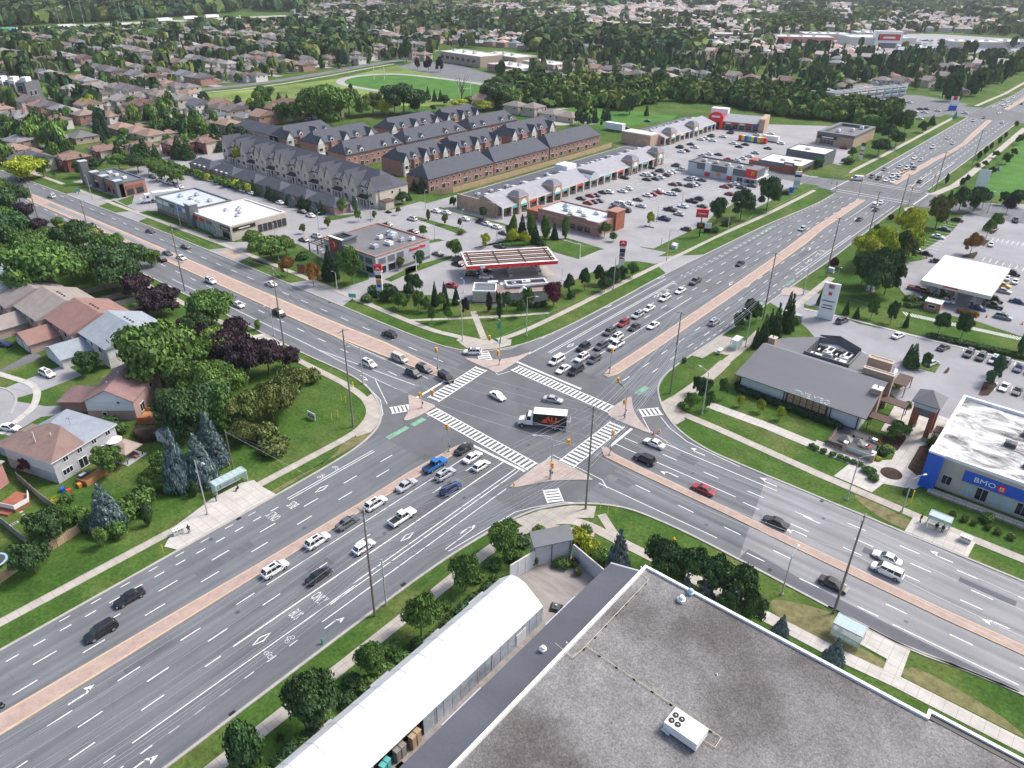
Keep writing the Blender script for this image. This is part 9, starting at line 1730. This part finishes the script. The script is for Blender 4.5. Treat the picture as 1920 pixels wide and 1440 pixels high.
for ring, (d0, d1, step, lod) in enumerate(((230,560,10.5, 'A'),(560,1000,11.5, 'B'),(1000,1700,15, 'C'),(1700,3300,27, 'C'))):
 n = int(d1 / step) + 1
 for i in range(-int(3300 / step) if d1 > 1700 else -n, n):
  for j in range(-10, n + 2):
   X = CAM.x + i * step + rr.uniform(-.5,.5) * step; Y = CAM.y + j * step + rr.uniform(-.5,.5) * step; d = math.hypot(X - CAM.x, Y - CAM.y)
   if not d0 <= d < d1: continue
   ok, px, py = seen(X, Y, 40)
   if not ok or px < -40: continue
   w_ = where(px, py)
   if w_ and w_ != 'wood': continue
   if w_ == 'wood' or (-30 < X < 30 and Y > 200) or (int(X // 6), int(Y // 6)) in occupied: continue
   if rr.random() < (.20 if ring < 2 else .1): continue
   if px > 1330 and ring < 2 and rr.random() < .30: continue
   cone = rr.random() < (.5 if px > 1330 else .22); dense = noise_ = sin(X * .011) * cos(Y * .013)
   k_ = 1 + .35 * (ring == 3) ; h = rr.uniform(6,12.5) * (1.15 if dense > 0 else .9) * k_; r_ = (h * rr.uniform(.36,.52) if not cone else h * rr.uniform(.2,.27)) * (1.35 if ring > 1 else 1) * (1.5 if ring == 3 else 1)
   if ring == 0 and len(fg) < 290: fg.append((X, Y, h, r_, cone, px, py))
   else: ftree(X, Y, h, r_, cone, lod, rr.choice(FL) if ring > 1 and px > 700 else None)
for X, Y, h, r_, cone, px, py in fg:
 tree(X, Y, h, r_, 's' if cone else 'r', rr.choice('ggddlcdy' if not cone else 'cdc'), zone(px, py), 'suburban trees ' + zone(px, py), True)
def wood(poly, n, hr, rr_, lod='A', cols=None):
 def f(px, py):
  X, Y = W(px, py); h = rr.uniform(*hr); ftree(X, Y, h, rr.uniform(*rr_), False, lod, rr.choice(cols) if cols else None)
 spread(poly, n, f)
G2 = [(.075,.135,.034),(.052,.100,.030),(.10,.155,.038),(.15,.185,.045),(.045,.082,.032),(.085,.14,.036)]
wood([(905,195),(925,165),(960,152),(1100,160),(1240,162),(1430,172),(1560,195),(1640,215),(1560,228),(1450,214),(1340,196),(1240,190),(1170,208),(1080,200),(1010,203)],800,(5,10.5),(3.2,6.2), 'A', G2)
wood([(1440,215),(1560,205),(1700,205),(1660,250),(1560,232)],70,(5,9),(4,6), 'A', G2)
wood([(-60,60),(0,50),(250,38),(480,20),(565,24),(575,-8),(300,-8),(-60,12)],700,(14,22),(10,16), 'B'); wood([(-60,88),(0,80),(300,66),(420,58),(420,52),(0,70)],80,(7,11),(5,8), 'B')
wood([(520,50),(800,30),(1100,40),(1100,95),(1000,70),(700,60),(560,100),(540,70)],170,(11,17),(7,11), 'B'); wood([(540,100),(700,72),(700,100),(640,112),(600,112),(560,125)],60,(11,16),(7,10), 'A')
wood([(960,98),(1000,60),(1180,60),(1300,75),(1330,100),(1260,112),(1100,100)],130,(11,16),(7,11), 'B'); wood([(1380,40),(1560,30),(1560,62),(1440,64)],90,(9,14),(8,12), 'B', [(.10,.14,.035),(.08,.12,.03)])
for k in range(42):
 t_ = k / 41; X, Y = -34 + rr.uniform(-6,4),545 + t_ * 560; ftree(X, Y, rr.uniform(11,17), rr.uniform(3.5,5), rr.random() < .7, 'A')
wood([(1600,90),(1900,90),(1900,125),(1800,175),(1700,165),(1560,150)],30,(9,14),(3,4.5), 'A')
fb.build('distant_woods', 'far_leaf', 'mass of distant woods and suburb trees up to the horizon', 'trees')
Q = (480,0,4)
trees(Q, [(530,960,200, 'r', 'g', 21),(420,900,130, 'r', 'd', 16),(640,900,130, 'r', 'd', 16),(700,860,110, 'r', 'g', 14),(1110,860,150, 'r', 'd', 17),(1210,850,100, 'r', 'd', 13),(1040,840,90, 'r', 'd', 13),(880,860,80, 'r', 'v', 12),(800,880,70, 'r', 'l', 10),(960,870,70, 'r', 'y', 9),(1800,800,140, 'r', 'd', 14),(1900,820,110, 'r', 'g', 12),(1520,820,80, 'r', 'y', 6),(1700,830,80, 'r', 'y', 6),(1600,800,60, 'r', 'g', 6),(1410,790,50, 'r', 'd', 6),(1290,750,26, 's', 'd', 9),(1340,760,22, 's', 'd', 8),(1385,760,22, 's', 'd', 8),(60,790,90, 'r', 'g', 11),(180,790,40, 's', 'd', 8),(240,800,30, 's', 'd', 8),(225,930,60, 'r', 'd', 11),(20,900,70, 'r', 'd', 10),(712,685,18, 'r', 'd', 5),(1330,840,26, 'r', 'd', 4)], 'behind the brick townhouses at the edge of the meadow', mid=False)
trees(Q, [(1210,525,26, 'r', 'p', 9),(1295,535,34, 'r', 'p', 11),(1382,540,34, 'r', 'p', 11),(1835,600,42, 'r', 'd', 13),(1130,470,60, 'r', 'd', 18),(620,530,14, 'r', 'd', 6),(725,510,14, 'r', 'd', 6),(840,490,14, 'r', 'd', 6)], 'around the running track and school lot', mid=True)
Q = (960,0,4)
trees(Q, [(510,850,40, 'r', 'd', 7),(500,940,50, 'r', 'd', 8),(560,950,45, 'r', 'd', 7),(880,860,60, 'r', 'd', 11),(670,935,12, 's', 'd', 4),(730,915,10, 's', 'd', 4),(700,880,8, 's', 'd', 3),(400,820,14, 'r', 'd', 3)], 'on the park lawn behind the arcade', mid=True)
for X, Y, h, r_, c in [(-245,45 + 60,7,3, 'd')] + [(rr.uniform(-345,-268), rr.uniform(50,125), rr.uniform(6,11), rr.uniform(3,5), rr.choice('ggdcl')) for _ in range(30)] + [(rr.uniform(-420,-330), rr.uniform(15,150), rr.uniform(6,11), rr.uniform(3,5), rr.choice('ggdcl')) for _ in range(24)]:
 px, py = PX(X, Y)
 if 118 < px < 270 and 232 < py < 300: continue
 if py > 322 + (px - 60) * -.05: continue
 tree(X, Y, h, r_, 'r' if rr.random() < .75 else 's', c, zone(px, py), 'suburban trees ' + zone(px, py), True)
trees(ZA, [(250,560,170, 'r', 'y', 9),(400,540,90, 'r', 'g', 8),(900,170 + 30,60, 's', 'c', 14),(960,190,50, 's', 'c', 13),(500,200,100, 'r', 'g', 9),(180,190,60, 's', 'c', 9),(990,380,80, 's', 'd', 11),(1080,400,70, 's', 'd', 10),(1320,410,90, 's', 'd', 12),(1420,430,60, 's', 'd', 10),(1620,370,80, 's', 'd', 11),(1700,380,70, 's', 'd', 10),(740,540,70, 'r', 'd', 7),(760,470,50, 's', 'd', 7),(1080,480,90, 'r', 'g', 7),(1250,500,110, 'r', 'd', 8),(1400,520,80, 'r', 'l', 7),(880,500,70, 'r', 'd', 6),(1490,570,90, 'r', 'g', 6),(1600,600,90, 'r', 'g', 6),(1120,210,50, 'r', 'g', 6)], 'around the court of brown-roofed houses at upper left', mid=False)
for i, (a, b__, ds) in enumerate(((560,480, 'dark maroon brick house by the farthest road'),(860,400, 'brown-roofed house behind the farthest shop, left one'),(1200,370, 'brown-roofed house with white gable, behind the farthest shop'),(1520,340, 'red brick house with black garage behind the conifers'),(1800,320, 'brown-roofed house nearest the dark garage roofs'))):
 x, y = Zm(*ZA, [(a, b__)])[0]; t = Bld('detached_house', ds, 'house', x - 6, y, 12,11,5.6, rad(4), 'houses on the upper-left court'); t.walls('tint_wall', color=(.22,.07,.06) if i in (0,3) else (.5,.44,.38)); t.hip(5.6,2.6, 'tint_roof', .5,(.19,.12,.10)); t.gable_y(5.6,1.9, 'tint_roof', .3,(.19,.12,.10), x0=6, x1=11, y0=-1.2, y1=5, wall='siding_white', name='bay_roof'); t.walls('tint_wall', 5.6, color=(.22,.08,.07), name='bay', x0=6, x1=11, y0=-1.2, y1=0); addwin(t.t, 7.4,-1.2,3.2,1.8,1.5,2); addwin(t.t, 2,0,3.2,1.6,1.4,2); MB().box(6.6,10.4,-1.3,-1.2,.1,2.3, 'black').build('garage_door', t.t)
for i, (px, py, ri) in enumerate(((20,240,5),(60,265,10),(15,285,5),(90,245,9),(150,215,10),(190,235,10),(60,215,10),(240,215,9),(130,195,6),(280,190,0),(360,215,8),(300,225,8),(390,235,8),(400,215,10),(450,215,3),(500,220,9),(540,215,9),(340,190,10))):
 X, Y = W(px, py); parts, L, D, h = HP[i % 3]; t = thing('suburban_house', ['pale', 'tan', 'grey', 'pinkish', 'terracotta', 'brown'][i % 6] + ' house in the cluster left of the stone townhouses', 'house', (X - 6, Y, 0), rad(3 + 5 * (i % 3)), 'houses left of the stone townhouses')
 for nm, me in parts: link(nm, me, t, RF[ri] if 'roof' in nm else WLc[(i * 3) % 7])
 for (u, z) in ((1.4, h - 1.9),(L - 3.4, h - 1.9)): link('window', winb, t, None, (u, 0, z))
 for (u, z) in ((2, h - 1.9),(D - 4, h - 1.9)): link('window', winb, t, None, (L, u, z), pi / 2)
# ordinals so that each label singles out one thing
ORD = ['first', 'second', 'third', 'fourth', 'fifth', 'sixth', 'seventh', 'eighth', 'ninth', 'tenth', 'eleventh', 'twelfth', 'thirteenth', 'fourteenth', 'fifteenth', 'sixteenth', 'seventeenth', 'eighteenth', 'nineteenth', 'twentieth']
by = {}
for o in LAB: by.setdefault(o['label'],[]).append(o)
for lab, os_ in by.items():
 n = len(os_)
 if n == 1: continue
 if n > 20:
  for o in os_: o['group'] = o.get('group') or lab
  continue
 os_.sort(key=lambda o: PX(o.location.x, o.location.y, o.location.z)[0])
 base = lab.split(' ');
 for i, o in enumerate(os_):
  suf = ('left one' if i == 0 else 'right one') if n == 2 else ('leftmost' if i == 0 else 'rightmost' if i == n - 1 else ORD[i] + ' from left')
  o['label'] = ' '.join(base[:13]) + ', ' + suf
